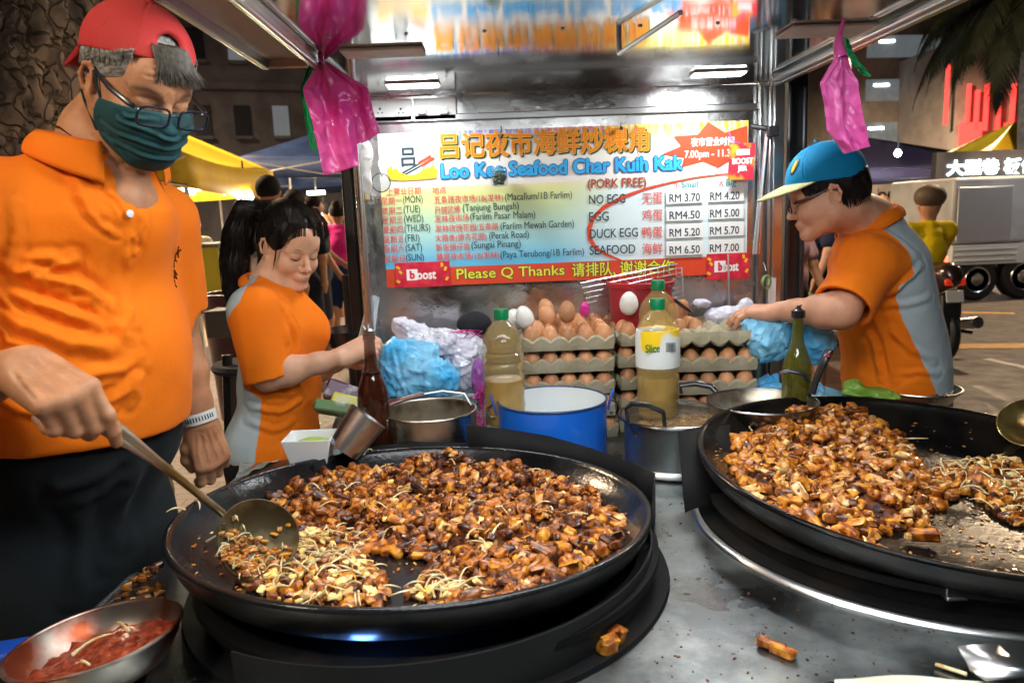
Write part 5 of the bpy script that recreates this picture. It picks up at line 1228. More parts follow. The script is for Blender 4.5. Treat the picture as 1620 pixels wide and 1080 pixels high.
folds = [FL(.011, .010, (8, 425), (60, 440), (130, 452), (190, 470)), FL(.010, .010, (5, 450), (60, 485), (120, 505), (160, 510)), FL(.009, .012, (5, 475), (50, 520), (110, 545), (200, 548)),
         FL(.008, .009, (20, 415), (70, 412), (115, 412)), FL(.006, .010, (60, 580), (130, 590), (210, 585), (260, 560)), FL(.005, .009, (150, 640), (210, 635), (270, 615)),
         FL(.006, .008, (240, 660), (265, 645), (283, 620)), FL(.005, .008, (30, 610), (90, 650), (130, 672)), FL(.005, .010, (90, 215), (120, 290), (150, 330)),
         FL(.006, .009, (268, 455), (285, 478), (298, 484)), FL(.004, .008, (20, 330), (25, 380), (12, 420)), FL(.004, .012, (225, 400), (230, 480), (250, 540)),
         FL(-.004, .003, (141, 258), (165, 285), (190, 310), (215, 350)), FL(.003, .004, (262, 372), (275, 440), (283, 470)), FL(.005, .008, (190, 480), (230, 520), (262, 530)), FL(.006, .005, (15, 432), (70, 428), (118, 414)), FL(.006, .005, (4, 462), (45, 500), (95, 522), (140, 530)), FL(.005, .005, (6, 500), (40, 540), (80, 560)), FL(.005, .005, (12, 440), (80, 462), (150, 478), (190, 492)), FL(.004, .005, (60, 600), (120, 612), (190, 606)), FL(.004, .005, (100, 636), (150, 655), (210, 655)), FL(.004, .005, (285, 330), (296, 380), (300, 430)), FL(.004, .005, (120, 300), (150, 350), (190, 380))]
V = wrinkle(V, F_, folds, 1.1); V = relax(V, F_, 1, .3)
so = npmesh('shirt', V, F_, m_shirt2, man)
collar(man, NB+(-.004, .004, .0), (.20, -.10, 1), mF+(0, 0, -.1), .083, .028, m_shirt2, drop=.035, open_=30, flare=.022)
# chest emblem: arc of small letters on the sleeve
q = MB()
for i, ch in enumerate("VALIANT"):
    p = A(292+4*abs(i-3)*.6, 398+9*i, 1.37); v, f = text_mesh(ch, .014, .001); Rr = Matrix.Rotation(math.radians(50-i*15), 3, 'Y')
    nn = V[np.argmin(((V-p)**2).sum(1))]
    base = Vector(nn)+Vector((.0, -.0035, 0)); q.add([base+(Matrix.Rotation(-.5, 3, 'Z')@(Rr@Vector((a[0], 0, a[1])))) for a in v], f)
q.obj('sleeve_lettering', pm('print_dark', '3a2a1a'), man, smooth=0)
p = A(214, 338, 1.14); nn = V[np.argmin(((V-p)**2).sum(1))]
MB().lathe([(0, -.001), (.006, 0), (.006, .002), (.004, .0025), (0, .0025)], nn+mF*.002, 16, Matrix(rotm((0, 0, 1), mF))).obj('button', m_white, man)
# apron and trousers
ap = Sculpt(.05)
ap.ell(cx-mF*.02+(0, 0, 1.06), (.135, .172, .12), BR, k=.05); ap.ell(cx-mF*.055-mL*.0+(-.02, 0, .86), (.135, .19, .24), BR, k=.06)
ap.ell(cx-mF*.07+(-.04, 0, .60), (.13, .20, .3), BR, k=.06)
ap.cap(cx+mL*.10+(-.1, 0, .6), cx+mL*.1+(-.12, 0, .1), .09, .07, k=.04); ap.cap(cx-mL*.10+(-.1, 0, .6), cx-mL*.1+(-.12, 0, .1), .09, .07, k=.04)
ap.cap(cx+mL*.10+(-.12, 0, .09), cx+mL*.1+mF*.14+(-.12, 0, .05), .05, .04, k=.03); ap.cap(cx-mL*.10+(-.12, 0, .09), cx-mL*.1+mF*.14+(-.12, 0, .05), .05, .04, k=.03)
ap.half(cx+(0, 0, 1.10), (0, 0, 1), k=.004)
V, F_ = ap.mesh(.006, disp=lambda P: .004*fnoise(P*np.array([1, 1, .35]), 22, 8))
Y_ = 1.2
V = wrinkle(V, F_, [FL(.007, .014, (60, 735), (130, 745), (230, 725), (290, 690)), FL(.006, .012, (100, 770), (160, 780), (240, 765)), FL(.008, .016, (300, 700), (290, 780), (270, 860)), FL(.007, .015, (250, 740), (230, 830), (200, 900)), FL(.007, .015, (120, 780), (130, 860), (110, 940))])
npmesh('apron', V, F_, m_apron, man)
# cap, worn backwards
def hp(*p): return HO+HR@(np.array(p, float)*hs)
m_cap_red = cloth('red_cap', srgb('b02a2c'), srgb('c04440'), rough=.75, fb=.3)
c_ = Sculpt(.01); c_.ell((-.014, 0, .045), (.108, .088, .095), k=.01); c_.ell((-.014, 0, .040), (.101, .081, .090), k=.003, sub=True)
c_.half((0, 0, .050), (.30, 0, -1), k=.002); c_.ell((.105, 0, .108), (.052, .040, .030), k=.003, sub=True)
c_.xform(HR, HO, hs); V, F_ = c_.mesh(.0024)
S_ = [([hp(-.014, 0, .14), hp(.05, -.05, .13), hp(.07, -.07, .08)], -.0012, .002), ([hp(-.014, 0, .14), hp(-.06, -.06, .12), hp(-.08, -.07, .05)], -.0012, .002), ([hp(-.014, 0, .14), hp(0, -.08, .09), hp(0, -.088, .06)], -.001, .002)]
V = wrinkle(V, F_, S_)
npmesh('cap', V, F_, m_cap_red, man)
q = MB()
def brim(u, v):
    a = math.radians(180+(u-.5)*130); r0 = np.array([-.014+.105*math.cos(a), .085*math.sin(a), .055+.34*(-.014+.105*math.cos(a))])
    ex = (1-((u-.5)*2)**2)**.5*.062*v; d = np.array([math.cos(a)*.9, math.sin(a)*.25, -.62-.3*v]); return Vector(hp(*(r0+d*ex+np.array([0, 0, -.018*v*abs(u-.5)*2]))))
q.grid(brim, 28, 8); q.obj('cap_brim', cloth('red_brim', srgb('8c1e22'), srgb('98242a')), man, smooth=180, solid=.003)
q = MB(); q.lathe([(0, 0), (.007, -.001), (.005, .004), (0, .005)], hp(-.014, 0, .140), 16, Matrix(HR)); q.obj('cap_button', m_cap_red, man)
# hair
h_ = Sculpt(.01); h_.ell((-.014, 0, .032), (.1015, .0815, .092), k=.01)
h_.half((.052, 0, 0), (1, 0, -.2), k=.006); h_.half((0, 0, -.002), (.5, 0, -1), k=.006); h_.half((-.03,0,-.03),(0,0,-1),k=.004)
h_.ell((.0, -.09, -.01), (.020, .03, .030), k=.004, sub=True); h_.ell((.0, .09, -.01), (.020, .03, .030), k=.004, sub=True)
h_.xform(HR, HO, hs); V, F_ = h_.mesh(.0025)
hb = npmesh('hair', V, F_, m_hair2, man)
q = MB(); random.seed(3)
for i in range(300):      # fringe tuft through the cap opening
    y0 = rnd(-.036, .030); e_ = rnd(-.006, .010)
    q.tube([Vector(hp(.052, y0*.8, .094)), Vector(hp(.078-abs(y0)*.1, y0*.95, .092+e_*.4)), Vector(hp(.1000-abs(y0)*.22, y0*1.05+.006, .072)), Vector(hp(.1050-abs(y0)*.30+rnd(0, .005), y0*1.15+.016+rnd(-.008, .008), .048+e_*1.4-abs(y0)*.1))], [.0014, .0013, .0011, .0004], 4, caps=False)
q.obj('hair_fringe', mat('fringe_hair', (.045, .036, .025), .5, col2=(.14, .12, .095), scale=140, lo=.3, hi=.8), hb)
q = MB()
for i in range(420):      # side hair
    f0 = rnd(-.075, .060); sgn = -1 if i % 4 else 1; z0 = .055+.34*f0+.004; yy = .0815*math.sqrt(max(.05, 1-((f0+.014)/.1015)**2))
    L_ = rnd(.016, .038)-max(0, f0)*.22
    q.tube([Vector(hp(f0, sgn*(yy*.96), z0)), Vector(hp(f0+.002, sgn*(yy+.003), z0-L_*.5)), Vector(hp(f0+.004+rnd(-.003, .003), sgn*(yy+.002), z0-L_))], [.0010, .0010, .0003], 4, caps=False)
q.obj('side_hair', m_hair2, hb)
# mask
m_mask = cloth('dark_mask', srgb('183a3e'), srgb('1f4548'), rough=.7)
k_ = Sculpt(.02); k_.ell((.030, 0, -.032), (.071, .070, .090), k=.03); k_.cap((.085, 0, -.008), (.112, 0, -.036), .012, .014, k=.03)
for s_ in (-1, 1): k_.cap((.004, s_*.058, -.052), (.070, s_*.020, -.098), .026, .024, k=.03); k_.ell((.058, s_*.038, -.038), (.034, .032, .034), k=.03)
k_.ell((.080, 0, -.070), (.036, .040, .045), k=.03)
k_.half((.115, 0, -.006), (-.20, 0, 1), k=.002); k_.half((.022, 0, -.06), (-1, 0, -.10), k=.002); k_.half((.06, 0, -.128), (-.45, 0, -1), k=.003)
k_.xform(HR, HO, hs*1.0); V, F_ = k_.mesh(.0018)
pl_ = [([hp(.02, -.066, u_+.012), hp(.09, -.045, u_+.004), hp(.122, 0, u_), hp(.09, .045, u_+.004), hp(.02, .066, u_+.012)], .0030, .0032) for u_ in (-.045, -.066, -.088)]
pl_ += [([hp(.05, -.062, -.07), hp(.075, -.05, -.095), hp(.09, -.02, -.115)], .0025, .004), ([hp(.04, -.06, -.035), hp(.08, -.05, -.030), hp(.105, -.02, -.022)], .002, .003)]
V = wrinkle(V, F_, pl_)
mk = npmesh('face_mask', V, F_, m_mask, man)
q = MB()
for s_ in (-1, 1):
    q.tube([Vector(hp(.024, s_*.070, -.036)), Vector(hp(.012, s_*.076, -.010)), Vector(hp(.002, s_*.080, .018)), Vector(hp(-.012, s_*.086, .026))], .0018, 6)
    q.tube([Vector(hp(.020, s_*.068, -.085)), Vector(hp(.004, s_*.074, -.065)), Vector(hp(-.012, s_*.080, -.046)), Vector(hp(-.020, s_*.084, -.03))], .0018, 6)
q.obj('ear_loop', m_mask, mk)
gm = glasses(man, HO, HR, hs, m_navyf, w=.056, h=.034, f=.122, u=-.010)
# eyelash line
q = MB()
for s_ in (-1, 1): q.tube([Vector(hp(.0885, s_*.018, -.010)), Vector(hp(.0905, s_*.030, -.0125)), Vector(hp(.0865, s_*.043, -.010))], [.0008, .0011, .0008], 5)
q.obj('eyelashes', m_hair, man)
# watch
wd_ = (Lw-Le)/np.linalg.norm(Lw-Le); wc = Lw-wd_*.012; WR = rotm((.35, -.9, .1), wd_)
m_strap = mat('watch_strap', (.62, .64, .60), .45)
q = MB(); q.lathe([(.0305, -.011), (.0325, -.011), (.033, 0), (.0325, .011), (.0305, .011)], wc, 40, Matrix(WR), closed=True, sy=1.04); wo = q.obj('watch', m_strap, man)
q = MB()
for i in range(11):
    a = math.radians(-48+i*9.5); q.box(Vector(wc)+Matrix(WR)@Vector((math.cos(a)*.0328, math.sin(a)*.034, 0)), (.002, .002, .009), Matrix(WR)@Matrix.Rotation(a, 3, 'Z'))
q.obj('strap_slots', m_rubber, wo, smooth=0)
q = MB(); q.box(Vector(wc)+Matrix(WR)@Vector((.004, .035, 0)), (.024, .008, .026), Matrix(WR)); q.obj('watch_case', m_frame, wo, bevel=.003)
q = MB(); pts = []
for i in range(60):
    a = 2*math.pi*i/60; d = BR@np.array([math.cos(a)*.073, math.sin(a)*.070, 0]); pts.append(Vector(NB+np.array([.01, -.002, .030])+d+np.array([0, 0, -.05*max(0, math.cos(a))+.02*max(0, -math.cos(a))])))
q.tube(pts, .0013, 6, loop=True); q.obj('necklace', mat('gold', (.85, .55, .15), .25, 1.0), man)
# ladle in his right hand
ld = thing('ladle', 'long handled steel ladle with oily round scoop held over the left wok', 'ladle', tuple(A(405, 850, 1.12)))
m_lad = mat('ladle_steel', (.62, .57, .45), .3, 1.0, col2=(.42, .3, .12), scale=9, r2=.5)
G0, G1 = A(88, 617, .945), A(352, 812, 1.13); 
q = MB(); pts = [Vector(G0+(G1-G0)*u+np.array([0, 0, .006*math.sin(u*3.1)])) for u in np.linspace(0, 1, 12)]
q.tube(pts, [.0125, .0135, .0135, .0135, .0125, .0095, .0075, .0065, .006, .006, .006, .006], 14); q.obj('handle', m_lad, ld)
sc_ = A(408, 852, 1.105); LR = rotm((.9, .25, -.55), (.28, -.80, .62))
q = MB(); prof = []
for i in range(9): a = i/8*1.15; prof.append((.062*math.sin(a)/math.sin(1.15), -.036*(math.cos(a)-math.cos(1.15))))
prof2 = [(r*.97, z+.002) for r, z in prof][::-1]
q.lathe([(0.0, prof[0][1])]+prof[1:]+prof2[:-1]+[(0, prof[0][1]+.002)], sc_, 56, Matrix(LR), fn=lambda p, a: p*(1+.02*math.sin(3*a))); lo_ = q.obj('scoop_bowl', mat('oily_ladle', (.20, .165, .09), .42, .6, col2=(.07, .05, .02), scale=16, r2=.6, rscale=20, bump=.15, bscale=30), ld)
q = MB(); q.tube([Vector(G1), Vector(G1+(G1-G0)*.04), Vector(sc_+LR@np.array([-.056, .0, .001]))], [.006, .006, .005], 10, flat=.7); q.obj('neck', m_lad, ld)
q, e = MB(), MB(); random.seed(8)
for _ in range(170):
    a, r_ = math.pi*1.5+random.gauss(0, 1.0), .056*math.sqrt(random.random()); p = Vector(sc_)+Matrix(LR)@Vector((r_*math.cos(a), r_*math.sin(a), -.0165+.021*(r_/.062)**2)); 
    if random.random() < .2: sprout(e, p, rnd(.015, .03), r=.0013)
    else: chunk(q, p, rnd(.006, .014), .007, .004, Matrix.Rotation(rnd(0, 6), 3, (0, 0, 1)), random.choice((0, 4, 1)))
tag(kind(q.obj('rice_cake_bits', FM, None, smooth=35), 'stuff'), 'small rice cake bits clinging inside the ladle', 'food bits')
tag(kind(e.obj('bean_sprouts', m_sprout, None), 'stuff'), 'bean sprouts clinging inside the moving ladle', 'bean sprouts')

# ================================================================== the woman
random.seed(5)
wom = thing('person', 'young woman with black ponytail in orange and grey polo behind the sauce bottle', 'person', (-.6, 2.0, 0))
skw = skin('skin_woman', srgb('e0b090'), srgb('d4a080'), lip='b8645c')
a_, t_ = math.radians(44), math.radians(22); hF = np.array([math.cos(a_)*math.cos(t_), -math.sin(a_)*math.cos(t_), -math.sin(t_)]); HR = rotm(hF, (0.03, 0, 1)); hs = .84
HO = A(420, 392, 1.97)-HR@(np.array([-.008, -.078, -.008])*hs)
b = Sculpt(.02); head_sdf(b, female=True, chub=.5); b.xform(HR, HO, hs)
NB = A(425, 462, 2.0); b.cap(HO+HR@np.array([-.03, 0, -.05]), NB, .044, .050, k=.03); b.cap(NB, NB-(0, 0, .15), .055, .08, k=.04)
S1, S2 = A(397, 492, 1.885), A(455, 478, 2.12); E1, W1_ = A(424, 594, 1.87), A(536, 566, 1.90)
arm_sdf(b, S1, E1, W1_, (.042, .037, .035, .022)); E2, W2_ = A(490, 590, 2.12), A(545, 566, 2.04); arm_sdf(b, S2, E2, W2_, (.04, .036, .034, .022))
hand_sdf(b, W1_, A(575, 548, 1.93)-A(536, 566, 1.90), (-.2, -.7, .7), 1, [(20, 35, 20, 2), (28, 40, 20, 0), (35, 45, 20, 0), (40, 50, 20, 0)], [(.04, .034, -.02), (.06, .040, -.03), (.078, .036, -.036)], sc=.86)
hand_sdf(b, W2_, A(578, 552, 2.02)-A(545, 566, 2.04), (-.2, -.5, .9), -1, [(25, 35, 20, 2), (28, 40, 20, 0), (35, 45, 20, 0), (40, 50, 20, 0)], [(.04, -.034, -.02), (.06, -.040, -.03), (.078, -.036, -.036)], sc=.86)
b.cap(S1, S2, .045, .045)
V, F_ = b.mesh(.003); npmesh('body', V, F_, skw, wom, lipbrow(V, HO, HR, brows=False))
def hp(*p): return HO+HR@(np.array(p, float)*hs)
wF = np.array([.906, -.42, 0]); wL = np.array([.42, .906, 0]); BR = rotm(wF, (0, 0, 1))
s = Sculpt(.04); C0 = A(441, 540, 2.0); d1 = (E1-S1)/np.linalg.norm(E1-S1); sleeve(s, S1, S1+d1*.165, .054, .062, .049, .025)
s.ell(A(440, 520, 2.0), (.088, .126, .12), BR, k=.05)
for sg in (-1, 1): s.ell(A(450, 530, 2.0)+wF*.038+wL*sg*.060, (.050, .055, .060), BR, k=.05)
s.ell(A(443, 612, 2.0), (.100, .122, .14), BR, k=.05); s.ell(A(432, 700, 2.0), (.115, .145, .12), BR, k=.05)
s.cap(S1+(.01, .02, 0), S2+(-.01, -.02, 0), .052, .052, k=.05); s.cap(NB-(0, 0, .005), NB-(0, 0, .08), .062, .085, k=.05)
s.cap(S2, S2+(E2-S2)*.7, .052, .056, k=.03)
s.half(A(430, 716, 2.0), (0, 0, -1), k=.005); s.ell(NB+wF*.03+(0, 0, .04), (.046, .042, .06), BR, k=.008, sub=True)
V, F_ = s.mesh(.0045, disp=lambda P: .0012*fnoise(P, 40, 2)+.0024*creased(P*np.array([1,1,.8]), 26, 7))
Y_ = 1.9
V = wrinkle(V, F_, [FL(.005, .008, (460, 480), (470, 540), (455, 600)), FL(.005, .008, (455, 560), (480, 545), (500, 530)), FL(.006, .008, (400, 640), (440, 650), (490, 640)), FL(.006, .008, (395, 665), (430, 680), (470, 670)),
    FL(.004, .007, (450, 500), (440, 540), (445, 580)), FL(-.003, .003, (478, 445), (495, 500), (505, 540)), FL(.004, .007, (420, 480), (450, 500), (470, 530)), FL(.004, .007, (420, 620), (470, 625), (510, 600))], .9)
pol = [(A(x, y, 1.93)[0], A(x, y, 1.93)[2]) for x, y in [(340, 400), (404, 425), (404, 440), (399, 470), (378, 496), (368, 512), (385, 570), (402, 610), (422, 625), (416, 720), (340, 730)]]
cf_ = np.array(pol)
gy = polysd(V, pol)
npmesh('shirt', V, F_, m_shirt, wom, {'grey': gy})
collar(wom, NB+(-.002, 0, .012), (.25, -.05, 1), wF+(0, 0, -.3), .058, .024, m_shirt2, drop=.03, open_=26, flare=.014)
s = Sculpt(.05); s.ell(A(430, 715, 2.0), (.11, .142, .12), BR); s.ell(A(432, 760, 2.0)-(0, 0, .1), (.11, .14, .22), BR)
for sg in (-1, 1): p = A(432, 760, 2.0)+wL*.075*sg; s.chain([p-(0, 0, .1), (p[0], p[1], .45), (p[0]-.02, p[1], .09)], [.085, .065, .05]); s.cap((p[0]-.02, p[1], .05), np.array([p[0]-.02, p[1], .04])+wF*.13, .042, .035, k=.02)
s.half(A(430, 706, 2.0), (0, 0, 1), k=.004); V, F_ = s.mesh(.009); npmesh('trousers', V, F_, m_apron, wom)
# hair
h = Sculpt(.015); h.ell((-.016, 0, .040), (.107, .087, .098), k=.01); h.ell((-.05, 0, -.01), (.075, .074, .075), k=.03)
h.ell((.125, 0, -.030), (.078, .080, .118), k=.014, sub=True); h.cap((.0, -.09, -.012), (.03, -.085, -.05), .022, .03, k=.008, sub=True); h.cap((.0, .09, -.012), (.03, .085, -.05), .022, .03, k=.008, sub=True)
h.half((0, 0, -.06), (0, 0, -1), k=.01)
h.cap((-.09, 0, .07), (-.118, 0, .075), .028, .022, k=.012)
h.xform(HR, HO, hs)
PT = [hp(-.112, 0, .075), A(386, 332, 2.03), A(375, 366, 2.03), A(371, 415, 2.03), A(372, 460, 2.03), A(379, 498, 2.02)]
h.chain(PT, [.018, .024, .029, .030, .024, .007], k=.02)
def hd_(P): return .0008*np.sin(fnoise(P*np.array([1, 1, .10]), 160, 4)*9)
V, F_ = h.mesh(.003, disp=hd_); hw = npmesh('hair', V, F_, m_hair, wom)
q = MB()
for i in range(5): strands(q, [PT[0]+np.random.RandomState(i).normal(size=3)*.01]+PT[1:5]+[PT[5]+np.array([rnd(-.012, .012), 0, rnd(-.03, .01)])], 190, [.016, .026, .036, .037, .030, .014], .0011, .003)
q.obj('ponytail', m_hair, hw)
q = MB(); tie = np.array([-.90, 0, .38]); tie /= np.linalg.norm(tie)
for i in range(420):      # hair combed back over the crown to the tie
    an = rnd(-math.pi*.62, math.pi*.62); d0 = np.array([.80-.55*abs(an)/1.9+rnd(-.03, .03), math.sin(an)*.95, math.cos(an)*.75+.12]); d0 /= np.linalg.norm(d0); pts = []; lift = rnd(.0, .003)
    for u in np.linspace(0, 1, 9):
        d = d0*(1-u)+tie*u+np.array([0, 0, .18*math.sin(math.pi*u)]); d /= np.linalg.norm(d); pts.append(Vector(hp(-.016+(.1075+lift)*d[0], (.0875+lift)*d[1], .040+(.0985+lift)*d[2])))
    q.tube(pts, [.0005]+[.0010]*8, 4, caps=False)
q.obj('combed_hair', m_hair, hw)
q = MB()
for i in range(90):
    y0 = rnd(-.075, .07); y0 = math.copysign(max(abs(y0), .012), y0); k2 = rnd(.3, 1)
    q.tube([Vector(hp(.03, y0*.8, .132)), Vector(hp(.078, y0*.95, .104)), Vector(hp(.096-abs(y0)*.28, y0*1.15, .068)), Vector(hp(.094-abs(y0)*.5, y0*1.3, .055-.034*k2))], [.0013, .0011, .0008, .0003], 4, caps=False)
for i in range(40):
    z0 = rnd(-.02, .05); q.tube([Vector(hp(.045, -.078, z0+.03)), Vector(hp(.055, -.079, z0)), Vector(hp(.045, -.077, z0-.035+rnd(-.01, .01)))], [.0008, .0007, .0002], 4, caps=False)
q.obj('hair_fringe', m_hair, hw)
q = MB(); q.lathe([(.020, -.006), (.027, -.004), (.027, .004), (.020, .006)], hp(-.108, 0, .073), 24, Matrix(rotm((0, 0, 1), HR@np.array([1, 0, 0]))), closed=True); q.obj('hair_tie', pm('tie', 'd8702c'), wom)
q = MB()
for s_ in (-1, 1):
    q.tube([Vector(hp(.0875, s_*.016, -.008)), Vector(hp(.0915, s_*.030, -.0115)), Vector(hp(.0850, s_*.047, -.007))], [.0008, .0014, .0007], 5)
    q.tube([Vector(hp(.0975, s_*.014, .018)), Vector(hp(.094, s_*.032, .024)), Vector(hp(.080, s_*.050, .018))], [.0012, .0016, .0006], 5, flat=.5)
q.obj('eyelashes', m_hair, wom)

# ================================================================== the boy
boy = thing('person', 'young person in blue cap and glasses leaning over the right of the stall', 'person', (1.0, 2.0, 0))
skb = skin('skin_boy', srgb('d8a080'), srgb('c89070'), lip='a86058')
a_, t_ = math.radians(-16), math.radians(16); hF = np.array([-math.cos(a_)*math.cos(t_), -math.sin(a_)*math.cos(t_), -math.sin(t_)]); HR = rotm(hF, (-.08, 0, 1)); hs = .87
HO = A(1320, 309, 1.87)-HR@(np.array([-.008, .078, -.008])*hs)
b = Sculpt(.02); head_sdf(b, chub=1.6); b.xform(HR, HO, hs)
NB = A(1372, 352, 1.97); b.cap(HO+HR@np.array([-.035, 0, -.05]), NB, .056, .062, k=.03); b.cap(NB, NB+(0.02, 0, -.15), .06, .09, k=.04)
S1, S2 = A(1372, 420, 1.87), A(1372, 410, 2.16); E1, W1_ = A(1330, 492, 1.80), A(1232, 492, 1.90)
arm_sdf(b, S1, E1, W1_, (.050, .043, .038, .024)); E2, W2_ = A(1310, 490, 2.2), A(1240, 500, 2.1); arm_sdf(b, S2, E2, W2_, (.05, .045, .042, .026))
hand_sdf(b, W1_, A(1190, 492, 1.95)-A(1232, 492, 1.90), (.1, -.35, .93), -1, [(10, 18, 10, 3), (14, 20, 10, 0), (18, 22, 12, 0), (24, 26, 14, -4)], [(.04, -.034, -.02), (.062, -.046, -.028), (.082, -.046, -.034)], sc=.86)
hand_sdf(b, W2_, (-1, -.1, 0), (.1, -.3, .95), 1, [(20, 30, 20, 3), (22, 30, 20, 0), (28, 32, 20, 0), (30, 36, 20, -4)], [(.04, .034, -.02), (.062, .046, -.028), (.082, .046, -.034)], sc=.86)
b.cap(S1, S2, .05, .05)
V, F_ = b.mesh(.003); npmesh('body', V, F_, skb, boy, lipbrow(V, HO, HR, brows=False))
def hp(*p): return HO+HR@(np.array(p, float)*hs)
bF = np.array([-.98, .17, 0.]); BR = rotm(bF+(0, 0, -.45), (-.45, 0, 1)); B0 = rotm(bF, (0, 0, 1))
s = Sculpt(.05); d1 = (E1-S1)/np.linalg.norm(E1-S1); sleeve(s, S1, S1+d1*.125, .068, .072, .058)
s.ell(A(1392, 430, 2.0), (.115, .16, .13), BR, k=.06); s.ell(A(1402, 500, 2.0), (.125, .165, .15), BR, k=.06); s.ell(A(1416, 590, 2.0), (.135, .165, .17), B0, k=.06); s.ell(A(1420, 680, 2.0), (.13, .165, .16), B0, k=.06)
s.cap(S1+(.0, .03, .0), S2-(.0, .03, .0), .066, .066, k=.06); s.cap(NB+(.015, 0, -.02), NB+(.03, 0, -.09), .074, .10, k=.05)
s.cap(S2, S2+(E2-S2)*.8, .06, .06, k=.03)
s.half(A(1420, 700, 2.0), (0, 0, -1), k=.005)
V, F_ = s.mesh(.0045, disp=lambda P: .0012*fnoise(P, 36, 6)+.0024*creased(P*np.array([1,1,.8]), 24, 5))
Y_ = 1.86
V = wrinkle(V, F_, [FL(.006, .009, (1340, 510), (1370, 560), (1385, 600)), FL(.006, .008, (1395, 455), (1420, 440), (1455, 420)), FL(.005, .008, (1395, 480), (1430, 480), (1465, 470)), FL(.005, .009, (1410, 520), (1440, 550), (1470, 570)),
    FL(.004, .008, (1330, 400), (1350, 430), (1345, 460)), FL(.005, .008, (1360, 480), (1350, 500), (1335, 520)), FL(.004, .009, (1390, 340), (1420, 370), (1450, 410)), FL(.004, .007, (1420, 590), (1450, 585), (1475, 590)), FL(.005,.009,(1370,480),(1400,540),(1415,600))], 1)
pol = [(A(x, y, 1.92)[0], A(x, y, 1.92)[2]) for x, y in [(1381, 300), (1382, 330), (1379, 352), (1382, 362), (1400, 378), (1414, 396), (1418, 428), (1404, 440), (1391, 448), (1393, 470), (1402, 500), (1418, 532), (1436, 570), (1452, 606), (1470, 740), (1600, 740), (1600, 300)]]
npmesh('shirt', V, F_, m_shirt, boy, {'grey': polysd(V, pol)})
collar(boy, NB+(.002, 0, .0), (-.35, 0, 1), bF+(0, 0, -.3), .072, .028, m_shirt2, drop=.03, open_=26, flare=.016)
s = Sculpt(.05); s.ell(A(1420, 700, 2.0), (.13, .165, .14), B0)
for sg in (-1, 1): p = A(1420, 740, 2.0)+np.array([0, .09*sg, 0]); s.chain([p, (p[0], p[1], .45), (p[0]+.02, p[1], .09)], [.095, .07, .055]); s.cap((p[0]+.02, p[1], .05), (p[0]-.12, p[1], .04), .045, .038, k=.02)
V, F_ = s.mesh(.009); npmesh('trousers', V, F_, mat('dark_shorts', (.02, .02, .025), .8), boy)
# hair under the cap
h = Sculpt(.012); h.ell((-.016, 0, .036), (.104, .084, .094), k=.01); h.ell((-.05, 0, -.01), (.068, .066, .062), k=.03)
h.ell((.118, 0, -.058), (.072, .085, .105), k=.01, sub=True); h.cap((.002, .09, -.012), (.03, .088, -.05), .021, .028, k=.006, sub=True); h.cap((.002, -.09, -.012), (.03, -.088, -.05), .021, .028, k=.006, sub=True)
h.half((0, 0, -.05), (0, 0, -1), k=.01); h.xform(HR, HO, hs); V, F_ = h.mesh(.003, disp=lambda P: .0018*np.sin(fnoise(P*np.array([.5, .5, .3]), 120, 9)*6)); hb = npmesh('hair', V, F_, m_hair, boy)
q = MB()
for i in range(160):
    f0 = rnd(.02, .085); yy = .0835*math.sqrt(max(.05, 1-((f0+.016)/.104)**2)); q.tube([Vector(hp(f0, yy, .05)), Vector(hp(f0+.006, yy+.002, .03)), Vector(hp(f0+.010, yy-.001, .012+rnd(-.01, .008)))], [.0016, .0013, .0003], 4, caps=False)
for i in range(160):
    f0 = rnd(-.1, -.02); yy = .082*math.sqrt(max(.05, 1-((f0+.016)/.104)**2)); q.tube([Vector(hp(f0, yy, .03)), Vector(hp(f0-.004, yy, -.01)), Vector(hp(f0-.004, yy-.008, -.048+rnd(-.01, .01)))], [.0016, .0013, .0003], 4, caps=False)
q.obj('hair_strands', m_hair, hb)
m_bc = cloth('blue_cap', srgb('0a78a8'), srgb('0c80b0'), rough=.75, fb=.3)
c_ = Sculpt(.01); c_.ell((-.010, 0, .050), (.112, .092, .097), k=.01); c_.ell((-.010, 0, .042), (.106, .086, .091), k=.003, sub=True); c_.half((0, 0, .038), (.18, 0, -1), k=.002)
c_.xform(HR, HO, hs); V, F_ = c_.mesh(.0026); V = wrinkle(V, F_, [([hp(-.01, 0, .152), hp(.04, .055, .13), hp(.055, .075, .06)], -.0012, .002), ([hp(-.01, 0, .152), hp(-.05, .055, .13), hp(-.07, .075, .04)], -.0012, .002)])
co = npmesh('cap', V, F_, m_bc, boy)
q = MB()
def brim(u, v):
    a = math.radians((u-.5)*140); r0 = np.array([-.010+.108*math.cos(a), .088*math.sin(a), .040+.18*(-.010+.108*math.cos(a))])
    ex = (1-((u-.5)*2)**2)**.5*.092*v; return Vector(hp(*(r0+np.array([math.cos(a*.35), math.sin(a)*.35, -.12-.1*v])*ex)))
q.grid(brim, 28, 8); q.obj('cap_brim', mat('yellow_brim', (.50, .46, .20), .7, col2=(.42, .40, .18), scale=20), boy, smooth=180, solid=.004)
q = MB(); q.tube([Vector(hp(-.010+.110*math.cos(a), .0905*math.sin(a), .041+.18*(-.010+.11*math.cos(a)))) for a in np.linspace(-1.2, 1.2, 20)], .003, 6, flat=.6); q.obj('cap_seam', m_bc, co)
q = MB(); q.lathe([(0, 0), (.007, -.001), (.005, .004), (0, .005)], hp(-.010, 0, .152), 16, Matrix(HR)); q.obj('cap_button', m_bc, co)
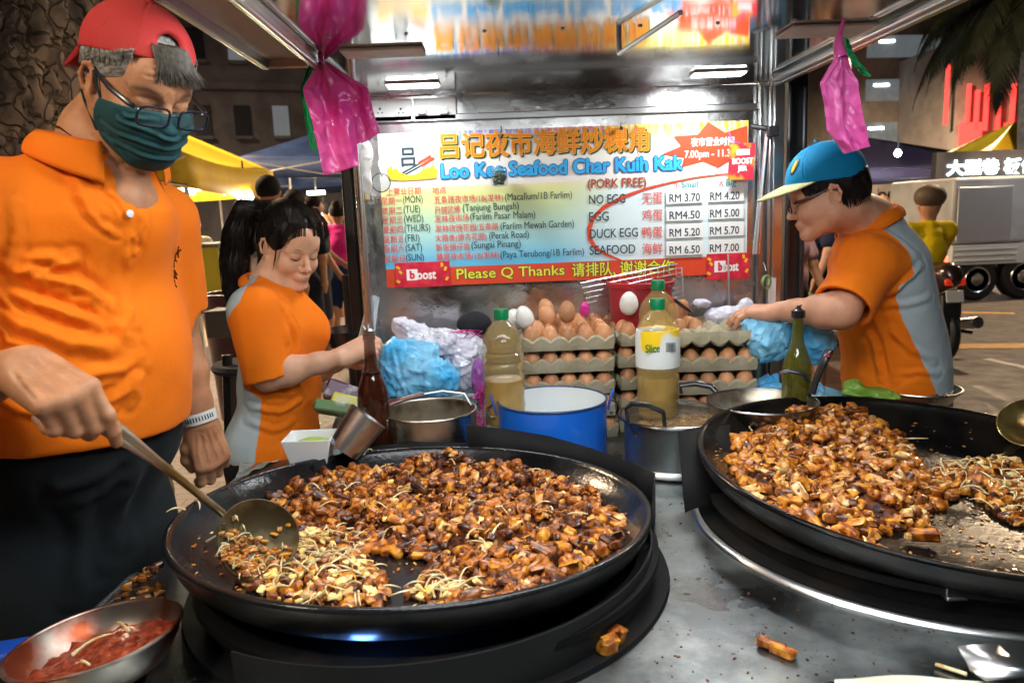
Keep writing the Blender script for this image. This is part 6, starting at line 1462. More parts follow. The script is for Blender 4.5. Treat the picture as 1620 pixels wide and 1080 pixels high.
def patch(name, m, s_, off):
    q = MB()
    def P(u, v):
        a = 2*math.pi*u; th = math.radians(34)+math.cos(a)*v*.15*s_; ph = .52+math.sin(a)*v*.21*s_+.10*math.cos(a)*v
        return Vector(hp(-.010+(.110+off)*math.cos(th)*math.cos(ph), (.091+off)*math.sin(th)*math.cos(ph), .052+(.100+off)*math.sin(ph)))
    q.grid(P, 32, 5); q.obj(name, m, co, smooth=180)
patch('patch_outline', m_rubber, 1.0, .0012); patch('patch', pm('patch_yellow', 'e8b81c'), .62, .0022)
q = MB(); q.grid(lambda u, v: Vector(hp(-.01-.112*math.cos((u-.5)*1.2), .092*math.sin((u-.5)*1.2), .03+.012*v)), 12, 2); q.obj('cap_strap', m_rubber, co, solid=.002)
glasses(boy, HO, HR, hs, mat('dark_red_frame', (.06, .012, .015), .3), w=.050, h=.030, f=.112, u=-.008)
q = MB()
for s_ in (-1, 1): q.tube([Vector(hp(.0885, s_*.018, -.008)), Vector(hp(.0905, s_*.030, -.0105)), Vector(hp(.0865, s_*.043, -.008))], [.0008, .0012, .0008], 5)
q.obj('eyelashes', m_hair, boy)
# ------------------------------------------------------------------ bags, tubs and small things of the stall
def film(name, c, c2=None, al=1.0, tr=.0, rough=.22, em=0):
    m = mat(name, c, rough, col2=c2, scale=9, alpha=al, trans=tr, ior=1.1, coat=.6, spec=.8, bump=.9, bscale=34, bdist=.010, kind='voronoi', lo=.1, hi=.7)
    return m
m_bluebag = film('blue_film', srgb('3fb6f2'), srgb('8ad2f6'), al=.86)
m_whitebag = film('white_film', (.72, .74, .80), (.62, .62, .72))
m_pinkbag = film('pink_film', srgb('e4309a'), srgb('f060b0'), al=.93)
m_greenbag = film('green_film', srgb('1c9a5c'), srgb('26ac6a'))
m_clear = mat('clear_tub', (.75, .88, .93), .15, trans=.35, ior=1.1, alpha=.75, coat=.4)
def ridged(P, sc, seed, n=4):
    rs = np.random.RandomState(seed); o = np.zeros(len(P))
    for i in range(n):
        w = rs.normal(size=3)*sc*.8; w2 = rs.normal(size=3)*sc*.45; w3 = rs.normal(size=3)*sc*.9; o += 1-np.abs(np.sin(P@w+rs.uniform(0, 6)+2.6*np.sin(P@w2+rs.uniform(0, 6))+1.1*np.sin(P@w3)))
    return o/n-.4
def bagheap(name, ells, m, label, cat, seed=1, amp=.017, sc=30, res=.0035, group=None):
    s = Sculpt(.02)
    for c, r in ells: s.ell(c, r, k=.015)
    V, F_ = s.mesh(res, disp=lambda P: amp*ridged(P, sc, seed)+amp*.7*ridged(P, sc*1.9, seed+1)+amp*.35*ridged(P, sc*4.2, seed+2))
    o = npmesh(name, V, F_, m, None, smooth=48); tag(o, label, cat, group); return o
# left tub with bags
c = at(672, 640, 2.04); c.z = TZ+.0
t = thing('plastic_tub', 'clear plastic tub under blue bags left of the green capped oil bottle', 'tub', tuple(c)); q = tub(MB(), Vector((c.x-.0, c.y+.02, TZ+.02)), .30, .22, .115, .82); q.obj('body', m_clear, t, bevel=.006)
q = MB(); w, d = .155, .115; z = TZ+.135
q.tube([(c.x-w, c.y+.02-d, z), (c.x+w, c.y+.02-d, z), (c.x+w, c.y+.02+d, z), (c.x-w, c.y+.02+d, z)], .006, 8, loop=True); q.obj('rim', m_clear, t)
bagheap('plastic_bags', [(A(650, 590, 1.98), (.085, .07, .075)), (A(690, 600, 1.96), (.065, .06, .055)), (A(625, 570, 1.98), (.04, .05, .06)), (A(655, 560, 2.0), (.07, .05, .04)), (A(640, 615, 1.98), (.09, .06, .04))], m_bluebag, 'crumpled translucent blue plastic bags in the left tub', 'plastic bag', 5)
bagheap('plastic_bags', [(A(690, 545, 2.06), (.10, .06, .045)), (A(735, 560, 2.06), (.06, .06, .06)), (A(648, 522, 2.08), (.05, .03, .025)), (A(630, 512, 2.08), (.02, .02, .02)), (A(735, 590, 2.02), (.04, .05, .06))], m_whitebag, 'crumpled white plastic bags behind the blue ones in the left tub', 'plastic bag', 9, amp=.014, sc=45)
q = MB(); random.seed(2)
for i in range(7):
    p0 = A(738+rnd(-5, 5), 522, 2.03); q.tube([Vector(p0), Vector(p0)+Vector((rnd(-.04, .04), 0, rnd(-.02, .01))), Vector(p0)+Vector((rnd(-.06, .03), 0, rnd(-.05, .01)))], [.004, .003, .002], 6, flat=.4)
tag(q.obj('string_ties', m_pinkbag, None), 'pink raffia string tangle lying on the white bags', 'string')
q = MB()
for i in range(26):
    p0 = Vector(A(759+rnd(-6, 6), 640+rnd(-30, 60), 1.87)); q.tube([p0, p0+Vector((rnd(-.02, .02), rnd(-.01, .01), rnd(-.03, .03))), p0+Vector((rnd(-.02, .02), 0, rnd(-.04, .04)))], [.0035, .003, .002], 5, flat=.4)
tag(q.obj('string_ties', m_pinkbag, None), 'pink plastic string hanging between tub and oil bottle', 'string')
s_ = Sculpt(.02); s_.ell(A(757, 600, 1.93), (.018, .03, .06)); V, F_ = s_.mesh(.004, disp=lambda P: .006*ridged(P, 60, 3)); tag(npmesh('plastic_bag', V, F_, film('lilac_film', srgb('c060c0'), srgb('a070c0'), al=.8), None), 'lilac plastic bag squeezed between tub and oil bottle', 'plastic bag')
bagheap('helmet_bag', [(A(750, 512, 2.14), (.05, .04, .035))], cloth('dark_bundle', (.02, .02, .024)), 'dark cloth bundle against the steel wall behind the white bags', 'bundle', 3, amp=.004, sc=20)
# right tub and bag
c = at(1255, 620, 1.93); t = thing('plastic_tub', 'round clear blue tub holding a blue bag by the green glass bottle', 'tub', (c.x, c.y, TZ))
R_ = .125; q = MB(); q.lathe([(R_*.84, 0), (R_*.96, .085), (R_*1.05, .087), (R_*1.06, .10), (R_, .103), (R_*.98, .098), (R_*.92, .085), (R_*.82, .004), (0, .004), (0, 0)], (c.x, c.y, TZ+.005), 56, closed=True); q.obj('body', mat('blue_tub', srgb('8cd0e4'), .2, alpha=.8, trans=.3, ior=1.1, coat=.3), t)
bagheap('plastic_bags', [((c.x-.02, c.y, TZ+.10), (.10, .09, .055)), (A(1215, 540, 1.92), (.06, .05, .06)), (A(1290, 540, 1.92), (.045, .05, .06)), (A(1250, 520, 1.94), (.06, .04, .035)), (A(1190, 520, 1.94), (.03, .04, .03))], m_bluebag, 'crumpled blue plastic bag filling the round tub at the right', 'plastic bag', 14, amp=.018)
bagheap('banana_leaf', [(A(1370, 620, 1.82), (.06, .04, .012)), (A(1350, 612, 1.84), (.02, .03, .02)), (A(1400, 628, 1.8), (.04, .03, .01))], mat('leaf', (.10, .22, .02), .4, col2=(.2, .36, .05), scale=14, bump=.3, bscale=60), 'folded green leaves between the round tub and the scrap bowl', 'leaves', 6, amp=.008, sc=50)
# red bucket, wire basket, bag, tongs
p = at(1013, 445, 2.13); rb = 53*2.13/F_PX; t = thing('bucket', 'red plastic bucket standing behind the middle eggs', 'bucket', (p.x, p.y, TZ+.12))
q = MB(); q.lathe([(0, 0), (rb*.82, 0), (rb*.95, .21), (rb*1.0, .212), (rb*1.02, .225), (rb*.97, .228), (rb*.93, .21), (rb*.80, .005), (0, .005)], (p.x, p.y, p.z-.225), 56); q.obj('body', mat('red_plastic', srgb('b02a34'), .35, coat=.3, col2=srgb('9c2430'), scale=6), t)
q = MB(); q.lathe([(0,0),(rb*.8,0),(rb*.8,p.z-.225-TZ-.001),(0,p.z-.225-TZ-.001)],(p.x,p.y,TZ+.0005),32); q.obj('stand', m_greyplate, t)
t = thing('wire_basket', 'tilted steel wire mesh basket behind the red bucket', 'basket', tuple(A(1000, 470, 2.18)))
q = MB(); P0, P1, P2, P3_ = [Vector(A(*a)) for a in ((918, 448, 2.14), (1078, 416, 2.24), (1082, 475, 2.2), (935, 512, 2.14))]
for i in range(17): u = i/16; q.tube([P0.lerp(P1, u), P3_.lerp(P2, u)], .0011 if i % 16 else .0022, 5)
for i in range(9): u = i/8; q.tube([P0.lerp(P3_, u), P1.lerp(P2, u)], .0011 if i % 8 else .0022, 5)
q.obj('mesh_panel', m_frame, t); kind(t.children[0], 'thing')
bagheap('plastic_bag', [(A(1150, 500, 2.16), (.07, .03, .03)), (A(1180, 490, 2.17), (.025, .02, .035)), (A(1110, 480, 2.16), (.03, .02, .015))], m_whitebag, 'white paper bag lying behind the upturned egg tray', 'paper bag', 19, amp=.006, sc=30)
t = thing('scissors', 'red and black handled kitchen scissors above the right egg trays', 'scissors', tuple(A(1070, 475, 2.05)))
q = MB(); q.tube([A(1052, 464, 2.05), A(1066, 476, 2.05)], [.006, .008], 8, flat=.6); q.obj('red_grip', pm('gripred', 'c02028', .3), t)
q = MB(); q.tube([A(1066, 474, 2.05), A(1080, 484, 2.05), A(1094, 494, 2.05)], [.008, .009, .007], 8, flat=.6); q.obj('black_grip', m_blk, t)
q = MB(); q.tube([A(1040, 456, 2.06), A(1052, 464, 2.05)], [.004, .006], 6, flat=.4); q.obj('blade', m_frame, t)
q = MB(); q.tube([A(1152, 402, 2.18), A(1153, 455, 2.17), A(1154, 503, 2.16)], .0032, 8); tag(q.obj('metal_rod', m_frame, None), 'thin upright metal rod in front of the steel wall below the sticker', 'rod')
s_ = Sculpt(.02); s_.ell(A(925, 490, 2.05), (.014, .012, .022)); V, F_ = s_.mesh(.003, disp=lambda P: .007*ridged(P, 110, 3)); tag(npmesh('plastic_scrap', V, F_, m_pinkbag, None), 'pink crumpled plastic scrap between the two egg stacks', 'plastic scrap')
# cloths and packets on the left corner
bagheap('folded_cloth', [((A(505, 655, 1.72)[0], 1.78, TZ+.025), (.075, .10, .045)), ((A(480, 660, 1.7)[0], 1.74, TZ+.02), (.06, .09, .04))], cloth('grey_rag', (.12, .15, .16), (.2, .24, .25)), 'grey rag crumpled behind the white foam box', 'rag', 4, amp=.012, sc=26)
for i, (px, py, w, hh, rz_, c_, lab) in enumerate(((545, 618, .10, .05, .4, '5a2a50', 'purple snack packet on the worktop behind the grey rag'), (552, 634, .09, .04, .3, 'd8d050', 'yellow packet leaning behind the brown sauce bottle'), (530, 640, .10, .03, .2, '6a8a5a', 'green packet between the rag and the yellow packet'), (590, 640, .07, .03, 0, '2a6aa0', 'blue packet right beside the sauce bottle foot'))):
    p = at(px, py, 1.88-.02*i); q = MB(); q.box((p.x, p.y, p.z-.01), (w, .05, hh), Matrix.Rotation(rz_, 3, 'Y')@Matrix.Rotation(-.5, 3, 'X')); tag(q.obj('packet', mat('packet%d' % i, srgb(c_), .3, col2=(.6, .6, .55), scale=25, lo=.5, hi=.75), None, bevel=.006), lab, 'packet')
q = MB(); q.grid(lambda u, v: (lambda p: Vector((p.x, p.y, TZ+.004+.010*abs(nz((p.x, p.y, 3), 11))+.006*nz((p.x, p.y, 1), 30))))(on(372+150*u+20*v, 762-62*v-70*u, TZ)), 40, 26); 
tag(q.obj('newspaper', mat('newsprint', (.42, .43, .38), .75, col2=(.24, .25, .22), scale=40, lo=.45, hi=.7, bump=.4, bscale=25), None), 'crumpled newspaper spread on the worktop left of the foam box', 'newspaper')
# clipboard papers behind the woman's hands and tray
q = MB(); a0 = [A(560, 560, 2.12), A(590, 545, 2.15), A(600, 470, 2.2), A(585, 465, 2.18)]
q.add(a0, [(0, 1, 2, 3)]); tag(q.obj('paper_pad', mat('pad_paper', (.45, .47, .5), .6, col2=(.35, .4, .42), scale=12), None, solid=.004, smooth=0), 'grey paper pad leaning on the left post behind the woman', 'paper pad')
q = MB(); q.lathe([(0, 0), (.075, 0), (.095, .05), (.092, .05), (.07, .004), (0, .004)], A(560, 545, 2.3), 40); tag(q.obj('dark_basin', m_blk, None), 'dark plastic basin behind the hands of the woman', 'basin')
t = thing('bag_hook', 'green plastic cord and white tag hanging by the right post', 'hook', tuple(A(1210, 445, 2.15)))
q = MB()
for i in range(5): q.lathe([(.012+.0006*i, -.0015), (.0135+.0006*i, 0), (.012+.0006*i, .0015)], A(1210+i, 446, 2.15-.003*i), 24, Matrix.Rotation(1.4+i*.06, 3, 'X')@Matrix.Rotation(.4, 3, 'Y'), closed=True, sy=1.4)
q.obj('coiled_cord', mat('cord_green', (.2, .3, .08), .4), t)
q = MB(); q.box(A(1221, 460, 2.15), (.022, .002, .075)); q.obj('paper_tag', m_white, t)
q = MB(); q.tube([A(1208, 415, 2.17), A(1212, 428, 2.16), A(1221, 440, 2.15), A(1225, 415, 2.16)], .0016, 6); q.obj('hook_wire', m_frame, t)
# clear sachets and lens hanging at the left post
t = thing('hanging_sachets', 'clear plastic pouch hanging on the left stall post below the pink bags', 'pouch', tuple(A(582, 270, 2.1)))
s_ = Sculpt(.015); s_.ell(A(577, 285, 2.1), (.020, .012, .055)); s_.ell(A(580, 245, 2.1), (.017, .012, .04)); V, F_ = s_.mesh(.003, disp=lambda P: .005*ridged(P, 60, 4)); npmesh('pouch', V, F_, mat('pouch_film', (.75, .74, .70), .12, alpha=.45, coat=.8), t)
s_ = Sculpt(.015); s_.ell(A(577, 312, 2.1), (.014, .010, .016)); V, F_ = s_.mesh(.003, disp=lambda P: .004*ridged(P, 90, 7)); npmesh('pouch_filling', V, F_, mat('snack_fill', (.35, .2, .08), .5, col2=(.5, .35, .15), scale=60), t)
q = MB(); q.lathe([(.0245, -.002), (.027, 0), (.0245, .002)], A(603, 289, 2.18), 40, Matrix.Rotation(math.pi/2, 3, 'X'), closed=True); q.obj('ring', m_rubber, t)
q = MB(); q.lathe([(0, -.002), (.024, -.001), (.024, .001), (0, .002)], A(603, 289, 2.18), 32, Matrix.Rotation(math.pi/2, 3, 'X')); q.obj('disc', mat('disc_plastic', (.4, .42, .40), .15, alpha=.3, coat=.3), t)
q = MB(); q.tube([A(603, 240, 2.2), A(598, 260, 2.2), A(604, 278, 2.18)], .006, 8, flat=.4); q.obj('strap', m_clear, t)
q = MB(); q.tube([A(576, 318, 2.1), A(578, 350, 2.12), A(582, 400, 2.14)], .003, 6); q.tube([A(574, 330, 2.1), A(576, 385, 2.12)], .0055, 6, flat=.4); q.tube([A(579, 400, 2.13), A(582, 384, 2.13)], .0025, 6); q.obj('hook', steel('hook_steel', (.6, .6, .5), .35), t)
# pink bags hanging on the canopy rails
def hangbag(pts, Y, th, m, label, seed, tie=None, name='plastic_bag', amp=.006):
    """a flat bag: outline (u across, v down) with pleats fanning out from its knot"""
    L_ = [A(*p, Y) for p in pts[0]]; R__ = [A(*p, Y) for p in pts[1]]; n = len(L_)
    def P(u, v):
        f = v*(n-1); i = min(int(f), n-2); w = f-i; a = L_[i]*(1-w)+L_[i+1]*w; b = R__[i]*(1-w)+R__[i+1]*w
        p = a+(b-a)*u; wv = np.sin(u*9+seed+2.2*v+1.5*math.sin(v*5+seed))*amp*(.9-.6*v)+amp*1.2*math.sin(u*7+seed*2)+amp*.8*nz((u*5, v*7, seed), 1.3)
        p = p+np.array([0, -wv, 0]); return Vector(p)
    q = MB(); q.grid(P, 48, 40); k0 = len(q.v)
    q.grid(lambda u, v: P(u, v)+Vector((0, th*(math.sin(math.pi*u)**.5)*(.3+.7*v), 0)), 48, 40)
    return q
t = thing('plastic_bag', 'bundle of shiny pink plastic bags hanging at the upper left of the banner', 'plastic bag', tuple(A(530, 110, 1.75)))
q = hangbag(([(506, 98), (480, 142), (497, 200), (513, 277)], [(512, 98), (552, 140), (560, 190), (568, 262)]), 1.70, .02, m_pinkbag, '', 1); q.obj('bag_front', m_pinkbag, t)
q = hangbag(([(508, 98), (520, 130), (545, 175), (560, 230)], [(516, 98), (583, 140), (592, 180), (602, 210)]), 1.74, .02, m_pinkbag, '', 4); q.obj('bag_back', m_pinkbag, t)
q = MB(); q.tube([A(498, 60, 1.74), A(506, 85, 1.73), A(509, 100, 1.71)], [.004, .006, .007], 8); q.obj('knot', m_pinkbag, t)
t = thing('plastic_bag', 'green plastic bag hanging left of the pink ones on the canopy rail', 'plastic bag', tuple(A(495, 150, 1.75)))
q = hangbag(([(490, 95), (475, 140), (482, 190), (490, 236)], [(505, 100), (492, 145), (500, 190), (510, 242)]), 1.76, .012, m_greenbag, '', 2); q.obj('bag', m_greenbag, t)
t = thing('plastic_bag', 'pink plastic bag knotted at its top hanging at the right canopy edge', 'plastic bag', tuple(A(1335, 100, 1.45)))
q = hangbag(([(1322, 66), (1318, 95), (1296, 132), (1307, 170), (1310, 205), (1337, 243)], [(1332, 66), (1342, 95), (1358, 130), (1360, 170), (1366, 200), (1376, 232)]), 1.45, .03, film('pink_film_right', srgb('c8408c'), srgb('d860a4')), '', 3, amp=.007); q.obj('bag', MATS['pink_film_right'], t)
q = MB(); q.tube([A(1336, 30, 1.42), A(1328, 55, 1.45), A(1326, 70, 1.45), A(1330, 90, 1.45)], [.003, .006, .009, .012], 10); q.obj('knot', MATS['pink_film_right'], t)
t = thing('plastic_bag', 'green and white bag scrap tied above the right pink bag', 'plastic bag', tuple(A(1345, 80, 1.47)))
q = hangbag(([(1330, 62), (1340, 85), (1352, 105)], [(1340, 62), (1360, 95), (1378, 122)]), 1.48, .01, m_greenbag, '', 6); q.obj('bag', m_greenbag, t)
# ------------------------------------------------------------------ street, buildings and crowd behind
def G(px, py): return on(px, py, 0)
m_road = mat('asphalt', (.050, .042, .036), .75, col2=(.075, .060, .048), scale=3, bump=.4, bscale=90, bdist=.004, r2=.55)
q = MB(); q.add([(-120, -10, 0), (160, -10, 0), (160, 200, 0), (-120, 200, 0)], [(0, 1, 2, 3)]); kind(q.obj('ground', m_road, None, smooth=0), 'structure')
m_pave = mat('paving', (.24, .20, .18), .7, bump=.3, bscale=50, bdist=.003); N, L, B = nodes(m_pave)
br = N.new('ShaderNodeTexBrick'); br.inputs['Scale'].default_value = 3.2; br.inputs['Color1'].default_value = (.27, .22, .20, 1); br.inputs['Color2'].default_value = (.21, .18, .165, 1); br.inputs['Mortar'].default_value = (.10, .085, .075, 1); br.inputs['Mortar Size'].default_value = .012
tc_ = N.new('ShaderNodeTexCoord'); L.new(tc_.outputs['Object'], br.inputs['Vector']); L.new(br.outputs['Color'], B.inputs['Base Color'])
q = MB(); q.box((-11, 14, .05), (19.4, 40, .1)); kind(q.obj('pavement', m_pave, None, smooth=0, bevel=.02), 'structure')
m_yel = mat('road_yellow', (.50, .28, .04), .6, col2=(.36, .2, .03), scale=9); m_wl = mat('road_white', (.5, .46, .4), .6, col2=(.35, .32, .28), scale=9)
def mark(a, b, w, m, name):
    a, b = G(*a), G(*b); d = (b-a).normalized(); n_ = Vector((-d.y, d.x, 0))*w/2; z = Vector((0, 0, .004)); q = MB(); q.add([a+n_+z, a-n_+z, b-n_+z, b+n_+z], [(0, 1, 2, 3)]); kind(q.obj(name, m, None, smooth=0), 'structure')
mark((1478, 548), (2000, 545), .26, m_yel, 'road_marking'); mark((1490, 494), (1605, 496), .13, m_yel, 'road_marking'); mark((1560, 568), (1760, 612), .09, m_wl, 'road_marking'); mark((1480, 451), (1700, 455), .18, m_yel, 'road_marking')
# --- tree trunk behind the cook
random.seed(1)
m_bark = mat('bark', (.22, .15, .10), .9, col2=(.05, .036, .026), scale=3.2, detail=9, lo=.42, hi=.56)
tr = thing('tree', 'massive tree trunk with rough cracked bark behind the cook in the red cap', 'tree', (-1.90, 2.75, 0))
q = MB()
def bk(p, a):
    n1 = nz((math.cos(a)*1.8, math.sin(a)*1.8, p.z*1.2), 1); cell = mnoise.cell_vector(Vector((0, 0, 0)))
    v = mnoise.voronoi(Vector((math.cos(a)*.42+5, math.sin(a)*.42+5, p.z*.75))*15)[0]; e = min(.5, (v[1]-v[0]))*1.0
    n3 = nz((math.cos(a)*7, math.sin(a)*7, p.z*8), 1); k_ = 1+.06*n1+.045*min(e, .25)/.25+.02*n3; return Vector((p.x*k_, p.y*k_, p.z))
q.lathe([(.60-.10*min(1, z/1.2), z) for z in np.linspace(0, 4.2, 200)], (-1.90, 2.75, 0), 260, fn=bk); trunk = q.obj('trunk', m_bark, tr, smooth=180)
N, L, B = nodes(m_bark); b_ = N.new('ShaderNodeBump'); b_.inputs['Strength'].default_value = 1; b_.inputs['Distance'].default_value = .02; vt = N.new('ShaderNodeTexVoronoi'); vt.feature = 'DISTANCE_TO_EDGE'; vt.inputs['Scale'].default_value = 17
tcb = N.new('ShaderNodeTexCoord'); nn_ = N.new('ShaderNodeTexNoise'); nn_.inputs['Scale'].default_value = 8; mxv = N.new('ShaderNodeMix'); mxv.data_type = 'VECTOR'; mxv.inputs[0].default_value = .12
L.new(tcb.outputs['Object'], nn_.inputs['Vector']); L.new(tcb.outputs['Object'], mxv.inputs[4]); L.new(nn_.outputs['Color'], mxv.inputs[5]); L.new(mxv.outputs[1], vt.inputs['Vector'])
mrb = N.new('ShaderNodeMapRange'); mrb.inputs['From Max'].default_value = .12; L.new(vt.outputs['Distance'], mrb.inputs['Value']); L.new(mrb.outputs[0], b_.inputs['Height']); L.new(b_.outputs[0], B.inputs['Normal'])
# --- buildings
def facade(name, label, x0, y0, x1, y1, H, floors, z0, fh, bays, mw, mwin, lit, depth=8, win=(.62, .55), sill=None, band=None):
    a, b = Vector((x0, y0, 0)), Vector((x1, y1, 0)); d = (b-a); L_ = d.length; d.normalize(); n_ = Vector((d.y, -d.x, 0))
    if n_.dot(a) > 0: n_ = -n_
    t = thing(name, label, 'building', tuple(a)); R_ = Matrix((d, -n_, Vector((0, 0, 1)))).transposed()
    q = MB(); q.box((a+b)/2-n_*depth/2+Vector((0, 0, H/2)), (L_, depth, H), R_); q.obj('wall', mw, t, smooth=0)
    bw = L_/bays; k = 0; w = bw*win[0]; hh = fh*win[1]
    for f in range(floors):
        for i in range(bays):
            c = a+d*(bw*(i+.5))+n_*.03+Vector((0, 0, z0+fh*(f+.5)))
            li = lit(f, i); q = MB(); q.box(c, (w, .10, hh), R_); o = q.obj('window', mwin[li], t, smooth=0)
            if band is not None:
                q = MB(); q.box(c+n_*.18-Vector((0, 0, hh*.5+.06)), (w*1.08, .3, .12), R_); q.obj('sill', mw, o, smooth=0)
            k += 1
    if band:
        for f in range(floors+1):
            q = MB(); q.box((a+b)/2+n_*.15+Vector((0, 0, z0+fh*f-.12)), (L_+.3, .3, .25), R_); q.obj('floor_band', band, t, smooth=0)
    return t, a, d, n_
m_w1 = mat('concrete_dark', (.10, .095, .11), .85, col2=(.07, .065, .075), scale=1.5); m_w2 = mat('concrete_brown', (.20, .175, .16), .85, col2=(.15, .132, .12), scale=1.0)
m_win0 = mat('window_dark', (.02, .022, .03), .2); m_win1 = mat('window_dim', (.02, .02, .02), .3, emit=(.45, .48, .5), es=.14, col2=(.05, .05, .05), scale=2); m_win2 = mat('window_lit', (.1, .1, .1), .4, emit=(.8, .9, 1), es=.55)
random.seed(12)
def l1(f, i): return random.choices((0, 1, 2), (8, 4, 1))[0]
facade('apartment_block', 'dark grey apartment block with few lit windows behind the yellow market tent', -24, 26, -3.5, 33, 30, 9, 4, 2.8, 15, m_w1, (m_win0, m_win1, m_win2), l1, band=m_w1, win=(.42,.42))
facade('apartment_block', 'dark apartment block between the tent and the stall roof', -3.2, 40, 4.2, 42, 34, 9, 6, 3.1, 4, mat('concrete_slate', (.055, .06, .075), .85), (m_win0, m_win1, m_win2), l1)
m_strip = mat('window_strip', (.05, .055, .06), .3, emit=(.30, .34, .36), es=.16, col2=(.12, .13, .13), scale=1.2)
t, a, d, n_ = facade('car_park_block', 'brown concrete block with long horizontal window strips behind the right pink bag', at(1318,200,50).x, 50, at(1527,200,51).x, 51, at(1420,26,50).z, 4, at(1435,242,50).z, 2.68, 1, m_w2, (m_strip, m_strip, m_strip), lambda f, i: 0, win=(.54, .50))
m_tube = mat('tube_light', (.5, .5, .5), .4, emit=(.85, .95, 1), es=7)
for f in range(4):
    q = MB(); q.box(a+d*(2.9+.25*f)+n_*.12+Vector((0, 0, at(1435,242,50).z+2.68*(f+.5)+.3)), (1.0, .06, .14)); q.obj('tube_lamp', m_tube, t, smooth=0)
facade('office_block', 'narrow brown block with small lit windows right of the stall post', at(1225,200,58).x, 58, at(1322,200,56).x, 56, at(1300,60,57).z, 7, 5, 2.6, 3, m_w2, (m_win0, m_win1, m_win2), l1, win=(.5, .35))
# red lit facade
m_red = mat('red_glow', (.4, .02, .02), .5, emit=(1, .05, .04), es=1.3)
t, a, d, n_ = facade('red_lit_building', 'grey building with glowing red panels behind the palm', at(1512,200,44).x, 44, at(1700,200,44).x, 44, at(1560,60,44).z, 3, 9, 2.2, 4, m_w2, (m_win0, m_win1, m_win1), lambda f, i: 0, win=(.2, .4))
for px_, py_, w_, h_ in ((1535, 215, 34, 40), (1545, 175, 6, 60), (1560, 170, 6, 70), (1580, 170, 6, 70), (1532, 165, 5, 60), (1605, 215, 34, 40), (1602, 170, 6, 70), (1498, 150, 5, 90)):
    p_ = at(px_, py_, 43.7); q = MB(); q.box(p_, (w_*43.7/F_PX, .12, h_*43.7/F_PX)); q.obj('red_panel', m_red, t, smooth=0)
point_light('red_fill', tuple(at(1570, 200, 42.5)), 60, (1, .08, .05), .6)  # added fill in front of the red panels, without a fixture
# neon sign
sg = thing('neon_sign', 'white glowing chinese neon sign on a dark fascia above the truck', 'sign', (14, 17, 4)); m_neon = mat('neon_white', (.8, .8, .8), .4, emit=(.75, 1, 1), es=3.2)
q = MB(); a0, b0 = at(1495, 276, 15), at(1700, 268, 15); v, f = text_mesh("大型巷 板件", 1, .035); xs = [p_[0] for p_ in v]; k_ = (at(1640, 270, 15).x-a0.x)/(max(xs)-min(xs)); hh_ = 21*15/F_PX/.87
q.add([(a0.x+p_[0]*k_, 14.95, a0.z+p_[1]*hh_) for p_ in v], f); q.obj('sign_lettering', m_neon, sg, smooth=0)
q = MB(); q.box(((a0.x+b0.x)/2, 15.05, a0.z+.05), (b0.x-a0.x+.4, .15, .75)); q.obj('fascia', m_w1, sg, smooth=0)
for px_ in (0, 1): q = MB(); q.box((a0.x+.1 if not px_ else b0.x, 15.2, a0.z/2), (.12, .12, a0.z)); q.obj('post', m_w1, sg, smooth=0)
# --- tents
def tent(label, x, y, w, d, ze, zp, m, val=.32, hidden=()):
    t = thing('market_tent', label, 'tent', (x, y, 0), 'market tents along the street'); q = MB(); hw, hd = w/2, d/2
    N_ = 10
    for k_, (c0, c1) in enumerate((((-hw, -hd), (hw, -hd)), ((hw, -hd), (hw, hd)), ((hw, hd), (-hw, hd)), ((-hw, hd), (-hw, -hd)))):
        def P(u, v):
            ex, ey = c0[0]+(c1[0]-c0[0])*u, c0[1]+(c1[1]-c0[1])*u; s_ = 1-v
            return Vector((x+ex*s_, y+ey*s_, ze+(zp-ze)*v-.22*math.sin(math.pi*v)*.8*(1-abs(2*u-1)**2)*.7-.05*math.sin(math.pi*u)*s_))
        q.grid(P, N_, N_)
    q.obj('canopy', m, t, smooth=60, solid=.01)
    q = MB()
    for c0, c1 in (((-hw, -hd), (hw, -hd)), ((hw, -hd), (hw, hd)), ((hw, hd), (-hw, hd)), ((-hw, hd), (-hw, -hd))):
        q.grid(lambda u, v: Vector((x+c0[0]+(c1[0]-c0[0])*u, y+c0[1]+(c1[1]-c0[1])*u, ze-.05*math.sin(math.pi*u)-val*v)), 10, 2)
    q.obj('valance', m, t, smooth=60, solid=.01)
    for sx_ in (-1, 1):
        for sy in (-1, 1): q = MB(); q.tube([(x+sx_*(hw-.03), y+sy*(hd-.03), 0), (x+sx_*(hw-.03), y+sy*(hd-.03), ze)], .025, 8); q.obj('pole', m_white, t)
    q = MB(); q.tube([(x-hw, y-hd, ze-.3), (x, y-hd, ze-.02), (x+hw, y-hd, ze-.3)], .014, 6); q.tube([(x-hw, y-hd, ze-.02), (x-hw*.3, y-hd, ze-.3), (x+hw*.3, y-hd, ze-.3), (x+hw, y-hd, ze-.02)], .012, 6); q.obj('truss', m_frame, t)
    return t
m_ty = mat('yellow_canvas', (.75, .50, .02), .6, col2=(.65, .42, .02), scale=2, trans=.0); m_tb = mat('navy_canvas', (.012, .03, .10), .6, col2=(.02, .05, .15), scale=2)
N, L, B = nodes(m_ty)
tent('yellow canvas market tent behind the shoulder of the cook', -4.55, 9.2, 3.1, 3.0, 2.12, 2.95, m_ty)
tent('dark blue market tent behind the pink hanging bags', -2.2, 14.5, 4.0, 3.2, 2.5, 3.3, m_tb)
tent('dark blue market tent farthest down the left lane', -5.0, 18.5, 4.2, 3.4, 2.5, 3.2, m_tb)
tent('dark blue market tent behind the boy in the blue cap', 10.2, 21.5, 6.6, 4, 2.25, 3.2, mat('dark_canvas', (.03, .022, .05), .7))
tent('small yellow market tent beside the truck', 12.9, 19.0, 3.0, 3, 2.3, 3.2, m_ty)
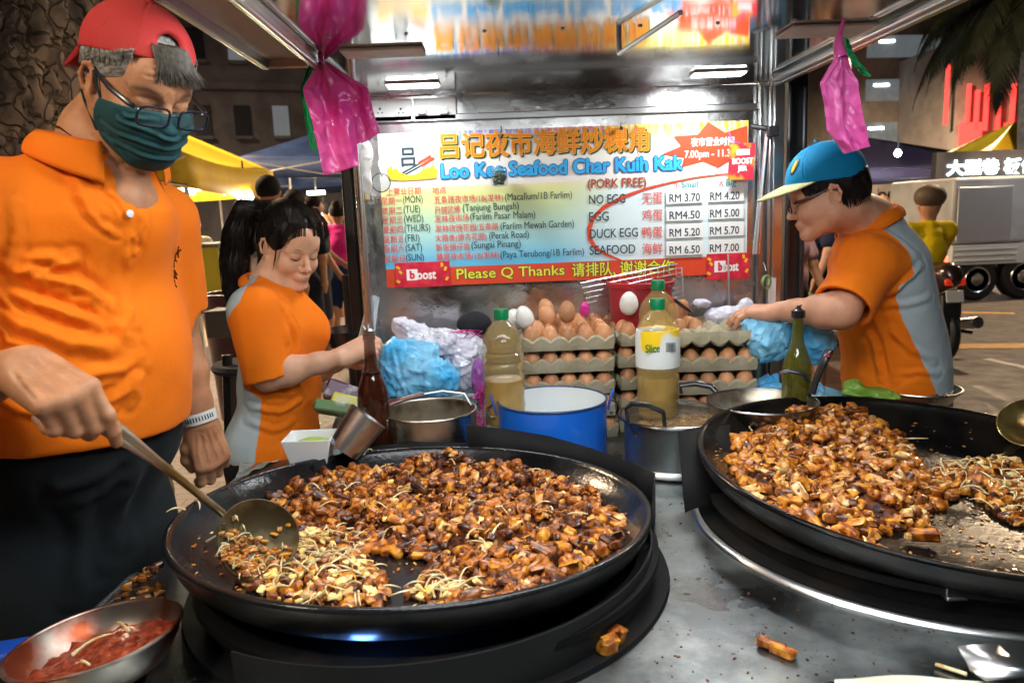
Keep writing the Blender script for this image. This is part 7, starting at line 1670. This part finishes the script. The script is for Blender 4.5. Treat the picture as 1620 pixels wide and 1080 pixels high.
# hanging bulbs and tubes
m_bulb = mat('bulb', (.9, .9, .9), .4, emit=(1, .93, .8), es=14); m_bulbc = mat('bulb_cold', (.9, .9, .9), .4, emit=(.85, .95, 1), es=10)
def bulb(p, r, label, m=m_bulb, power=0, col=(1, .85, .62), tube_=False):
    t = thing('market_lamp', label, 'lamp', tuple(p)); q = MB()
    if tube_: q.tube([Vector(p)-Vector((r*3, 0, 0)), Vector(p)+Vector((r*3, 0, 0))], r*.6, 10)
    else: q.lathe([(0, -r), (r*.7, -r*.7), (r, 0), (r*.75, r*.7), (r*.3, r*1.2), (0, r*1.2)], p, 14)
    q.obj('glass', m, t); q = MB(); q.tube([Vector(p)+Vector((0, 0, r*.9)), Vector(p)+Vector((0, 0, r*.9+.35))], .012, 6); q.obj('cable', m_rubber, t)
    if power: point_light('lamp_light', Vector(p)-Vector((0, .15, .05)), power, col, .1)
bulb(at(388, 312, 9.6), .10, 'bright warm lamp under the yellow tent near the silhouetted man', m_bulb, 60)
bulb(at(378, 303, 10.2), .05, 'small warm lamp beside the bright one under the yellow tent', m_bulb)
bulb(at(298, 299, 10), .05, 'cold tube lamp under the left end of the yellow tent', m_bulbc, 25, (.85, .93, 1), True)
bulb(at(366, 306, 10.5), .035, 'small cold tube lamp in the middle of the yellow tent', m_bulbc, 0, tube_=True)
bulb(at(500, 305, 13.5), .05, 'long warm tube lamp under the blue tent', m_bulb, 90, (1, .75, .45), True)
bulb(at(512, 335, 15), .09, 'round warm lamp beside the woman in pink', m_bulb, 60, (1, .7, .4))
point_light('tent_fill', at(300, 262, 8.9)-Vector((0, 0, .35)), 70, (1, .85, .5), .1)  # added fill light that brightens the yellow canvas
random.seed(44)
for i in range(22):
    px, py = 1385+rnd(0, 125), 322+rnd(-2, 24); bulb(at(px, py, rnd(19, 25)), rnd(.05, .11), ['tiny','small','round','dim','distant'][i % 5]+' market lamp in the far row of lights right of the boy', m_bulbc if random.random() < .75 else m_bulb)
for o in COL.objects:
    if o.get('category') == 'lamp' and 'far row' in str(o.get('label')): o['label'] = 'cold white market lamp in the far row of lights right of the boy'; o['group'] = 'far market lamps'
point_light('market_fill', (9.5, 18, 2.4), 160, (.9, .95, 1), .3)  # added fill light over the far market
bulb(at(1500, 303, 18), .09, 'white lamp under the small yellow tent', m_bulbc, 60, (1, .95, .85)); bulb(at(1484, 318, 18), .07, 'lower white lamp beside the post of the small yellow tent', m_bulbc)
# street lamps that wash the road
def streetlamp(x, y, h, pw, label):
    t = thing('street_lamp', label, 'street lamp', (x, y, 0)); q = MB(); q.tube([(x, y, 0), (x, y, h*.95), (x, y-.3, h), (x, y-1.2, h+.05)], [.09, .06, .05, .04], 10); q.obj('pole', m_frame, t)
    q = MB(); q.box((x, y-1.4, h+.02), (.25, .6, .1)); q.obj('lamp_head', m_bulb, t, bevel=.02)
    area_light('street_light', (x, y-1.4, h-.06), .3, pw, (1, .72, .45), sy=.6)
streetlamp(9.0, 12.5, 7.5, 700, 'street lamp rising above the road at the right')
streetlamp(-7.5, 10.5, 7.0, 1300, 'street lamp over the left pavement behind the cook')
streetlamp(17.5, 38.0, 9.0, 9000, 'tall street lamp washing the brown concrete block')
streetlamp(-12.5, 20.0, 9.0, 900, 'tall street lamp near the dark apartment block')
bulb((-1.15, .55, 2.25), .05, 'added warm lamp out of view that brightens the big tree trunk', m_bulb, 22, (1, .85, .65))  # lamp added outside the view to brighten the trunk
point_light('lane_fill', (1.6, 4.2, 2.6), 55, (1, .9, .78), .2)  # added fill light for the people behind the right post
point_light('truck_fill', (8.2, 8.6, 2.9), 45, (.95, .97, 1), .2)  # added fill light for the side of the truck
bulb((8.2, 8.6, 3.0), .07, 'added cold lamp at the fill light beside the truck', m_bulbc)  # bulb added near the truck fill light
bulb((1.6, 4.2, 2.68), .05, 'added cold lamp at the lane fill light behind the right stall post', m_bulbc)  # bulb added to go with the lane fill light
bulb(tuple(at(300, 262, 8.9)-Vector((0, 0, .30))), .03, 'small lamp added at the fill light under the yellow canvas', m_bulb)  # bulb added where the tent fill light sits
bulb((9.5, 18, 2.48), .08, 'large cold lamp added at the fill light over the far market', m_bulbc)  # bulb added just above the market fill light
# --- palm
pt = thing('palm_tree', 'tall palm with drooping dark fronds at the upper right corner', 'palm', (at(1640,0,17.5).x+.3, 17.5, 0)); m_palm = mat('palm_leaf', (.006, .008, .005), .8, col2=(.012, .014, .008), scale=3, spec=.08)
tp = at(1640, -20, 17.5); q = MB(); q.tube([(tp.x+.3, tp.y, 0), (tp.x+.15, tp.y, tp.z*.5), (tp.x, tp.y, tp.z)], [.36, .3, .27], 16); q.obj('trunk', mat('palm_bark', (.06, .05, .045), .9, col2=(.03, .025, .02), scale=9), pt)
random.seed(6)
q = MB()
for i in range(26):
    a = 2*math.pi*i/26+rnd(-.1, .1); el = rnd(-.15, .9); L_ = rnd(2.6, 3.9); p = Vector(tp); d = Vector((math.cos(a)*math.cos(el), math.sin(a)*math.cos(el), math.sin(el))); rib = [p.copy()]
    for j in range(14): d = (d+Vector((0, 0, -.12-.012*j))).normalized(); p = p+d*L_/14; rib.append(p.copy())
    q.tube(rib, [.03-.0018*j for j in range(15)], 5)
    for j in range(2, 60):
        u = j/60*14; k_ = min(int(u), 13); b_ = rib[k_].lerp(rib[k_+1], u-k_); t_d = (rib[k_+1]-rib[k_]).normalized(); sd = t_d.cross(Vector((0, 0, 1))).normalized()
        for s_ in (-1, 1):
            l_ = .95*math.sin(math.pi*min(1, .15+j/66)); e_ = b_+(sd*s_*.75+t_d*.5+Vector((0, 0, -.75+rnd(-.1, .1)))).normalized()*l_; w_ = t_d*.032; m__ = (b_+e_)/2+Vector((0, 0, .07)); q.add([b_-w_, b_+w_, m__+w_, e_, m__-w_], [(0, 1, 2, 4), (4, 2, 3)])
o = q.obj('crown', m_palm, pt, smooth=0)
# --- truck
tk = thing('truck', 'silver box truck parked on the road under the neon sign', 'truck', tuple(G(1580, 452))); m_tr = mat('truck_silver', (.62, .62, .62), .45, .1, col2=(.5, .5, .5), scale=3, r2=.5); m_glass = mat('dark_glass', (.01, .012, .015), .08, coat=.6)
yt_ = 10.3; xa, xb = at(1506, 350, yt_).x, at(1606, 350, yt_).x; zb_, zt_ = at(1550, 385, yt_).z, at(1550, 280, yt_).z
q = MB(); q.box(((xa+xb)/2+.1, yt_+.85, (zb_+zt_)/2), (xb-xa+.2, 1.7, zt_-zb_)); q.obj('cargo_box', m_tr, tk, bevel=.04)
q = MB(); q.box(((xa+xb)/2, yt_-.012, (zb_+zt_)/2-.05), (xb-xa-.12, .02, (zt_-zb_)*.82)); q.obj('side_panel', mat('panel_silver', (.6, .6, .62), .35, .5, bump=.4, bscale=3, bdist=.02), tk, bevel=.01)
z2 = at(1550, 420, yt_).z; q = MB(); q.box(((xa+xb)/2+.1, yt_+.85, (z2+zb_)/2), (xb-xa+.15, 1.72, zb_-z2-.03)); [q.box(((xa+xb)/2+.05, yt_-.02, z2+(zb_-z2)*u), (xb-xa, .03, .02)) for u in (.25, .5, .75)]; q.obj('tailboard', m_white, tk, bevel=.02)
# cab (facing +x)
cab = [(xb+.1, z2-.12), (xb+.1, zt_-.55), (xb+.45, zt_-.45), (xb+1.15, zt_-.75), (xb+1.5, zb_+.05), (xb+1.6, z2), (xb+1.6, z2-.22)]
q = MB(); q.prism([(x_, yt_+.02, z_) for x_, z_ in cab], (0, 1.6, 0)); q.obj('cab', m_tr, tk, bevel=.06)
q = MB(); q.prism([(xb+.25, yt_+.0, zb_+.03), (xb+.3, yt_+.0, zt_-.62), (xb+.95, yt_+.0, zt_-.78), (xb+1.25, yt_+.0, zb_+.03)], (0, .015, 0)); q.obj('side_window', m_glass, tk)
for wx, r_ in ((at(1547, 430, yt_).x, .29), (at(1603, 445, yt_).x+.15, .31)):
    R_ = Matrix.Rotation(math.pi/2, 3, 'X'); w_ = MB().lathe([(.0, 0), (r_*.9, 0), (r_, .03), (r_, .17), (r_*.9, .2), (0, .2)], (wx, yt_+.2, r_), 36, R_).obj('wheel', m_rubber, tk); MB().lathe([(0, .205), (r_*.25, .215), (r_*.3, .20), (r_*.55, .20), (r_*.6, .212), (r_*.62, .20)], (wx, yt_+.2, r_), 28, R_).obj('rim', m_frame, w_)
q = MB(); q.tube([(xa+.2, yt_+.05, z2), (xa+.1, yt_+.1, .35)], .03, 8); q.tube([(xa+.55, yt_+.05, z2), (xa+.6, yt_+.1, .3)], .03, 8); q.box(((xa+xb)/2+.8, yt_+.85, z2-.12), (xb-xa+1.3, .7, .12)); q.obj('chassis', m_rubber, tk)
# --- people in the crowd
def figure(x, y, face, h, top, bottom, hairc, skinc, label, group=None, long=False, res=.018, legs='short', arms=(0, 0), cap=None, z0=0, sit=False, bag=None, lean=0, bun=False):
    t = thing('person', label, 'person', (x, y, z0), group); k_ = h/1.7; f = np.array([math.cos(face), math.sin(face), 0.]); l = np.array([-f[1], f[0], 0]); O = np.array([x, y, z0], float)
    def P(F, L, U): return O+(f*(F+lean*max(0, U-.9))+l*L)*k_+np.array([0, 0, U*k_])
    b = Sculpt(.03*k_); b.ell(P(.0, 0, 1.575), (.085*k_, .08*k_, .112*k_)); b.cap(P(0, 0, 1.5), P(-.01, 0, 1.38), .05*k_, .055*k_)
    b.cap(P(-.01, 0, 1.3), P(0, 0, 1.0), .10*k_, .10*k_)
    for s_, a in zip((-1, 1), arms):
        sh = P(-.01, s_*.17, 1.36); el = sh+(-np.array([0, 0, 1])*math.cos(a)+f*math.sin(a)+l*s_*.18)*.27*k_; wr = el+(-np.array([0, 0, 1])*math.cos(a*1.8)+f*math.sin(a*1.8))*.24*k_; b.chain([sh, el, wr], [.045*k_, .036*k_, .024*k_]); b.chain([wr, wr+(wr-el)*.3], [.028*k_, .018*k_])
    if sit:
        for s_ in (-1, 1): b.chain([P(0, s_*.1, .85), P(.35, s_*.13, .78), P(.3, s_*.13, .42), P(.4, s_*.13, .38)], [.085*k_, .065*k_, .045*k_, .04*k_])
    else:
        for s_, st in ((-1, .05), (1, -.04)): b.chain([P(0, s_*.09, .85), P(st, s_*.10, .48), P(st*.6, s_*.10, .08)], [.085*k_, .058*k_, .038*k_]); b.cap(P(st*.6, s_*.10, .05), P(st*.6+.14, s_*.11, .035), .042*k_, .034*k_)
    b.ell(P(.085, 0, 1.565), (.014, .012, .018)); b.ell(P(-.005, .083, 1.565), (.018, .010, .030), k=.008); b.ell(P(-.005, -.083, 1.565), (.018, .010, .030), k=.008)
    V, F_ = b.mesh(res*.8); npmesh('body', V, F_, skinc, t, lipbrow(V, np.zeros(3), np.eye(3), False, False))
    s = Sculpt(.04*k_); s.cap(P(0, -.15, 1.375), P(0, .15, 1.375), .068*k_); s.cap(P(-.01,0,1.40), P(-.01,0,1.36), .068*k_, .1*k_); s.ell(P(.0, 0, 1.22), (.14*k_, .16*k_, .17*k_)); s.ell(P(0, 0, 1.02), (.135*k_, .15*k_, .16*k_))
    for s_, a in zip((-1, 1), arms): sh = P(-.01, s_*.17, 1.36); el = sh+(-np.array([0, 0, 1])*math.cos(a)+f*math.sin(a)+l*s_*.18)*.27*k_; s.cap(sh, sh+(el-sh)*.75, .058*k_, .062*k_)
    s.half(P(0, 0, .93), (0, 0, -1)); V, F_ = s.mesh(res, disp=lambda Q: .006*fnoise(Q, 26, int(x*10) % 9)); npmesh('shirt', V, F_, top, t)
    s = Sculpt(.04*k_); s.ell(P(0, 0, .92), (.135*k_, .16*k_, .13*k_)); zl = .50 if legs == 'short' else .08
    if sit:
        for s_ in (-1, 1): s.chain([P(0, s_*.1, .85), P(.35, s_*.13, .78), P(.3, s_*.13, .46)], [.11*k_, .085*k_, .07*k_])
    else:
        for s_, st in ((-1, .05), (1, -.04)): u = (.85-zl)/.77; s.cap(P(0, s_*.085, .85), P(st*u, s_*.10, zl), .10*k_, (.085 if legs == 'short' else .06)*k_)
        s.half(P(0, 0, zl-.03), (0, 0, -1))
    V, F_ = s.mesh(res, disp=lambda Q: .005*fnoise(Q, 24, 3)); npmesh('trousers', V, F_, bottom, t)
    if cap is None:
        s = Sculpt(.03); s.ell(P(-.012, 0, 1.605), (.094*k_, .086*k_, .100*k_)); s.ell(P(.10, 0, 1.55), (.06*k_, .075*k_, .09*k_), sub=True, k=.01); s.half(P(0, 0, 1.535), (.5*f[0], .5*f[1], -1))
        if long: s.chain([P(-.07, 0, 1.6), P(-.10, 0, 1.4), P(-.09, 0, 1.22)], [.075*k_, .075*k_, .04*k_])
        if bun: s.ell(P(-.1, 0, 1.68), (.05, .05, .05))
        V, F_ = s.mesh(res*.8); npmesh('hair', V, F_, hairc, t)
    else:
        s = Sculpt(.02); s.ell(P(-.005, 0, 1.64), (.12*k_, .115*k_, .10*k_)); s.cap(P(.06, 0, 1.63), P(.13, 0, 1.61), .05*k_, .03*k_); V, F_ = s.mesh(res*.8); npmesh('helmet', V, F_, cap, t)
    if bag is not None:
        s = Sculpt(.03); c = wr+np.array([0, 0, -.18*k_]); s.ell(c, (.08, .06, .13)); s.cap(wr, c, .012, .03); V, F_ = s.mesh(res, disp=lambda Q: .01*ridged(Q, 20, 3)); tag(npmesh('carrier_bag', V, F_, bag, None), 'plastic carrier bag in the hand of the pedestrian behind the right post', 'bag')
    return t
m_hair_near = m_hair; m_hair = mat('hair_far', (.012, .010, .009), .75, spec=.2)
sk_ = skin('skin_far', srgb('c08a68'), srgb('b07c5c')); C_ = lambda n, a, b=None: cloth(n, srgb(a), srgb(b or a))
def gx(px, y): return at(px, 400, y).x
figure(gx(434, 6.2), 6.2, 1.5, 1.80, C_('black_tee', '15161a'), C_('dark_trousers', '1a1c22'), m_hair, sk_, 'tall man in black seen from behind under the yellow tent', long=False, res=.014, legs='long')
figure(gx(474, 7.0), 7.0, 1.4, 1.72, C_('black_tee2', '191a20'), C_('dark_skirt', '202228'), m_hair, sk_, 'long haired woman in dark clothes seen from behind', long=True, res=.014)
figure(gx(538, 8.6), 8.6, 1.7, 1.62, C_('magenta_top', 'c8207c', 'd8308c'), C_('navy_shorts', '1c2c4c'), m_hair, sk_, 'woman in magenta sleeveless top and navy shorts walking away', res=.013, bun=True)
figure(gx(502, 7.6), 7.6, .3, 1.68, C_('grey_tee', '3a3c42'), C_('grey_shorts', '34363c'), m_hair, sk_, 'man in grey shorts with a white sling bag behind the woman', res=.013, arms=(.3, .5))
figure(gx(524, 10.5), 10.5, 2.2, 1.66, C_('pale_tee', '9a8a90'), C_('black_shorts', '1c1c20'), m_hair, sk_, 'shopper in a pale top beyond the woman in magenta', res=.016)
figure(gx(310, 8.3), 8.3, -.6, 1.55, C_('white_tee', 'a0a0a0'), C_('blue_bottom', '2a3a6a'), m_hair, sk_, 'vendor half hidden behind the sleeve of the cook', res=.016)
figure(gx(1248, 5.0), 5.0, -.9, 1.58, C_('pink_tee', 'c89a98', 'b88a8a'), C_('dark_pants', '24242c'), m_hair, sk_, 'woman in pale pink shirt behind the right stall post', long=True, res=.011, arms=(.2, .25))
figure(gx(1283, 5.5), 5.5, 3.6, 1.66, C_('navy_tee', '20243a'), C_('black_pants', '16161a'), m_hair, sk_, 'person in navy shirt carrying a bag beside the pink one', res=.012, arms=(.35, .3), bag=C_('greybag', '8a9a80'))
for i, (px, y, c) in enumerate(((1408, 14, 'a03a4a'), (1425, 13, '3a3f5a'), (1440, 15, 'c8c8c8'), (1392, 16, '6a5a4a'), (1507, 13.5, 'd8d8d8'))):
    figure(gx(px, y), y, 1.2+i, 1.6, C_('crowd%d' % i, c), C_('crowdp', '22242c'), m_hair, sk_, ['shopper in dull red among the far market lights', 'shopper in slate blue among the far market lights', 'shopper in pale shirt among the far market lights', 'shopper in brown at the left of the far market', 'shopper in white beside the truck'][i], res=.022, legs='long')
# --- motorbike and rider
my = 6.6; mxx = gx(1473, my)+.02
mb = thing('motorcycle', 'parked dark motorcycle seen from behind carrying a rider in yellow', 'motorcycle', (mxx, my, 0)); m_mc = mat('bike_paint', (.035, .012, .012), .25, coat=.6, col2=(.02, .01, .01), scale=5); gy_ = G(1480, 535).y
def tyre(c): q = MB(); q.lathe([(.20+.045*math.cos(a)*1.0, .045*math.sin(a)) for a in np.linspace(0, 2*math.pi, 12, endpoint=False)], c, 36, Matrix.Rotation(math.pi/2, 3, 'Y'), closed=True); w_ = q.obj('wheel', m_rubber, mb); q = MB(); q.lathe([(0, -.02), (.06, -.02), (.18, -.01), (.18, .01), (.06, .02), (0, .02)], c, 24, Matrix.Rotation(math.pi/2, 3, 'Y')); q.obj('rim', m_frame, w_)
tyre((mxx+.02, my-.15, .25)); tyre((mxx+.05, my+1.0, .25))
s = Sculpt(.03); s.cap((mxx, my-.25, .78), (mxx, my+.55, .74), .10, .12); s.cap((mxx, my-.30, .74), (mxx, my+.05, .62), .075, .09); s.cap((mxx, my+.2, .5), (mxx, my+.5, .42), .12, .14); s.cap((mxx, my+.75, .75), (mxx+.02, my+.9, .95), .09, .08); V, F_ = s.mesh(.012); npmesh('fairing', V, F_, m_mc, mb)
q = MB(); q.box((mxx, my-.34, .72), (.17, .04, .06)); q.obj('tail_light', mat('tail_lamp', (.45, .02, .01), .2, emit=(1, .05, .02), es=.15), mb, bevel=.015)
q = MB(); q.box((mxx, my-.35, .60), (.15, .008, .10), Matrix.Rotation(-.25, 3, 'X')); q.obj('number_plate', m_white, mb, bevel=.004)
q = MB(); q.box((mxx, my-.30, .44), (.15, .04, .34), Matrix.Rotation(-.15, 3, 'X')); q.obj('mudguard', m_rubber, mb, bevel=.01)
q = MB(); q.tube([(mxx+.13, my+.4, .3), (mxx+.16, my-.1, .32), (mxx+.18, my-.4, .38)], [.03, .045, .05], 12); q.obj('exhaust', m_frame, mb)
q = MB(); q.tube([(mxx-.33, my+.75, 1.0), (mxx, my+.8, 1.0), (mxx+.33, my+.75, 1.0)], .015, 8); q.obj('handlebar', m_rubber, mb)
q = MB(); q.tube([(mxx-.1, my+.2, .3), (mxx-.32, my+.15, .02)], .014, 8); q.tube([(mxx+.12, my+.1, .28), (mxx+.42, my+.05, .22)], .02, 8); q.obj('stand', m_rubber, mb)
figure(mxx, my+.1, math.pi/2, 1.86, C_('yellow_tee', 'e0c010', 'd4b408'), C_('rider_pants', '2a1a18'), m_hair, sk_, 'rider in bright yellow shirt and helmet sitting on the motorcycle', res=.012, cap=mat('helmet_paint', (.10, .06, .04), .6), sit=True, arms=(.9, .8), z0=-.36)
# --- left side street furniture
p = G(322, 490); t = thing('stall_table', 'low market table with yellow banner beneath the yellow tent', 'table', tuple(p)); y_ = 7.4
xa, xb = at(286, 440, y_).x, at(350, 440, y_).x; za, zb_ = at(320, 505, y_).z, at(320, 440, y_).z
q = MB(); q.box(((xa+xb)/2-.3, y_+.4, zb_+.3), (xb-xa+.6, .8, .05)); q.obj('tabletop', m_w2, t, bevel=.01)
q = MB(); q.box(((xa+xb)/2-.3, y_-.01, (za+zb_)/2+.16), (xb-xa+.6, .02, zb_-za+.25)); q.obj('banner', mat('banner_yellow', (.7, .62, .05), .5, col2=(.75, .75, .7), scale=1.8, lo=.5, hi=.55), t)
q = MB(); put_text(q, "NASI LEMAK", xa+.02, xb-.02, za+.06, .10, y_-.025, .02); q.obj('banner_lettering', pm('darkred', '7a1c10'), t, smooth=0)
for dx in (0, 1): q = MB(); q.box((xa-.55 if not dx else xb-.05, y_+.1, zb_/2+.1), (.05, .05, zb_+.3)); q.obj('leg', m_frame, t)
t = thing('vendor_bin', 'dark plum plastic bin behind the back of the woman', 'bin', (gx(366, 5.2), 5.2, 0)); q = MB(); q.lathe([(0, 0), (.17, 0), (.22, .85), (.23, .87), (.21, .87), (.15, .02), (0, .02)], (gx(366, 5.2), 5.2, .1), 28); q.obj('body', mat('plum_plastic', (.06, .012, .03), .4), t)
t = thing('steel_box', 'grey brown metal box on a post left of the woman', 'box', (gx(350, 3.6), 3.6, 0)); p = at(352, 512, 3.6)
q = MB(); q.box((p.x, 3.65, p.z), (.14, .16, .13)); q.obj('body', mat('box_grey', (.10, .085, .075), .6), t, bevel=.006)
t = thing('stool', 'dark plastic stool standing behind the cook and the woman', 'stool', (gx(372, 2.9), 2.9, 0)); p = at(368, 560, 2.9)
q = MB(); q.lathe([(0, 0), (.15, 0), (.16, .015), (.15, .03), (0, .035)], (p.x+.06, 2.95, p.z-.07), 28); q.obj('seat', mat('stool_plastic', (.05,.05,.055), .85, spec=.1), t)
for a in range(4): q = MB(); q.tube([(p.x+.06+.1*math.cos(a*1.57+.7), 2.95+.1*math.sin(a*1.57+.7), p.z), (p.x+.06+.16*math.cos(a*1.57+.7), 2.95+.16*math.sin(a*1.57+.7), .1)], .02, 8); q.obj('leg', m_blk, t)
t = thing('bollard', 'dark bollard on the pavement beside the left rubber seal', 'bollard', (gx(556, 6), 6, 0)); q = MB(); q.tube([(gx(556, 6), 6, .1), (gx(556, 6), 6, 1.0)], .09, 16); q.obj('post', m_rubber, t)
# brake light glow of a car behind the boy
t = thing('parked_car', 'dark car with red tail lamps seen behind the boy', 'car', (gx(1330, 7.5), 7.5, 0)); x_ = gx(1308, 7.5)
s = Sculpt(.1); s.ell((x_+.5, 8.6, .62), (.85, 1.6, .42)); s.ell((x_+.5, 8.8, 1.05), (.65, .95, .40)); s.half((0, 0, .22), (0, 0, -1)); V, F_ = s.mesh(.035); npmesh('body', V, F_, mat('car_paint', (.02, .012, .012), .2, coat=1), t)
for dx in (0, .85): q = MB(); q.box((x_+.05+dx, 7.28, .82), (.34, .1, .09)); q.obj('tail_lamp', mat('brake_lamp', (.5, .02, .01), .2, emit=(1, .06, .03), es=5), t, bevel=.02)
for dx in (-.2, 1.15): q = MB(); q.lathe([(0, 0), (.28, 0), (.3, .03), (.3, .18), (0, .2)], (x_+dx, 7.7, .3), 24, Matrix.Rotation(math.pi/2, 3, 'Y')); q.obj('wheel', m_rubber, t)
q = MB(); q.prism([(x_+.15, 7.92, 1.05), (x_+.85, 7.92, 1.05), (x_+.78, 8.05, 1.32), (x_+.22, 8.05, 1.32)], (0, .05, 0)); q.obj('rear_window', m_glass, t)
